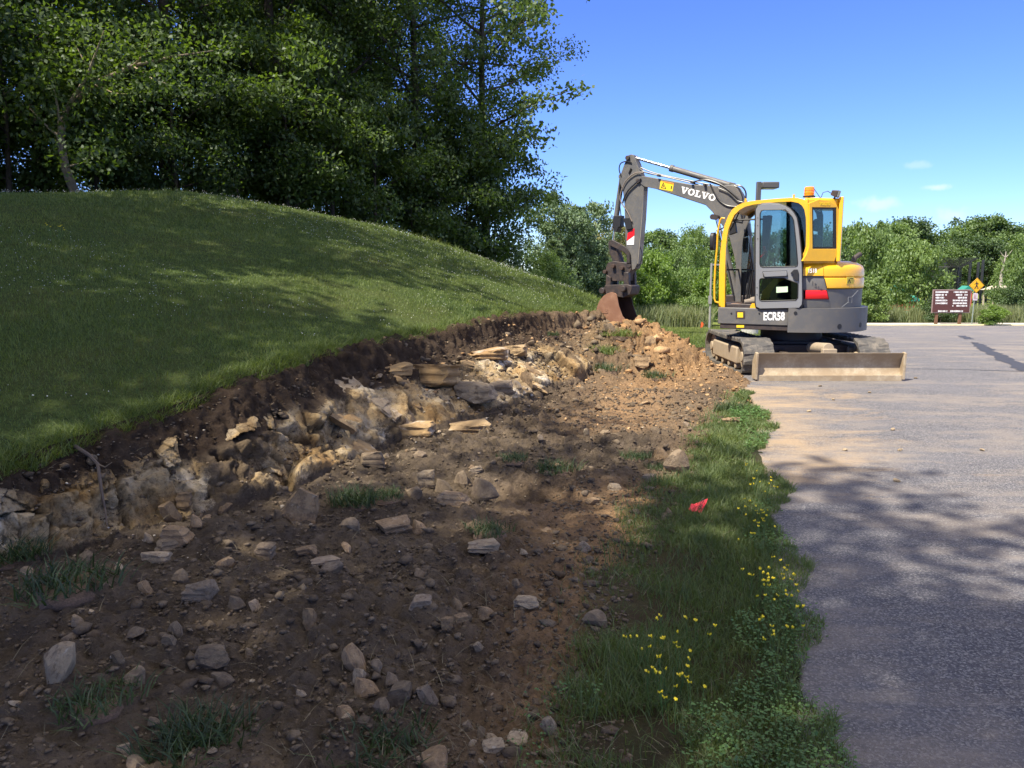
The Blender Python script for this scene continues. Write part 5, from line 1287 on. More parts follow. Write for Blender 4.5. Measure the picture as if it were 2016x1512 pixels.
MID = [
 (K_MID[1], 'tree', 'slim green tree with wispy top left of the dull brown shrubby tree', 1083, 372, 38, LF_BLUE, 6, .8),
 (K_MID[0], 'tree', 'dull brownish green tree between the wood and the pines', 1108, 405, 36, LF_PINE, 6, .9),
 (K_MID[1], 'tree', 'airy tree with feathery top just left of the excavator stick', 1170, 392, 43, LF_PINE, 6, .8),
 (K_MID[0], 'tree', 'brown tinged round tree close behind the excavator bucket cylinder', 1196, 440, 45, LF_DULL, 6, .9),
 (K_PINE, 'pine_tree', 'blue green pine left of the excavator bucket', 1140, 405, 39, LF_PINE, 5.0, .95),
 (K_PINE, 'pine_tree', 'smaller pine at the foot of the wood beside the hill slope', 1090, 470, 34, LF_PINE, 5.0, 1.1),
 (K_PINE, 'pine_tree', 'pine standing right behind the excavator bucket hanger', 1178, 470, 40, LF_PINE, 5.0, 1.1),
 (K_MID[2], 'tree', 'light green roundish bush tree low beside the pine trunk', 1085, 500, 32, LF_FAR, 6, 1.0),
 (K_MID[2], 'tree', 'tall fresh green tree left of the excavator mirror', 1372, 452, 58, LF_FAR, 6, .62),
 (K_MID[1], 'tree', 'fresh green tree directly behind the excavator cab front', 1428, 470, 60, LF_FAR, 6, .9),
 (K_BUSH[0], 'bush', 'bright yellow green bush right of the excavator bucket', 1287, 512, 50, LF_BRIGHT, 3, .62),
 (K_BUSH[1], 'bush', 'bright yellow green low bush below the brightest one beside the bucket', 1262, 548, 46, LF_BRIGHT, 3, .85),
 (K_BUSH[1], 'bush', 'bright green bush behind the thin grey post', 1400, 545, 50, LF_BRIGHT, 3, .9),
 (K_BUSH[0], 'bush', 'dull green bush in front of the far trees right of the bright bushes', 1330, 545, 52, LF_FAR, 3, .8),
 (K_BUSH[0], 'bush', 'round dark green bush left of the thin grey post', 1372, 592, 46, LF_FAR, 3, 1.0),
 (K_BUSH[0], 'bush', 'pale leaved tree bush right of the excavator exhaust', 1725, 470, 62, LF_FAR, 3, .48),
 (K_BUSH[1], 'bush', 'olive bush in front of the playground left side', 1712, 560, 54, LF_FAR, 3, .9),
 (K_BUSH[0], 'bush', 'big olive green bush left of the brown board', 1812, 500, 57, LF_FAR, 3, .62),
 (K_BUSH[1], 'bush', 'yellowish green bush above the playground roofs', 1770, 515, 70, LF_FAR, 3, .75),
 (K_BUSH[0], 'bush', 'dark green bush behind the brown board posts', 1855, 585, 54, LF_DARKF, 3, .9),
 (K_BUSH[1], 'bush', 'yellow flowering bush right of the pedestrian sign', 1958, 605, 50, LF_BRIGHT, 3, 1.3),
 (K_BUSH[1], 'bush', 'light green bush tree right of the black backstop fence', 1978, 520, 75, LF_FAR, 3, .42),
 (K_BUSH[0], 'bush', 'grey green bush under the small wooden shelter', 1985, 572, 58, LF_DARKF, 3, .9),
 (K_BUSH[0], 'bush', 'green bush at the right border of the picture beside the shelter', 2018, 520, 60, LF_FAR, 3, .6),
 (K_MID[1], 'tree', 'thin crowned tree poking above the far wood with a wispy top', 1736, 432, 72, LF_FAR, 6, .55),
]
for k, nm, lab, px, py, d, lf, h0, wd_ in MID: far_tree(k, nm, lab, px, py, d, lf, h0, wd_, cat='pine tree' if nm == 'pine_tree' else nm)
FARW = [(1225, 478, 92), (1268, 462, 95), (1305, 463, 99), (1345, 470, 94), (1392, 466, 96), (1432, 468, 98), (1470, 462, 95), (1515, 466, 92), (1560, 462, 96), (1600, 468, 92), (1640, 464, 95),
        (1668, 458, 84), (1700, 452, 88), (1762, 446, 92), (1798, 441, 96), (1828, 456, 98), (1860, 486, 96), (1900, 456, 100), (1930, 437, 102), (1950, 430, 100), (1988, 452, 99), (2014, 466, 92), (2050, 452, 96), (1215, 500, 80), (1310, 500, 84), (1250, 500, 84), (1350, 505, 84), (1878, 488, 88), (1910, 470, 90), (1740, 470, 86), (1815, 490, 88), (2012, 490, 88), (1950, 478, 89), (1785, 480, 85), (1690, 490, 78), (2090, 455, 96)]
for i, (px, py, d) in enumerate(FARW):
    far_tree(K_FAR[i % 3], 'tree', 'rounded dark green tree of the far wood behind the excavator' if px < 1660 else 'rounded dark green tree of the far wood behind the brown board', px, py, d, (LF_DARKF, LF_FAR, LF_DARKF, LF_MIDF)[(i * 5) % 4], 10, 1.0, 'trees of the far wood left part' if px < 1660 else 'trees of the far wood right part')
# bare dead trees
def dead(label, px, py, pyb, d, seed, r=.10, bark=BARKP):
    a = at_y(px, pyb, d); b = at_y(px, py, d); H = b.z - a.z; rnd = random.Random(seed); g = MB(); pts = []
    for i in range(8): t = i / 7; pts.append(Vector((.12 * H * .3 * math.sin(t * 5 + seed), 0, H * t)))
    g.tube(pts, [r * (1 - .8 * i / 7) for i in range(8)], 8)
    t = thing('dead_tree', label, 'dead tree', a); g.build('trunk', bark, t, 0, True)
    for k in range(7):
        i = rnd.randint(2, 6); az = rnd.uniform(0, 6.28); L = H * rnd.uniform(.12, .3); e = pts[i] + Vector((math.cos(az), math.sin(az), 1.1)) * L * .6
        q = MB(); q.tube([pts[i], pts[i].lerp(e, .5) + Vector((0, 0, -.1 * L)), e], [r * .35, r * .22, r * .06], 5); q.build('branch', bark, t, 0, True)
dead('bare white dead trunk in front of the far wood right of the fence', 1971, 495, 575, 70, 3, .17)
dead('thin grey dead treetop standing out behind the hood of the excavator', 1697, 432, 560, 64, 4, .09)

# leaning pale limb tree standing out in front of the wood
def leaning():
    D = 15.2; P = [at_y(*p, D + q) for p, q in (((150, 385), 0), ((128, 330), 0), ((118, 270), .1), ((130, 215), .3), ((185, 165), .5), ((262, 130), .6), ((340, 112), .8), ((420, 100), 1.0))]
    o = P[0]; t = thing('tree', 'leaning tree with pale lit limbs in front of the dark wood at upper left', 'tree', o)
    g = MB(); g.tube([p - o for p in P], [.085, .08, .07, .06, .05, .04, .028, .012], 9); g.build('trunk', plain('lit bark', (.15, .12, .085), .9, 0, .3, 12), t, 0, True)
    ends = [P[-1] - o, P[-2] - o]
    for a, e, r in ((2, (100, 150), .035), (3, (205, 60), .04), (4, (150, 90), .03), (5, (300, 60), .025), (4, (250, 185), .022), (5, (330, 165), .02), (2, (60, 215), .03), (1, (190, 290), .02)):
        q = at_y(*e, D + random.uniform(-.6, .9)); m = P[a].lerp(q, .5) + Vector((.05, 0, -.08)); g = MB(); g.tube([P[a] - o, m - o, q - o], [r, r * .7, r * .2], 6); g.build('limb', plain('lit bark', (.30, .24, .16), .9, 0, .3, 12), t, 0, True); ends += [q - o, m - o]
    rg = np.random.default_rng(4); C = np.array([tuple(e) for e in ends]); n = 3600; v = rg.normal(size=(n, 3)); v /= np.linalg.norm(v, axis=1)[:, None]
    Pp = C[rg.integers(0, len(C), n)] + v * (rg.uniform(0, 1, n) ** .6 * .75)[:, None] * np.array([1, 1, .6]); V, F = leaf_quads(Pp, .10, .065, rg)
    me = np_mesh('crown', V, F); me.materials.append(LF_WOOD); c = bpy.data.objects.new('crown', me); COL.objects.link(c); c.parent = t
leaning()
# ================================================================== grass
def blades(P, h, w, lean, rng, name):
    n = len(P); az = rng.uniform(0, 2 * np.pi, n); la = rng.uniform(0, 2 * np.pi, n)
    s = np.stack([np.cos(az), np.sin(az), np.zeros(n)], 1) * (w / 2)[:, None]
    L = np.stack([np.cos(la), np.sin(la), np.zeros(n)], 1) * (lean * h)[:, None]
    up = np.zeros((n, 3)); up[:, 2] = h * np.sqrt(np.clip(1 - lean ** 2 * .6, .15, 1))
    V = np.stack([P - s, P + s, P + up * .6 + L * .35 - s * .75, P + up * .6 + L * .35 + s * .75, P + up + L], 1).reshape(-1, 3)
    b = np.arange(n)[:, None] * 5
    F = np.concatenate([b + np.array([0, 1, 3]), b + np.array([0, 3, 2]), b + np.array([2, 3, 4])], 1).reshape(-1, 3)
    return V, F
def leaflets(P, r, rng):
    """little three-part clover leaves as small tilted quads"""
    n = len(P); a = rng.normal(size=(n, 3)); a[:, 2] = rng.uniform(-.2, .5, n); a /= np.linalg.norm(a, axis=1)[:, None]
    b = np.cross(a, np.array([0, 0, 1.0])); b /= np.linalg.norm(b, axis=1)[:, None] + 1e-9
    V = np.stack([P, P + a * r[:, None] * .6 + b * r[:, None] * .42, P + a * r[:, None] * 1.1, P + a * r[:, None] * .6 - b * r[:, None] * .42], 1).reshape(-1, 3)
    return V, np.arange(4 * n).reshape(n, 4)
G_HILL = leafmat('lawn grass', (.054, .096, .019), (.175, .220, .044), .34, (.26, .24, .09), sc=.9)
G_VERGE = leafmat('verge grass', (.050, .085, .024), (.150, .195, .055), .34, (.34, .29, .15), sc=2.0)
G_CLOV = leafmat('clover leaves', (.045, .105, .028), (.12, .22, .05), .30, sc=3.0)
G_REED = leafmat('reed grass', (.13, .17, .07), (.30, .31, .16), .3, (.36, .30, .20), sc=.5)
G_MEAD = leafmat('meadow grass', (.09, .13, .03), (.21, .24, .06), .3, (.36, .33, .05), sc=.5)
WHITEF = plain('clover blossom', (.62, .62, .55), .8)
YELF = plain('trefoil blossom', (.85, .66, .02), .6, 0, .1)
rng = np.random.default_rng(3)
def polar(n, r0, r1, a0, a1, pw):
    u = rng.uniform(0, 1, n); r = (r0 ** pw + u * (r1 ** pw - r0 ** pw)) ** (1 / pw); a = np.radians(rng.uniform(a0, a1, n)); return r * np.sin(a), r * np.cos(a), r
x, y, r = polar(620000, 3.4, 27, -44, 17, .75)
sdv, _p = turf_sd(x, y)
nearm = (x > -6.2) & (x < 3.2) & (y > 1.0) & (y < 14.2)
ok = np.where(nearm, sdv > -.015, True) & (x < road_x(y) - .05) & ~((y < 14.0) & (x > 2.35)) 
ok &= np.where(nearm, True, (x < 1.5) | (y > 13.8))
x, y, r, sdv = x[ok], y[ok], r[ok], sdv[ok]
z = ground_h(x, y) - .01; z = np.where((x > -6.2) & (x < 3.2) & (y > 1) & (y < 14.2), z - .035 * (1 - np.clip(sdv / .10, 0, 1)) ** 2, z)
tall = 1 + .5 * np.clip(fbm(x, y, 1.1, 3, 300), -1, 1) + .5 * (vnoise(x * 9, y * 9, 301) > .8)
far_rim = np.clip((r - 12) / 8, 0, 1)
h = rng.uniform(.018, .052, len(x)) * tall * (1 + .5 * far_rim + 2.2 * far_rim * (vnoise(x * 1.3, y * 1.3, 309) > .55) * (rng.uniform(0, 1, len(x)) > .8))
w = .0038 * np.maximum(1, r / 6.0) * rng.uniform(.8, 1.3, len(x))
V, F = blades(np.stack([x, y, z], 1), h, w, rng.uniform(.1, .9, len(x)), rng, 'g')
o = link('grass', np_mesh('grass', V, F), None, G_HILL); tag(o, 'mown green grass covering the hill above the cut', 'grass', None, 'stuff')
# ragged fringe hanging over the cut edge
seg = []
for i in range(2, len(TOP) - 2):
    a, b = TOP[i], TOP[i + 1]; m = int(3400 * math.hypot(b[0] - a[0], b[1] - a[1]) / (1 + max(0, a[1] - 5) * .12))
    t = rng.uniform(0, 1, m); seg.append(a[None] * (1 - t[:, None]) + b[None] * t[:, None])
E = np.concatenate(seg); nrm = rng.normal(0, .075, (len(E), 2)); ex_ = E[:, 0] + nrm[:, 0]; ey_ = E[:, 1] + nrm[:, 1]
sde, _p = turf_sd(ex_, ey_); k = (sde > -.055) & (sde < .09); ex_, ey_, sde = ex_[k], ey_[k], sde[k]
ez_ = ground_h(ex_, ey_) - .02 - .05 * np.clip(1 - sde / .1, 0, 1) ** 2
V, F = blades(np.stack([ex_, ey_, ez_], 1), rng.uniform(.04, .15, len(ex_)), np.full(len(ex_), .0045), rng.uniform(.5, 1.25, len(ex_)), rng, 'g')
o = link('fringe_grass', np_mesh('fringe_grass', V, F), None, G_HILL); tag(o, 'ragged grass fringe hanging over the lip of the cut', 'grass', None, 'stuff')
# white clover heads
x, y, r = polar(5200, 5.5, 21, -36, 8, 1.0)
sdv, _p = turf_sd(x, y); k = (sdv > .15) & (fbm(x, y, .5, 3, 310) + .25 * sstep(9, 14, r) > .0) & (x < 1.2); x, y, r = x[k], y[k], r[k]
z = ground_h(x, y) + rng.uniform(.045, .085, len(x)); s = .0048 * np.maximum(1, r / 11) * rng.uniform(.6, 1.2, len(x))
oc = np.array([(1, 0, 0), (-1, 0, 0), (0, 1, 0), (0, -1, 0), (0, 0, 1), (0, 0, -1)]); fc = np.array([(0, 2, 4), (2, 1, 4), (1, 3, 4), (3, 0, 4), (2, 0, 5), (1, 2, 5), (3, 1, 5), (0, 3, 5)])
V = (np.stack([x, y, z], 1)[:, None] + oc[None] * s[:, None, None]).reshape(-1, 3); F = (np.arange(len(x))[:, None, None] * 6 + fc[None]).reshape(-1, 3)
o = link('clover_blossoms', np_mesh('clover_blossoms', V, F), None, WHITEF); tag(o, 'white clover heads scattered over the lawn', 'clover', None, 'stuff')
# verge
def verge_pts(n, extra=.16):
    y = (1.3 ** .45 + rng.uniform(0, 1, n) * (9.2 ** .45 - 1.3 ** .45)) ** (1 / .45); vx_ = verge_x(y); rx_ = road_x(y)
    x = vx_ - .35 + rng.uniform(0, 1, n) * (rx_ - vx_ + .35 + extra)
    v = x - vx_ + .16 * fbm(x, y, 2.5, 3, 61) + .05 * fbm(x, y, 9, 2, 65)
    e = x - rx_ + .03 - .19 * fbm(y, y * 0, 1.9, 3, 330) - .05 * fbm(y, x * 0, 7, 2, 331)
    dens = sstep(-.22, .15, v) * (.06 + .94 * sstep(-.20, .40, fbm(x, y, 2.2, 3, 333) + .5 * sstep(-.7, -.1, x - rx_)))
    ok = (rng.uniform(0, 1, n) < dens) & (e < .04)
    return x[ok], y[ok]
x, y = verge_pts(150000); z = np.maximum(soil_z_arr(x, y), np.where(x > road_x(y) - .13, .014, -9)) - .005
rr = np.hypot(x, y)
V, F = blades(np.stack([x, y, z], 1), rng.uniform(.025, .075, len(x)) * (1 + .7 * (vnoise(x * 5, y * 5, 340) > .72)) * (.65 + .35 * sstep(.0, -.2, x - road_x(y))), .0030 * np.maximum(1, rr / 4) * rng.uniform(.7, 1.4, len(x)), rng.uniform(.2, 1.15, len(x)), rng, 'v')
o = link('verge_grass', np_mesh('verge_grass', V, F), None, G_VERGE); tag(o, 'long green grass of the strip beside the road', 'grass', None, 'stuff')
x, y = verge_pts(22000, .14); k = fbm(x, y, 1.4, 3, 350) + .45 * sstep(-.55, 0, x - road_x(y)) > .36; x, y = x[k], y[k]
x = np.repeat(x, 2) + rng.normal(0, .012, 2 * len(x)); y = np.repeat(y, 2) + rng.normal(0, .012, 2 * len(y))
z = np.maximum(soil_z_arr(x, y), .0) + rng.uniform(.01, .07, len(x))
V, F = leaflets(np.stack([x, y, z], 1), rng.uniform(.008, .015, len(x)) * np.maximum(1, np.hypot(x, y) / 4.5), rng)
o = link('clover_leaves', np_mesh('clover_leaves', V, F), None, G_CLOV); tag(o, 'small leafy ground cover mixed into the roadside strip', 'ground cover', None, 'stuff')
# sparse meadow and reeds far off
def band(n, pts, h0, h1, w, mat, name, lab):
    xs_, ys_ = [], []
    for (p0, p1, d0, d1, q) in pts:
        m = int(n * q); d = rng.uniform(d0, d1, m); px = rng.uniform(p0, p1, m); xs_.append((px - 1008) / FPX * d); ys_.append(d)
    x = np.concatenate(xs_); y = np.concatenate(ys_); k = fbm(x, y, .35, 3, 360) > -.35; x, y = x[k], y[k]
    z = ground_h(x, y) - .03
    V, F = blades(np.stack([x, y, z], 1), rng.uniform(h0, h1, len(x)), rng.uniform(.6, 1.4, len(x)) * w, rng.uniform(.05, .5, len(x)), rng, 'r')
    o = link(name, np_mesh(name, V, F), None, mat); tag(o, lab, name.replace('_', ' '), None, 'stuff')
band(26000, [(1180, 1400, 44, 52, .45), (1900, 2120, 54, 60, .45), (1700, 1900, 54.5, 57, .10)], .6, 1.5, .045, G_REED, 'reeds', 'pale tall reeds and weeds in front of the far bushes')
band(50000, [(1150, 1420, 24, 45, .6), (1420, 1560, 20, 45, .15), (1680, 2130, 51.2, 56, .25)], .06, .16, .03, G_MEAD, 'meadow_grass', 'sunlit short grass beyond the hill and the road')
# ---- sods, tufts, flower clumps
LUMP = plain('soil lump', (.12, .08, .054), .95, 0, .4, 18)
LUMPD = plain('dry soil lump', (.26, .16, .085), .95, 0, .35, 18)
def lump_mesh(seed, sub=3, flat=.7, n=14, cut=(.55, .9)):
    import bmesh
    bm = bmesh.new(); bmesh.ops.create_icosphere(bm, subdivisions=sub, radius=1)
    rnd = random.Random(seed); co = np.array([v.co[:] for v in bm.verts])
    for k in range(n):
        d = np.array([rnd.gauss(0, 1), rnd.gauss(0, 1), rnd.gauss(0, 1)]); d /= np.linalg.norm(d); h = rnd.uniform(*cut)
        s = co @ d; m = s > h; co[m] -= np.outer(s[m] - h, d)
    co *= np.array([1, rnd.uniform(.65, .95), flat])
    nn = fbm(co[:, 0] * 3 + seed, co[:, 1] * 3 + co[:, 2] * 2.3, 1.0, 4, seed); co *= (1 + .05 * nn)[:, None]
    for v, c in zip(bm.verts, co): v.co = c
    me = bpy.data.meshes.new('rock'); bm.to_mesh(me); bm.free()
    me.polygons.foreach_set('use_smooth', [True] * len(me.polygons)); me.set_sharp_from_angle(angle=R(24)); return me
def tuft_kind(seed, n, hh, spread, mat):
    r_ = np.random.default_rng(seed); a = r_.uniform(0, 6.28, n); q = r_.uniform(0, 1, n) ** .7 * spread * (.6 + .6 * np.abs(np.sin(a * 1.7 + seed)))
    P = np.stack([np.cos(a) * q, np.sin(a) * q, np.full(n, -.01)], 1)
    V, F = blades(P, r_.uniform(.5, 1, n) * hh, r_.uniform(.003, .006, n), r_.uniform(.4, 1.32, n), r_, 't'); me = np_mesh('blades', V, F); me.materials.append(mat)
    lm = lump_mesh(seed + 50, 3, .45, 6, (.7, .95)); lm.materials.append(LUMP); return me, lm, spread
G_TUFT = leafmat('torn grass', (.020, .038, .012), (.070, .110, .030), .25, (.17, .14, .07), sc=6)
TK = [tuft_kind(1, 420, .12, .12, G_TUFT), tuft_kind(2, 300, .08, .13, G_TUFT), tuft_kind(3, 750, .08, .15, G_HILL)]
def tuft(px, py, k, s, label, lump=True, tilt=0):
    p = on_soil(px, py); t = thing('grass_tuft', label, 'grass tuft', p + Vector((0, 0, .01)), random.uniform(0, 6), 'grass tufts and sods on the dug soil'); t.scale = (s, s, s); t.rotation_euler[0] = tilt
    bl, lm, sp = TK[k]; b = bpy.data.objects.new('blades', bl); COL.objects.link(b); b.parent = t
    if lump: c = bpy.data.objects.new('soil_lump', lm); COL.objects.link(c); c.parent = t; c.scale = (sp * .75, sp * .75, sp * .55); c.location.z = -.035
T_ = [(700, 990, 0, 1.2, 'dark grass tuft in the middle of the dug ground right of the white striped rock'), (762, 985, 1, .9, 'small low grass tuft just right of the dark tuft amid the rubble'),
 (385, 1470, 0, 1.25, 'bushy green grass tuft at the bottom edge of the picture'), (185, 1385, 1, 1.1, 'grass sod below the big tan boulder at lower left'),
 (965, 1052, 1, 1.0, 'grass tuft above the flat pale stone in the middle ground'), (1092, 925, 1, 1.2, 'dark sod right of the small pit'), (1010, 905, 1, .9, 'weedy tuft at the back edge of the small pit'),
 (1187, 695, 2, 1.9, 'sunlit grassy sod on the left flank of the spoil heap'), (1222, 660, 2, 1.7, 'grassy sod on top of the spoil heap under the bucket'), (1197, 727, 1, 1.8, 'dark sod lying at the foot of the spoil heap'),
 (1290, 742, 1, 1.6, 'dark sod at the right foot of the spoil heap'), (1440, 812, 0, 1.4, 'dark turned sod beside the road edge'), (1470, 808, 2, .9, 'sunny green tuft beside the turned sod at the road edge'),
 (130, 1150, 1, 1.6, 'dark grassy sod below the left end of the rock face'), (30, 1110, 0, 1.2, 'grass tuft at the far left below the rock face'),
 (1300, 925, 1, .8, 'weed growing by the big stone at the verge'), (760, 1480, 1, 1.3, 'matted dry grass at the bottom centre'), (1250, 905, 1, .9, 'dark clump left of the big stone at the verge'), (1420, 870, 2, .9, 'bright tuft at the corner where soil meets verge'), (1085, 660, 1, 1.0, 'dark sod fallen from the turf edge far along the cut')]
for a in T_: tuft(a[0], a[1], a[2], a[3], a[4])
def flower_kind(seed, n, spread):
    r_ = random.Random(seed); g = MB(); s_ = MB()
    for i in range(n):
        a = r_.uniform(0, 6.28); q = spread * r_.uniform(0, 1) ** .6; b = Vector((math.cos(a) * q, math.sin(a) * q, 0)); tp = b + Vector((r_.uniform(-.02, .02), r_.uniform(-.02, .02), r_.uniform(.07, .13)))
        s_.tube([Vector((0, 0, -.01)), b * .8 + Vector((0, 0, .02)), tp], [.0012, .0011, .0008], 4)
        for k in range(r_.randint(2, 4)):
            an = r_.uniform(0, 6.28); d = Vector((math.cos(an), math.sin(an), r_.uniform(.0, .5))).normalized(); u = d.cross(Vector((0, 0, 1))).normalized(); c = tp
            g._add([c, c + d * .006 + u * .0042 + Vector((0, 0, .003)), c + d * .009 + Vector((0, 0, .005)), c + d * .006 - u * .0042 + Vector((0, 0, .003)), c + d * .008 - Vector((0, 0, .004))], [(0, 1, 2), (0, 2, 3), (0, 4, 1), (0, 3, 4), (1, 4, 2), (2, 4, 3)])
    def mesh(m, nm, mt): me = bpy.data.meshes.new(nm); me.from_pydata(m.v, [], m.f); me.materials.append(mt); me.update(); return me
    return mesh(s_, 'stems', G_CLOV), mesh(g, 'blossoms', YELF)
FK = [flower_kind(1, 5, .06), flower_kind(2, 3, .05), flower_kind(3, 8, .09)]
FL = [(1462, 1020, 2, 'yellow flower patch in the sunny verge right of the red flag'), (1496, 1034, 0, 'yellow flowers at the verge rim below the sunny patch'), (1498, 970, 2, 'yellow flowers at the road edge above the red flag level'), (1520, 985, 1, 'few yellow flowers nearest the dusty asphalt'),
 (1512, 1150, 2, 'upper group of yellow flowers halfway down the verge'), (1535, 1172, 0, 'yellow flowers halfway down the verge close to the asphalt'), (1478, 1165, 0, 'loose yellow flowers left of the halfway group'), (1530, 1196, 2, 'dense yellow flowers on the asphalt rim halfway down'), (1545, 1214, 1, 'yellow flowers spilling onto the asphalt rim'), (1484, 1200, 1, 'single yellow stem in the dark verge grass below the halfway group'),
 (1322, 1370, 2, 'largest group of yellow flowers in the foreground verge'), (1300, 1392, 0, 'yellow flowers at the lower left of the foreground group'), (1250, 1318, 0, 'yellow flowers at the left rim of the foreground verge'), (1375, 1278, 0, 'yellow flowers above the largest foreground group'), (1310, 1290, 1, 'thin yellow flowers between the soil and the foreground group'),
 (1282, 1318, 1, 'two yellow stems right of the left rim flowers'), (1380, 1418, 1, 'small yellow flower near the bottom of the verge'), (1330, 1440, 1, 'pale yellow flower lowest in the verge'), (1512, 1292, 0, 'yellow flowers in the right part of the foreground verge'), (1545, 1290, 1, 'yellow flowers right of the foreground pair near the asphalt'), (1560, 1262, 1, 'yellow flowers on the asphalt rim of the foreground'),
 (1500, 1062, 1, 'yellow flowers in the verge below the red flag'), (1518, 1062, 1, 'yellow flower on the bulge of the verge toward the road'), (1470, 1082, 1, 'low yellow flower in the shaded verge grass'), (1355, 1345, 1, 'yellow flowers right above the largest foreground group'), (1480, 945, 1, 'yellow flowers highest up on the verge')]
for px, py, k, lab in FL:
    p = on_soil(px, py + 14); p.z = max(p.z, .0)
    t = thing('flower_clump', lab, 'flowers', p, px, 'yellow flower clumps on the verge')
    for me in FK[k]: b = bpy.data.objects.new(me.name.split('.')[0], me); COL.objects.link(b); b.parent = t
q = at_y(115, 560, 9.5); q.z = float(ground_h(np.array([q.x]), np.array([9.5]))[0])
t = thing('flower_clump', 'yellow flowers standing alone on the grassy hill at left', 'flowers', (q.x, 9.5, q.z), 0); t.scale = (1.6, 1.6, 1.3)
for me in FK[2]: b = bpy.data.objects.new(me.name.split('.')[0], me); COL.objects.link(b); b.parent = t
# ================================================================== stones, clods, roots
RM_T = rockmat('tan stone', (.18, .115, .058), (.36, .25, .14), .35)
RM_B = rockmat('brown stone', (.115, .085, .056), (.26, .195, .125))
RM_O = rockmat('ochre stone', (.24, .135, .050), (.44, .29, .13), .45)
RM_G = rockmat('grey stone', (.19, .14, .095), (.34, .265, .185), .3)
RM_F = rockmat('face stone', (.20, .125, .058), (.46, .33, .18), .75, True, .85)
RM_F2 = rockmat('face ochre stone', (.26, .15, .06), (.50, .34, .16), .8, True, .8)
RM_P = rockmat('pale stone', (.27, .20, .125), (.46, .36, .235), .5)
RK = [lump_mesh(100 + i, 3, (.62, .8, .5, .9, .35, .7, .55, .75)[i], 11, (.42, .72)) for i in range(8)]
def block_mesh(seed, fl=1.0):
    import bmesh
    bm = bmesh.new(); bmesh.ops.create_icosphere(bm, subdivisions=4, radius=1.5); rnd = random.Random(seed)
    co = np.array([v.co[:] for v in bm.verts])
    ds = [(1, 0, 0), (-1, 0, 0), (0, 1, 0), (0, -1, 0), (0, 0, 1), (0, 0, -1)] + [(rnd.gauss(0, 1), rnd.gauss(0, 1), rnd.gauss(0, 1)) for _ in range(7)]
    for k, d in enumerate(ds):
        d = np.array(d, float); d = d / np.linalg.norm(d) + np.array([rnd.gauss(0, .16) for _ in range(3)]); d /= np.linalg.norm(d)
        h = rnd.uniform(.72, .95) if k < 6 else rnd.uniform(.85, 1.1); s_ = co @ d; m = s_ > h; co[m] -= np.outer(s_[m] - h, d)
    # bedding steps and chipped edges
    co[:, :2] *= (1 + .05 * np.sign(np.sin(co[:, 2] * 9 + seed)) * (vnoise(co[:, 0] * 2, co[:, 1] * 2, seed) > .45))[:, None]
    co += (.035 * fbm(co[:, 0] * 4 + co[:, 2] * 3, co[:, 1] * 4 - co[:, 2] * 2, 1.0, 4, seed, .65))[:, None] * co
    co[:, 2] *= fl
    for v, c in zip(bm.verts, co): v.co = c
    me = bpy.data.meshes.new('rock'); bm.to_mesh(me); bm.free(); me.polygons.foreach_set('use_smooth', [True] * len(me.polygons)); me.set_sharp_from_angle(angle=R(20)); return me
BK = [block_mesh(300 + i) for i in range(7)]
RKS = [lump_mesh(200 + i, 2, (.6, .8, .5, .7)[i], 9, (.48, .75)) for i in range(4)]
def rock(px, py, w, hgt, mat, k, label, name='rock', rz=None, tilt=0, bury=.25, group=None, deep=.8):
    p = on_soil(px, py + hgt * .35); d = (p - Vector((0, 0, HC))).length * math.cos(math.atan((px - 1008) / FPX)) ** 0
    dep = p.y * CP + (HC - p.z) * SP; sw = w / 2 * dep / FPX; sh = hgt / 2 * dep / FPX
    me = BK[(k + int(px)) % 7] if name == 'rock_block' else (BK[int(px) % 7] if k in (2, 3, 4) and max(w, hgt) > 20 else RK[k]) if max(w, hgt) > 20 else RKS[k % 4]
    if not me.materials: me.materials.append(mat)
    o = bpy.data.objects.new(name, me); COL.objects.link(o); o.material_slots[0].link = 'OBJECT'; o.material_slots[0].material = mat
    bx_ = [v for v in me.vertices]; zz = max(v.co.z for v in bx_)
    o.scale = (sw * 1.08, sw * deep, sh * 1.15 / max(.3, zz)); o.location = p + Vector((0, sw * .3 - (.10 if (px < 640 and 860 < py < 1060) else 0), sh * (1 - 2 * bury)))
    o.rotation_euler = (random.uniform(-.25, .25), tilt, random.uniform(-.5, .5) if rz is None else rz)
    return tag(o, label, 'rock', group)
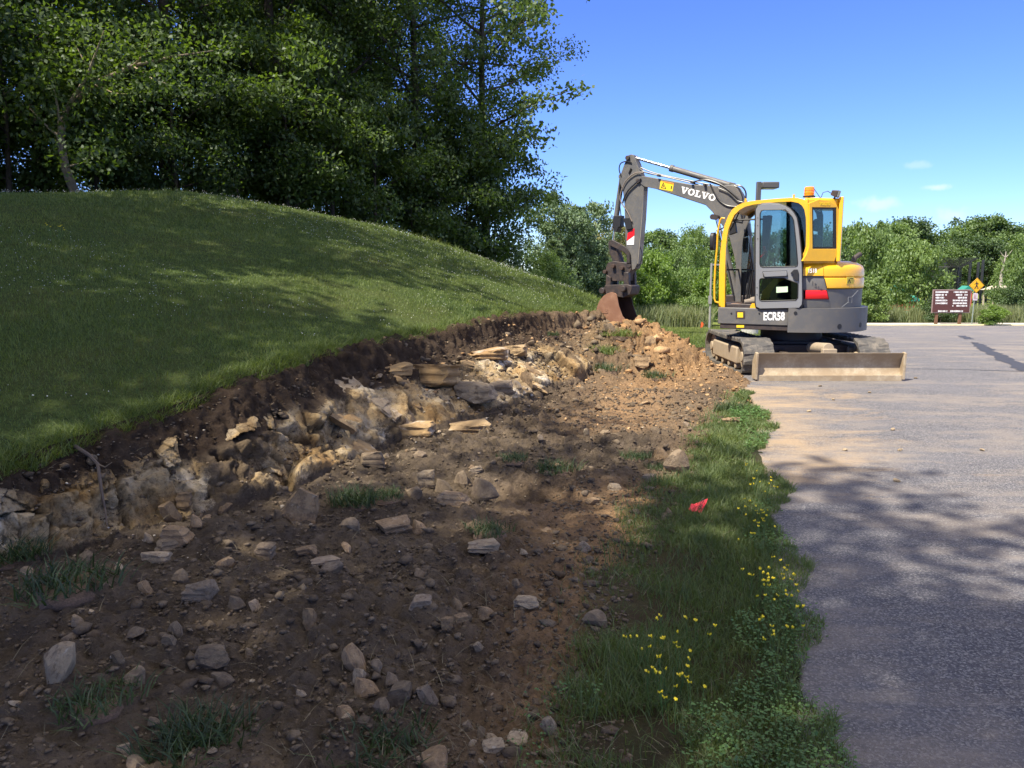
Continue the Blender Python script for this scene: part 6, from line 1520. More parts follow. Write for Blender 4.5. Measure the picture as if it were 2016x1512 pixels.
RL = [
 (112, 1305, 96, 92, 'P', 1, 'largest tan boulder half buried in the soil at lower left', .5), (232, 1117, 27, 17, 'P', 0, 'small pale stone below the left rock face'), (283, 1162, 34, 30, 'T', 5, 'roundish olive tan stone right below the small pale stone'),
 (395, 1165, 62, 44, 'G', 3, 'reddish grey boulder in the dark soil left of centre'), (500, 1193, 31, 26, 'G', 5, 'angular pale grey stone right of the brown pair'), (462, 1197, 42, 28, 'B', 0, 'brown stone touching the angular pale grey one'),
 (608, 1222, 28, 40, 'T', 3, 'tan stone leaning on edge beside a dark tuft'), (603, 990, 62, 72, 'T', 3, 'standing rock with a white stripe in the rubble', .35), (695, 1303, 72, 58, 'T', 1, 'broad tan slab standing up in the lower centre', -.3),
 (412, 1303, 62, 36, 'B', 2, 'flat brown stone with a pale rim left of the lower centre'), (432, 1345, 56, 34, 'B', 0, 'reddish brown oval stone below the flat brown one', -.25), (262, 1337, 42, 46, 'B', 3, 'brown wedge shaped stone right of the largest boulder'),
 (716, 1360, 66, 40, 'T', 0, 'brownish slab in front of the broad standing slab', -.2), (752, 1393, 52, 32, 'B', 1, 'dark brown stone at the bottom of the stone cluster'), (788, 1376, 48, 40, 'B', 3, 'brown faceted stone inside the stone cluster'), (838, 1372, 50, 38, 'G', 5, 'pale grey stone at the right end of the stone cluster'),
 (706, 1338, 27, 33, 'P', 3, 'small white edged stone leaning on the broad slab'), (770, 1345, 34, 26, 'B', 0, 'small round brown stone at the back of the cluster'), (740, 1322, 44, 22, 'B', 1, 'dark long stone behind the stone cluster'), (955, 1076, 66, 27, 'P', 2, 'flat pale yellow stone in the middle of the dug ground'), (838, 949, 32, 34, 'P', 3, 'pale block shaped stone above the middle of the ground'),
 (1335, 914, 70, 52, 'B', 1, 'big brown faceted boulder at the corner of soil and verge'), (1300, 895, 40, 26, 'T', 0, 'tan stone left of the big faceted boulder'), (1278, 945, 32, 14, 'G', 2, 'flat grey stone below the big faceted boulder'), (1082, 1432, 52, 46, 'P', 1, 'large tan stone near the bottom beside the verge'), (920, 1432, 27, 26, 'P', 5, 'round cream stone left of the bottom pair'),
 (966, 1454, 32, 18, 'P', 0, 'upper stone of the cream pair near the bottom'), (968, 1475, 42, 24, 'P', 4, 'lower flat stone of the cream pair near the bottom'), (930, 1466, 20, 15, 'P', 0, 'small cream stone wedged left of the cream pair'), (1035, 1193, 48, 19, 'P', 2, 'long pale stone right of centre'), (955, 1213, 48, 26, 'T', 0, 'tan stone left of the long pale one'), (905, 1225, 26, 24, 'T', 3, 'small tan block left of centre right stones'),
 (940, 1276, 30, 19, 'P', 5, 'pale triangular stone below the tan stone right of centre'), (830, 1192, 44, 20, 'G', 4, 'flat grey stone in the centre'), (898, 1193, 36, 28, 'T', 0, 'tan stone right of the flat grey one in the centre'), (880, 1228, 22, 26, 'T', 3, 'small upright tan stone in the centre'), (240, 1485, 26, 28, 'P', 3, 'orange tan stone at the bottom left edge'), (300, 1398 + 30, 30, 16, 'B', 0, 'brown stone low at left'),
 (590, 1369, 27, 15, 'P', 0, 'small pale stone in the lower centre left'), (262, 1508, 70, 26, 'B', 1, 'dull reddish boulder cut by the bottom edge of the picture'), (345, 1000, 46, 40, 'T', 5, 'round tan stone in the hollow of the rock face'), (373, 974, 30, 26, 'T', 3, 'blocky tan stone on top of the round one in the hollow'), (398, 1018, 36, 26, 'T', 0, 'tan stone right of the round one in the hollow'), (358, 1042, 52, 26, 'T', 2, 'flat tan stone below the hollow stones'), (306, 1100, 46, 22, 'P', 4, 'pale flat stone at the foot of the left rock face'), (290, 1062, 28, 22, 'P', 0, 'pale chip pile stone at the left face foot'),
 (330, 1075, 40, 20, 'P', 2, 'ochre thin stone among the face foot chips'), (930, 772, 86, 34, 'P', 4, 'broad layered slab jutting from the lying rock shelf'), (1035, 752, 26, 36, 'T', 3, 'upright brown stone at the tip of the rock shelf'), (985, 765, 46, 26, 'G', 4, 'grey slab leaning on the rock shelf tip'), (1014, 760, 34, 20, 'P', 0, 'pale stone between the grey slab and the upright stone'), (1280, 676, 46, 26, 'T', 1, 'orange slab sticking out of the sunny spoil heap'), (1250, 672, 30, 20, 'T', 0, 'orange stone left of the slab in the spoil heap'),
 (1200, 652, 30, 18, 'B', 5, 'brown stone by the bucket on the spoil heap'), (1262, 715, 34, 22, 'T', 2, 'pale orange rock low on the spoil heap'), (870, 958, 44, 30, 'B', 0, 'brown stone right of the pale block'), (910, 950, 46, 40, 'B', 1, 'brown rounded slab left of the pit'), (950, 968, 70, 46, 'B', 0, 'large smooth brown rock beside the pit'), (890, 985, 60, 22, 'T', 2, 'tan layered slab in front of the smooth brown rock'), (520, 1085, 40, 26, 'B', 3, 'dark brown stone in the soil under the face'), (355, 1140, 46, 34, 'B', 1, 'dark brown wedge left of the reddish grey boulder'),
 (690, 1035, 60, 26, 'B', 1, 'brown stone in the row of rubble at centre left'), (775, 1035, 58, 24, 'T', 2, 'flat tan slab in the row of rubble'), (823, 1040, 44, 30, 'T', 0, 'tan stone at the right end of the rubble row'), (600, 1085, 40, 14, 'T', 4, 'thin flat stone in the dark soil centre left'), (640, 1105, 60, 14, 'G', 4, 'thin grey slab flat in the soil centre left'), (735, 905, 46, 30, 'B', 3, 'brown block under the white rock ledge'), (560, 1010, 46, 30, 'B', 0, 'brown stone left of the white striped rock'),
 (1155, 850 - 0, 12, 18, 'P', 3, 'small upright pale stone on the sunlit track'), (1210, 960, 26, 14, 'P', 2, 'pale flat stone near the verge below the boulder'), (935, 930, 30, 12, 'P', 2, 'white flake above the smooth brown rock'), (1017, 1150, 18, 20, 'T', 3, 'small brown stone with a white edge right of centre'), (1175, 1280 - 60, 70, 34, 'B', 1, 'low brown clod rock at the verge boundary'), (1440, 1000 - 170, 34, 14, 'T', 2, 'tan stone at the sunny road edge'), (1030, 1090, 22, 12, 'P', 0, 'white stone right of the flat pale yellow one'), (1240, 1060 - 30, 18, 10, 'G', 4, 'grey chip by the verge left of the flag'),
 (620, 1125, 30, 22, 'B', 5, 'dark stone in the soil above centre left'), (150, 1235, 40, 22, 'B', 0, 'dark brown rock left above the largest boulder'), (345, 1265 - 20, 42, 36, 'B', 1, 'dark rounded rock between the left tufts'), (330, 1248 + 14, 24, 18, 'B', 3, 'dark pebble before the rounded rock'), (230, 1300, 30, 26, 'B', 5, 'brown stone right above the wedge stone'), (490, 1290, 26, 22, 'B', 0, 'brown stone above the reddish oval one'),
]
MT = {'P': RM_P, 'T': RM_T, 'B': RM_B, 'G': RM_G}
for a in RL: rock(a[0], a[1], a[2], a[3], MT[a[4]], a[5], a[6], tilt=a[7] if len(a) > 7 else 0)
# blocks still set in the face
FB = [(800, 850, 120, 36, 'P', 2, 'long pale limestone ledge at the foot of the shelf'),
      (845, 745, 110, 36, 'P', 4, 'pale layered bed in the lying rock shelf'),
      (960, 700, 80, 30, 'P', 2, 'cream rock in the upper part of the shelf'),
      (780, 730, 60, 30, 'P', 0, 'white fractured rock at the left top of the shelf'),
      (1010, 690, 60, 22, 'G', 2, 'grey rock in the far end of the shelf'),
      (930, 845, 90, 30, 'G', 4, 'grey layered bed in front of the shelf tip')]
for a in FB: rock(a[0], a[1] - a[3] * .2, a[2], a[3], RM_F if a[4] in 'TG' else RM_F2 if a[4] == 'P' else RM_B, a[5], a[6], bury=.42, deep=.7, name='rock_block')
# the rest of the fractured face, block by block
rb = random.Random(77)
def setblock(x, y, sc, rot, mat, lab, grp, dz):
    me = BK[rb.randrange(7)]; o = bpy.data.objects.new('rock_block', me); COL.objects.link(o)
    if not me.materials: me.materials.append(mat)
    o.material_slots[0].link = 'OBJECT'; o.material_slots[0].material = mat
    o.scale = sc; o.location = (x, y, dz); o.rotation_euler = rot; tag(o, lab, 'rock', grp)
def cutpt(t, u):
    k = int(t); a_ = Vector(TOP[k]).lerp(Vector(TOP[k + 1]), t - k); f_ = Vector((*FOOT[k], -.02)).lerp(Vector((*FOOT[k + 1], -.02)), t - k)
    return a_, f_, math.atan2(TOP[k + 1][1] - TOP[k][1], TOP[k + 1][0] - TOP[k][0])
for i in range(22):
    t = rb.uniform(7.1, 10.3); a_, f_, dr = cutpt(t, 0); u = rb.uniform(.12, .66); x, y = f_.x + (a_.x - f_.x) * u, f_.y + (a_.y - f_.y) * u
    s_ = rb.uniform(.10, .18); sl = math.atan2(a_.z - f_.z, (Vector(a_.xy) - Vector(f_.xy)).length)
    q = Matrix.Rotation(dr + rb.uniform(-.5, .5), 3, 'Z') @ Matrix.Rotation(sl * rb.uniform(.55, 1.0), 3, 'X')
    setblock(x, y, (s_ * rb.uniform(.8, 1.4), s_ * rb.uniform(.6, 1.0), rb.uniform(.03, .05)), q.to_euler(), rb.choice((RM_F, RM_F2, RM_P)), 'flat limestone bed lying in the sloping shelf of the cut', 'beds of the sloping shelf', soil_z(x, y) - .022)
# loose stones, each its own object
rs = random.Random(5); cnt = 0
ZL = {0: ('small loose stone lying in the dark soil of the near foreground', 'small stones in the near foreground soil'), 1: ('small loose stone lying in the rubble below the rock face', 'small stones below the rock face'), 2: ('small loose stone lying on the packed soil toward the spoil heap', 'small stones toward the spoil heap'), 3: ('small pebble of clay lying on the asphalt', 'pebbles on the asphalt')}
tries = 0
while cnt < 115 and tries < 6000:
    tries += 1; d = 1.9 * (12.0 / 1.9) ** (rs.random() ** 1.15); a = R(rs.uniform(-34, 16)); x, y = d * math.sin(a), d * math.cos(a)
    if y < 1.7 or y > 12.3 or x > verge_x(y) + .02 or x < -4.5: continue
    i = np.array([x]); j = np.array([y]); _z, u, bh, *_r = dug_smooth(i, j)
    if bh[0] or u[0] > .75: continue
    zn = 1 if u[0] > 0 or (_r[0][0] < .9 and y < 8) else (0 if y < 5 else 2)
    s = rs.choice((.010, .012, .013, .016, .018, .02, .026, .034, .045)) * (1 + .08 * y) * (1.35 if zn == 1 else 1)
    me = RKS[rs.randrange(4)]; mat = rs.choice((RM_B, RM_B, RM_T, RM_T, RM_G, RM_P))
    if not me.materials: me.materials.append(mat)
    o = bpy.data.objects.new('rock', me); COL.objects.link(o); o.material_slots[0].link = 'OBJECT'; o.material_slots[0].material = mat
    o.scale = (s * rs.uniform(.9, 1.5), s * rs.uniform(.7, 1.1), s * rs.uniform(.7, 1.1)); o.location = (x, y, soil_z(x, y) + s * .25); o.rotation_euler = (rs.uniform(-.4, .4), rs.uniform(-.4, .4), rs.uniform(0, 6.3))
    tag(o, ZL[zn][0], 'rock', ZL[zn][1]); cnt += 1
for px, py in ((1711, 775), (1757, 849), (1772, 889), (1934, 889), (1641, 788), (1803, 746), (1765, 950), (1593, 812), (1664, 888), (1615, 762)):
    x, y, _z = road_pt(px, py); o = bpy.data.objects.new('pebble', RKS[px % 4]); COL.objects.link(o); o.material_slots[0].link = 'OBJECT'; o.material_slots[0].material = RM_P
    o.scale = (.028, .022, .02); o.location = (x, y, .022); o.rotation_euler = (0, 0, px); tag(o, ZL[3][0], 'pebble', ZL[3][1])
# uncountable crumbs: one object each
def scatter(name, n, s0, s1, mat, label, dens, seed, pw=.9, kinds=5, yr=(1.6, 12.8)):
    r_ = np.random.default_rng(seed); u = r_.uniform(0, 1, n); r = (1.8 ** pw + u * (13.5 ** pw - 1.8 ** pw)) ** (1 / pw); a = np.radians(r_.uniform(-38, 22, n)); x = r * np.sin(a); y = r * np.cos(a)
    k = (y > yr[0]) & (y < yr[1]) & (x > -4.8) & (x < verge_x(y) + .2); x, y = x[k], y[k]
    _z, uu, bh, dF, dT, pT, pF = dug_smooth(x, y); p = dens(x, y, uu, bh, dF); k = (r_.uniform(0, 1, len(x)) < p) & (bh == 0); x, y = x[k], y[k]
    z = soil_z_arr(x, y); Vs = []; Fs = []; off = 0
    base = []
    import bmesh
    for q in range(kinds):
        bm = bmesh.new(); bmesh.ops.create_icosphere(bm, subdivisions=1, radius=1); c = np.array([v.co[:] for v in bm.verts]); f = np.array([[v.index for v in ff.verts] for ff in bm.faces]); bm.free()
        c *= r_.uniform(.35, 1.3, (len(c), 1)) * np.array([1, .8, .6]); base.append((c, f))
    kd = r_.integers(0, kinds, len(x)); sz = (s0 + (s1 - s0) * r_.uniform(0, 1, len(x)) ** 3) * (1 + .10 * np.maximum(0, np.hypot(x, y) - 3))
    for q in range(kinds):
        m = kd == q; c, f = base[q]; n_ = m.sum(); th = r_.uniform(0, 6.28, n_); ct, st_ = np.cos(th), np.sin(th)
        sc = sz[m][:, None] * r_.uniform(.7, 1.25, (n_, 3)); P = c[None] * sc[:, None, :]; X = P[..., 0] * ct[:, None] - P[..., 1] * st_[:, None]; Y = P[..., 0] * st_[:, None] + P[..., 1] * ct[:, None]
        V = np.stack([X + x[m][:, None], Y + y[m][:, None], P[..., 2] + (z[m] + sz[m] * .12)[:, None]], -1).reshape(-1, 3); Vs.append(V); Fs.append((np.arange(n_)[:, None, None] * len(c) + f[None]).reshape(-1, 3) + off); off += len(V)
    o = link(name, np_mesh(name, np.concatenate(Vs), np.concatenate(Fs), False), None, mat); tag(o, label, name.replace('_', ' '), None, 'stuff')
def crumbmat(name, stops):
    m, n, l, b = new_mat(name); g = n.new('ShaderNodeNewGeometry'); c = ramp(n, l, g.outputs['Random Per Island'], stops)
    f = noise(n, l, 60, 5, .7, vec=g.outputs['Position']); c = mix(n, l, maprange(n, l, f, .45, .65, 0, .6), c, (.06, .04, .028)); l.new(c, b.inputs['Base Color']); b.inputs['Roughness'].default_value = .95; b.inputs['Specular IOR Level'].default_value = .2
    bump(n, l, b, f, .01, .6); return m
CM_SOIL = crumbmat('soil crumbs', [(0, (.080, .060, .042)), (.5, (.135, .103, .070)), (1, (.20, .155, .105))])
CM_DRY = crumbmat('dry crumbs', [(0, (.26, .145, .065)), (.5, (.42, .26, .125)), (1, (.56, .36, .19))])
CM_STONE = crumbmat('stone chips', [(0, (.16, .11, .07)), (.5, (.30, .22, .14)), (.85, (.44, .36, .25)), (1, (.6, .55, .47))])
scatter('soil_crumbs', 90000, .003, .015, CM_SOIL, 'dark crumbs of dug soil covering the ground', lambda x, y, u, b, dF: np.where(u > .85, .2, 1) * (.4 + .6 * sstep(-.4, .2, fbm(x, y, 1.6, 3, 401))) * np.where((y > 9.5) & (x > 1.0), .15, 1), 1)
scatter('soil_clods', 8000, .008, .034, CM_SOIL, 'rough clods of dark soil', lambda x, y, u, b, dF: np.where(u > .8, .2, 1) * sstep(-.3, .25, fbm(x, y, 1.1, 3, 402)) * np.where((y > 9.5) & (x > 1.0), .2, 1), 2)
scatter('soil_lumps', 3400, .012, .045, CM_SOIL, 'fist sized lumps of dark earth lying in drifts', lambda x, y, u, b, dF: np.where(u > .6, 0, 1) * sstep(-.05, .35, fbm(x, y, 1.9, 3, 412)) * np.where((y > 9.5) & (x > 1.0), .1, 1), 21)
scatter('dry_crumbs', 16000, .004, .022, CM_DRY, 'sunlit orange crumbs of clay on the spoil heap', lambda x, y, u, b, dF: np.clip(sstep(8.5, 10.2, y) * sstep(.6, 1.3, x) + .3 * sstep(6, 8, y), 0, 1), 3, 1.8)
scatter('clay_clods', 2600, .02, .075, CM_DRY, 'broken clods of orange clay on the spoil heap', lambda x, y, u, b, dF: np.clip(sstep(10.0, 10.8, y) * sstep(1.35, 1.8, x), 0, 1), 13, 1.9)
scatter('dark_clods', 2600, .02, .07, CM_SOIL, 'dark clods on the left flank of the spoil heap', lambda x, y, u, b, dF: np.clip(sstep(10.2, 10.8, y) * sstep(.9, 1.2, x) * sstep(2.1, 1.6, x), 0, 1), 14, 1.9)
scatter('stone_chips', 26000, .003, .013, CM_STONE, 'small pale stone chips mixed into the soil', lambda x, y, u, b, dF: np.clip(.10 + .9 * (u > .02) * (u < .7) + .8 * sstep(.55, .05, dF) * (y < 9), 0, 1), 4)
scatter('rubble', 6500, .010, .032, CM_STONE, 'broken pale rubble at the foot of the rock face', lambda x, y, u, b, dF: np.clip(.9 * (u > .02) * (u < .55) + .7 * sstep(.45, .05, dF) * (y < 9), 0, 1) * sstep(-.3, .3, fbm(x, y, 1.7, 3, 404)), 5)
# straw and rootlets
r_ = np.random.default_rng(9); n = 4500; rr = 1.8 + r_.uniform(0, 1, n) ** 1.3 * 8; a = np.radians(r_.uniform(-36, 20, n)); x = rr * np.sin(a); y = rr * np.cos(a)
k = (x < verge_x(y) + .6) & (y > 1.6) & (r_.uniform(0, 1, n) < .35 + .65 * sstep(.9, 0, verge_x(y) - x)); x, y = x[k], y[k]; z = soil_z_arr(x, y) + .012
V, F = blades(np.stack([x, y, z], 1), r_.uniform(.03, .12, len(x)), np.full(len(x), .0022), np.full(len(x), 1.28), r_, 's')
o = link('straw', np_mesh('straw', V, F), None, leafmat('straw', (.10, .085, .05), (.30, .25, .15), .2, (.42, .38, .28))); tag(o, 'dry straw and torn rootlets strewn over the soil', 'straw', None, 'stuff')
g = MB(); r2 = random.Random(8)
for i in range(420):
    t = r2.uniform(2.2, 11.5); k = int(t); a_ = Vector(TOP[k]).lerp(Vector(TOP[k + 1]), t - k); dx = TOP[k + 1][1] - TOP[k][1]; dy = -(TOP[k + 1][0] - TOP[k][0]); L = math.hypot(dx, dy); nx, ny = dx / L, dy / L
    p = a_ + Vector((nx * r2.uniform(.0, .09), ny * r2.uniform(.0, .09), -.07 - r2.uniform(0, .06))); pts = [p]
    for s_ in range(4): p = p + Vector((nx * .010 + r2.uniform(-.012, .012), ny * .010 + r2.uniform(-.012, .012), -r2.uniform(.012, .034))); pts.append(p)
    g.tube(pts, [.0022, .0018, .0014, .001, .0006], 3, False)
o = g.build('hanging_roots', plain('rootlets', (.13, .09, .06), .9)); tag(o, 'fine roots hanging out of the torn topsoil', 'roots', None, 'stuff')
P = []
for px, py in ((133, 876), (160, 890), (186, 908), (203, 930), (207, 955), (211, 985), (217, 1015), (221, 1045)):
    q = on_soil(px, py); P.append(Vector((q.x + .0, q.y - .05, q.z + .03)))
w = thing('root', 'bent bare woody root hanging over the left rock face', 'root', P[0]); q = MB(); q.tube([p - P[0] for p in P], [.013, .012, .011, .010, .009, .008, .006, .003], 7); q.build('main_root', plain('root wood', (.12, .09, .07), .9), w, 0, True)
e = P[3] - P[0]; q = MB(); q.tube([e, e + Vector((.05, -.02, -.012)), e + Vector((.09, -.02, .015))], [.005, .004, .002], 5); q.build('side_root', plain('root wood', (.2, .15, .1), .9), w, 0, True)
# ================================================================== flags, signs, lamps and the park behind
# pin flag lying in the verge
fp = on_soil(1373, 1010); c = Vector((fp.x, fp.y, .09)); 
def fpt(px, py): d = ray(px, py); n_ = Vector((.1, -.62, .78)); k = (Vector((fp.x, fp.y, .055)) - Vector((0, 0, HC))).dot(n_) / d.dot(n_); return Vector((d.x * k, d.y * k, HC + d.z * k)) - c
FLAG = plain('flag vinyl', (.85, .035, .055), .45, 0, .08, 30)
t = thing('marker_flag', 'torn pink red marker flag lying in the verge grass', 'flag', c)
fo = [(1354.5, 1003), (1361, 993), (1366, 991), (1393.5, 981.5), (1390, 992), (1384, 1001), (1379, 1012), (1374, 1008), (1367, 1006)]
g = MB(); vs = [fpt(*p) + Vector((0, 0, .006 * math.sin(i * 2.1))) for i, p in enumerate(fo)]; cc = sum(vs, Vector()) / len(vs) + Vector((0, 0, .012)); vs.append(cc); n_ = len(fo)
g._add(vs + [v + Vector((0, 0, -.0015)) for v in vs], [(i, (i + 1) % n_, n_) for i in range(n_)] + [((i + 1) % n_ + n_ + 1, i + n_ + 1, 2 * n_ + 1) for i in range(n_)] + [(i, i + n_ + 1, (i + 1) % n_ + n_ + 1, (i + 1) % n_) for i in range(n_)]); fl = g.build('flag_sheet', FLAG, t)
g = MB(); a = fpt(1358, 1000); g.tube([a, a + Vector((-.03, -.05, -.05)), a + Vector((.02, -.10, -.08))], .0012, 5); g.build('wire_stem', CHROME, t)
a = fpt(1378.5, 1006.5); b = fpt(1386.5, 985.5); u = (b - a); L = u.length; u.normalize(); nn = Vector((.1, -.62, .78)).normalized(); v_ = nn.cross(u)
cu = bpy.data.curves.new('printed_word', 'FONT'); cu.body = 'CAUTION'; cu.size = 1; cu.extrude = .02; cu.offset = .02
tmp = bpy.data.objects.new('tmp', cu); COL.objects.link(tmp); dg = bpy.context.evaluated_depsgraph_get(); me = bpy.data.meshes.new_from_object(tmp.evaluated_get(dg)); bpy.data.objects.remove(tmp); me.materials.clear()
xm = max(v.co.x for v in me.vertices); k = L / xm
me.transform(Matrix(((u.x * k, v_.x * k * 1.5, nn.x * k, a.x + nn.x * .016), (u.y * k, v_.y * k * 1.5, nn.y * k, a.y + nn.y * .016), (u.z * k, v_.z * k * 1.5, nn.z * k, a.z + nn.z * .016), (0, 0, 0, 1)))); me.name = 'printed_word'
link('printed_word', me, fl, BLACK)
# small orange flag in the far grass
a = at_y(1378, 650, 27); zg = float(ground_h(np.array([a.x]), np.array([27.0]))[0]); t = thing('marker_flag', 'tiny orange marker flag standing in the far grass left of the tracks', 'flag', (a.x, 27, zg))
g = MB(); g.cyl((0, 0, 0), (.02, 0, .42), .006, 6); g.build('wire_stem', DARKST, t); g = MB(); g.prism([(0, .26), (.09, .30), (.12, .40), (.06, .48), (.02, .42)], 0, .004); g.build('flag_sheet', plain('orange flag', (.75, .13, .03), .5), t)
# parking lot lamp
LG = plain('lamp bronze', (.085, .080, .078), .5, 0, .1)
a = at_y(1481.5, 655, 27); zg = float(ground_h(np.array([a.x]), np.array([27.0]))[0]); zt_ = at_y(1481, 358, 27).z; t = thing('street_lamp', 'tall lamp post with a box shaped head rising behind the cab', 'lamp', (a.x, 27, zg - .1))
hh = zt_ - zg + .1
q = MB(); q.beam((0, 0, .5), (0, 0, hh), .14, .14, .14, .14, up=(0, 1, 0)); q.build('pole', LG, t, .01)
q = MB(); q.cyl((-.1, 0, -.05), (-.1, 0, .55), .28, 24); q.build('concrete_base', plain('concrete', (.45, .44, .42), .9), t, .02)
zh = at_y(1510, 366, 27).z - zg + .1; x0 = at_y(1497, 366, 27).x - a.x; x1 = at_y(1530, 366, 27).x - a.x
q = MB(); q.box(0, x0, -.04, .04, zh - .05, zh + .07); q.build('arm', LG, t, .01); q = MB(); q.box(x0, x1, -.25, .25, zh - .09, zh + .11); hd_ = q.build('lamp_head', LG, t, .03); q = MB(); q.box(x0 + .06, x1 - .06, -.18, .18, zh - .105, zh - .088); q.build('lens', plain('lamp lens grey', (.5, .5, .48), .3), hd_)
# thin post with a side arm
a = at_y(1397, 634, 42); zg = float(ground_h(np.array([a.x]), np.array([42.0]))[0]); zt_ = at_y(1397, 518, 42).z; t = thing('utility_post', 'thin grey post with a short arm and box left of the cab', 'post', (a.x, 42, zg)); GP = plain('weathered post', (.26, .25, .25), .8)
q = MB(); q.cyl((0, 0, -.1), (0, 0, zt_ - zg), .055, 10); q.build('pole', GP, t, 0, True); q = MB(); q.box(0, .5, -.03, .03, zt_ - zg - .12, zt_ - zg - .04); q.build('arm', GP, t); zb_ = at_y(1397, 590, 42).z - zg; q = MB(); q.box(-.12, .06, -.10, -.055, zb_ - .22, zb_ + .2); q.build('meter_box', GP, t, .01)
# kerb and pale path on the far side
def ribbon(name, p0, p1, x0, x1, y0, y1, z, mat, lab):
    xs_ = np.linspace(x0, x1, 60); V = []
    for x in xs_: V += [(x, y0, float(Pz(y0)) + z - .14), (x, y0, float(Pz(y0)) + z), (x, y1, float(Pz(y1)) + z), (x, y1, float(Pz(y1)) + z - .14)]
    F = []
    for i in range(59):
        for j in range(4): F.append((4 * i + j, 4 * i + (j + 1) % 4, 4 * i + 4 + (j + 1) % 4, 4 * i + 4 + j))
    o = link(name, np_mesh(name, np.array(V), np.array(F)), None, mat); tag(o, lab, None, None, 'structure')
ribbon('kerb', 0, 0, 21, 75, 50.0, 50.25, .09, plain('kerb yellow', (.60, .53, .30), .8, 0, .2, 1), 'faded yellow kerb across the far side of the road')
ribbon('path', 0, 0, 19, 75, 51.6, 53.2, .10, plain('path concrete', (.50, .45, .38), .9, 0, .1, 1), 'pale path behind the kerb')
# brown information board
BR = plain('sign brown', (.085, .030, .026), .6, 0, .08); WD = plain('sign post wood', (.17, .085, .05), .85)
D = 50.7; o_ = at_y(1872, 593, D); zg = float(ground_h(np.array([o_.x]), np.array([D]))[0]); t = thing('park_sign', 'wide brown park information board on two wooden posts', 'sign', (o_.x, D, zg))
def S(px, py): p = at_y(px, py, D); return p.x - o_.x, p.z - zg
x0, z1 = S(1838, 571.5); x1, z0 = S(1907, 614.5); q = MB(); q.box(x0, x1, -.05, .0, z0, z1); bd = q.build('board', BR, t, .01)
q = MB(); q.prism([(x0 - .05, z0 - .05), (x1 + .05, z0 - .05), (x1 + .05, z1 + .05), (x0 - .05, z1 + .05)], -.03, .02, holes=[[(x0, z0), (x1, z0), (x1, z1), (x0, z1)]]); q.build('board_frame', plain('sign edge', (.30, .22, .2), .7), bd)
for px in (1846.5, 1893): a = S(px, 600)[0]; q = MB(); q.box(a - .08, a + .08, .021, .18, -.15, z1 - .1); q.build('post', WD, t, .01)
rt_ = random.Random(4)
ROWS = [(575, (1841, 1866), (1877, 1904)), (580.5, (1841, 1857), (1881, 1894)), (580.5, (1860, 1863), (1898, 1904)), (586, (1841, 1858), (1885, 1903)), (591.5, (1841, 1864), (1875, 1903)), (597, (1841, 1864), (1875, 1903)), (602, (1874, 1877), (1882, 1903)), (612.5, (1846, 1864), (1870, 1896))]
for py, *sp in ROWS:
    for a, b in sp:
        q = MB(); x = a
        while x < b - .3:
            w_ = rt_.choice((.75, .9, 1.05)); xa, zz = S(x, py); xb, _ = S(min(b, x + w_), py); h_ = rt_.choice((.035, .05, .05, .06)); q.box(xa, xb, -.056, -.0505, zz - h_, zz + h_); x += w_ + (.22 if rt_.random() < .85 else 1.0)
        q.build('text_line', WHITE, bd)
# pedestrian crossing sign and plate
D2 = 50.9; o_ = at_y(1919, 600, D2); zg = float(ground_h(np.array([o_.x]), np.array([D2]))[0]); t = thing('pedestrian_sign', 'yellow diamond pedestrian crossing sign over a small white plate', 'sign', (o_.x, D2, zg)); o_x = o_.x
def S2(px, py): p = at_y(px, py, D2); return p.x - o_x, p.z - zg
cx_, cz_ = S2(1922, 562); hdg = S2(1937, 562)[0] - cx_
q = MB(); q.tube([(cx_ - .10, 0, -.1), (cx_ - .02, 0, cz_ + .3)], .035, 8); q.build('pole', plain('galvanised pole', (.28, .33, .30), .5, .3), t)
def rd(k, n=3): return [(cx_ + math.cos(math.pi / 2 * i) * hdg * k, cz_ + math.sin(math.pi / 2 * i) * hdg * k) for i in range(4)]
q = MB(); q.prism(rd(1), -.06, -.045); dm = q.build('sign_plate', plain('sign yellow', (.80, .42, .01), .5, 0, .03), t, .012)
q = MB(); q.prism(rd(.93), -.063, -.0605, holes=[rd(.89)]); q.build('sign_border', BLACK, dm)
def man(pts): return [(cx_ + a * hdg, cz_ + b * hdg) for a, b in pts]
q = MB(); q.prism(man([(-.07 + .08 * math.cos(i * .7), .46 + .08 * math.sin(i * .7)) for i in range(9)]), -.064, -.061)
q.prism(man([(-.10, .36), (.08, .38), (.26, .22), (.22, .10), (.19, .12), (.20, .20), (.10, .28), (.08, .02), (.20, -.28), (.24, -.48), (.15, -.48), (.10, -.28), (.0, -.10), (-.10, -.28), (-.24, -.50), (-.32, -.46), (-.20, -.26), (-.10, .02), (-.08, .22), (-.20, .16), (-.34, .12), (-.35, .18), (-.22, .24)]), -.064, -.061); q.build('walking_figure', BLACK, dm)
for zz in (-.22, -.44):
    q = MB(); w_ = .80 - abs(zz); q.prism(man([(-w_, zz), (w_, zz), (w_, zz + .035), (-w_, zz + .035)]), -.0625, -.0608); q.build('crossing_line', BLACK, dm)
a, b = S2(1914, 591.5), S2(1924.5, 577.5); q = MB(); q.box(a[0], b[0], -.055, -.045, a[1], b[1]); sp_ = q.build('small_plate', plain('plate white', (.62, .55, .58), .5), t, .005)
for py in (580.5, 583, 585.5, 588): xa, zz = S2(1916, py); xb, _ = S2(1922.5 - (py % 2) * 1.0, py); q = MB(); q.box(xa, xb, -.058, -.0555, zz - .02, zz + .02); q.build('text_line', plain('plate print', (.28, .12, .14), .6), sp_)
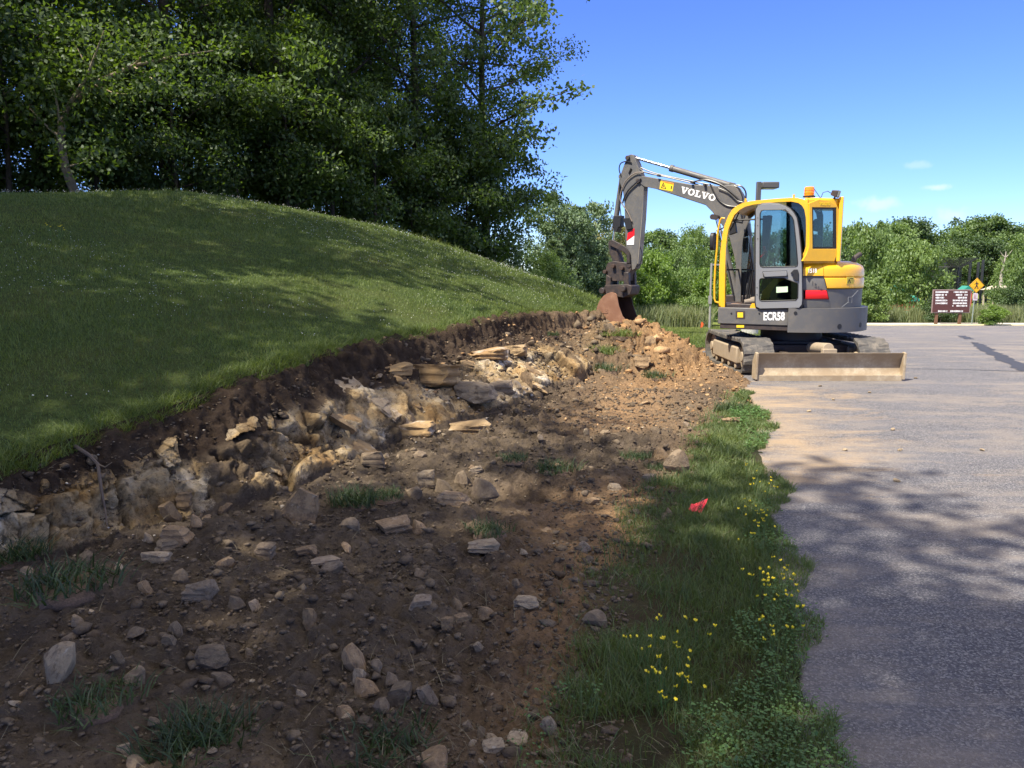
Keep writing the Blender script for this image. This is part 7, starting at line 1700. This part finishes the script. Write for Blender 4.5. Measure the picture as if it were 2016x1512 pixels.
# chain link backstop
D3 = 79; FB_ = plain('black fence', (.022, .024, .028), .5); o_ = at_y(1898, 590, D3); zg = float(ground_h(np.array([o_.x]), np.array([float(D3)]))[0]); t = thing('backstop_fence', 'tall black chain link backstop fence with a leaning hood', 'fence', (o_.x, D3, zg)); ox = o_.x
def S3(px, py): p = at_y(px, py, D3); return p.x - ox, p.z - zg
PX = [(1861.5, 516, 0), (1879, 524, -.8), (1897, 516, -1.2), (1915, 516, -1.0), (1936, 511, 0)]
for px, py, dy in PX: x, z = S3(px, py); q = MB(); q.cyl((x, dy, -.1), (x, dy, z), .13, 8); q.build('post', FB_, t)
zt_ = S3(1890, 526)[1]
q = MB()
for zz in (zt_, zt_ * .62, .25):
    for a, b in zip(PX, PX[1:]): q.tube([(S3(a[0], 0)[0], a[2], zz), (S3(b[0], 0)[0], b[2], zz)], .055, 6)
q.build('rail', FB_, t); q = MB()
for a, b in zip(PX, PX[1:]):
    xa, xb = S3(a[0], 0)[0], S3(b[0], 0)[0]; n_ = 9
    for i in range(1, n_): u = i / n_; q.tube([(xa + (xb - xa) * u, a[2] + (b[2] - a[2]) * u, 0), (xa + (xb - xa) * u, a[2] + (b[2] - a[2]) * u, zt_)], .016, 4)
    for i in range(1, 26): zz = zt_ * i / 26; q.tube([(xa, a[2], zz), (xb, b[2], zz)], .013, 4)
q.build('chain_link', FB_, t); q = MB()
for a, b in zip(PX, PX[1:]):
    xa, xb = S3(a[0], 0)[0], S3(b[0], 0)[0]
    for i in range(0, 10): u = i / 9; p = Vector((xa + (xb - xa) * u, a[2] + (b[2] - a[2]) * u, zt_)); q.tube([p, p + Vector((.4, -2.0, .85))], .012, 4)
    for i in range(1, 6): q.tube([(xa + .08 * i, a[2] - .4 * i, zt_ + .17 * i), (xb + .08 * i, b[2] - .4 * i, zt_ + .17 * i)], .008, 4)
q.build('hood_mesh', FB_, t)
# playground towers
TEAL = plain('playground teal', (.02, .22, .17), .5); PRED = plain('playground red', (.40, .05, .03), .5)
def play(px, py, D, s, lab):
    a = at_y(px, py, D); zg = float(ground_h(np.array([a.x]), np.array([float(D)]))[0]); t = thing('playground_tower', lab, 'playground', (a.x, D, zg)); zr = a.z - zg
    for i, j in ((-1, -1), (1, -1), (1, 1), (-1, 1)): q = MB(); q.cyl((i * .9 * s, j * .9 * s, -.1), (i * .9 * s, j * .9 * s, zr), .07, 8); q.build('post', PRED, t)
    q = MB(); r0 = 1.25 * s; q._add([(-r0, -r0, zr - .1), (r0, -r0, zr - .1), (r0, r0, zr - .1), (-r0, r0, zr - .1), (0, -r0, zr + .8 * s), (0, r0, zr + .8 * s)], [(0, 3, 5, 4), (1, 4, 5, 2), (0, 4, 1), (3, 2, 5), (0, 1, 2, 3)]); q.build('roof', TEAL, t)
    q = MB(); q.box(-.95 * s, .95 * s, -.95 * s, .95 * s, zr * .42, zr * .46); q.build('deck', PRED, t)
    q = MB(); q.prism([(-.9 * s, zr * .45), (-2.6 * s, .15), (-2.6 * s, .05), (-.85 * s, zr * .42)], -.4, .4); q.build('slide', TEAL, t, .02)
    q = MB(); q.box(-.95 * s, .95 * s, -.97 * s, -.93 * s, zr * .62, zr * .68); q.build('railing', PRED, t)
play(1762, 571, 66, .5, 'teal roofed playground tower with red posts right of the hood'); play(1750, 590, 62, .45, 'lower teal roofed playground tower half hidden by bushes'); play(1796, 590, 64, .4, 'small teal roofed play tower beside the big olive bush'); play(1900, 570, 72, .42, 'teal pitched playground roof above the brown board')
# open wooden shelter
a = at_y(1968, 572, 66); zg = float(ground_h(np.array([a.x]), np.array([66.0]))[0]); t = thing('picnic_shelter', 'pale open picnic shelter behind the bushes at right', 'shelter', (a.x, 66, zg)); zr = at_y(1968, 571, 66).z - zg; SW = plain('shelter wood', (.42, .36, .28), .9)
for i, j in ((-1, -1), (1, -1), (1, 1), (-1, 1)): q = MB(); q.box(i * .85 - .05, i * .85 + .05, j * .7 - .05, j * .7 + .05, -.1, zr); q.build('post', SW, t)
q = MB(); q._add([(-1.1, -.9, zr), (1.1, -.9, zr), (1.1, .9, zr), (-1.1, .9, zr), (-.7, 0, zr + .35), (.7, 0, zr + .35)], [(0, 1, 5, 4), (1, 2, 5), (2, 3, 4, 5), (3, 0, 4), (0, 3, 2, 1)]); q.build('roof', SW, t)
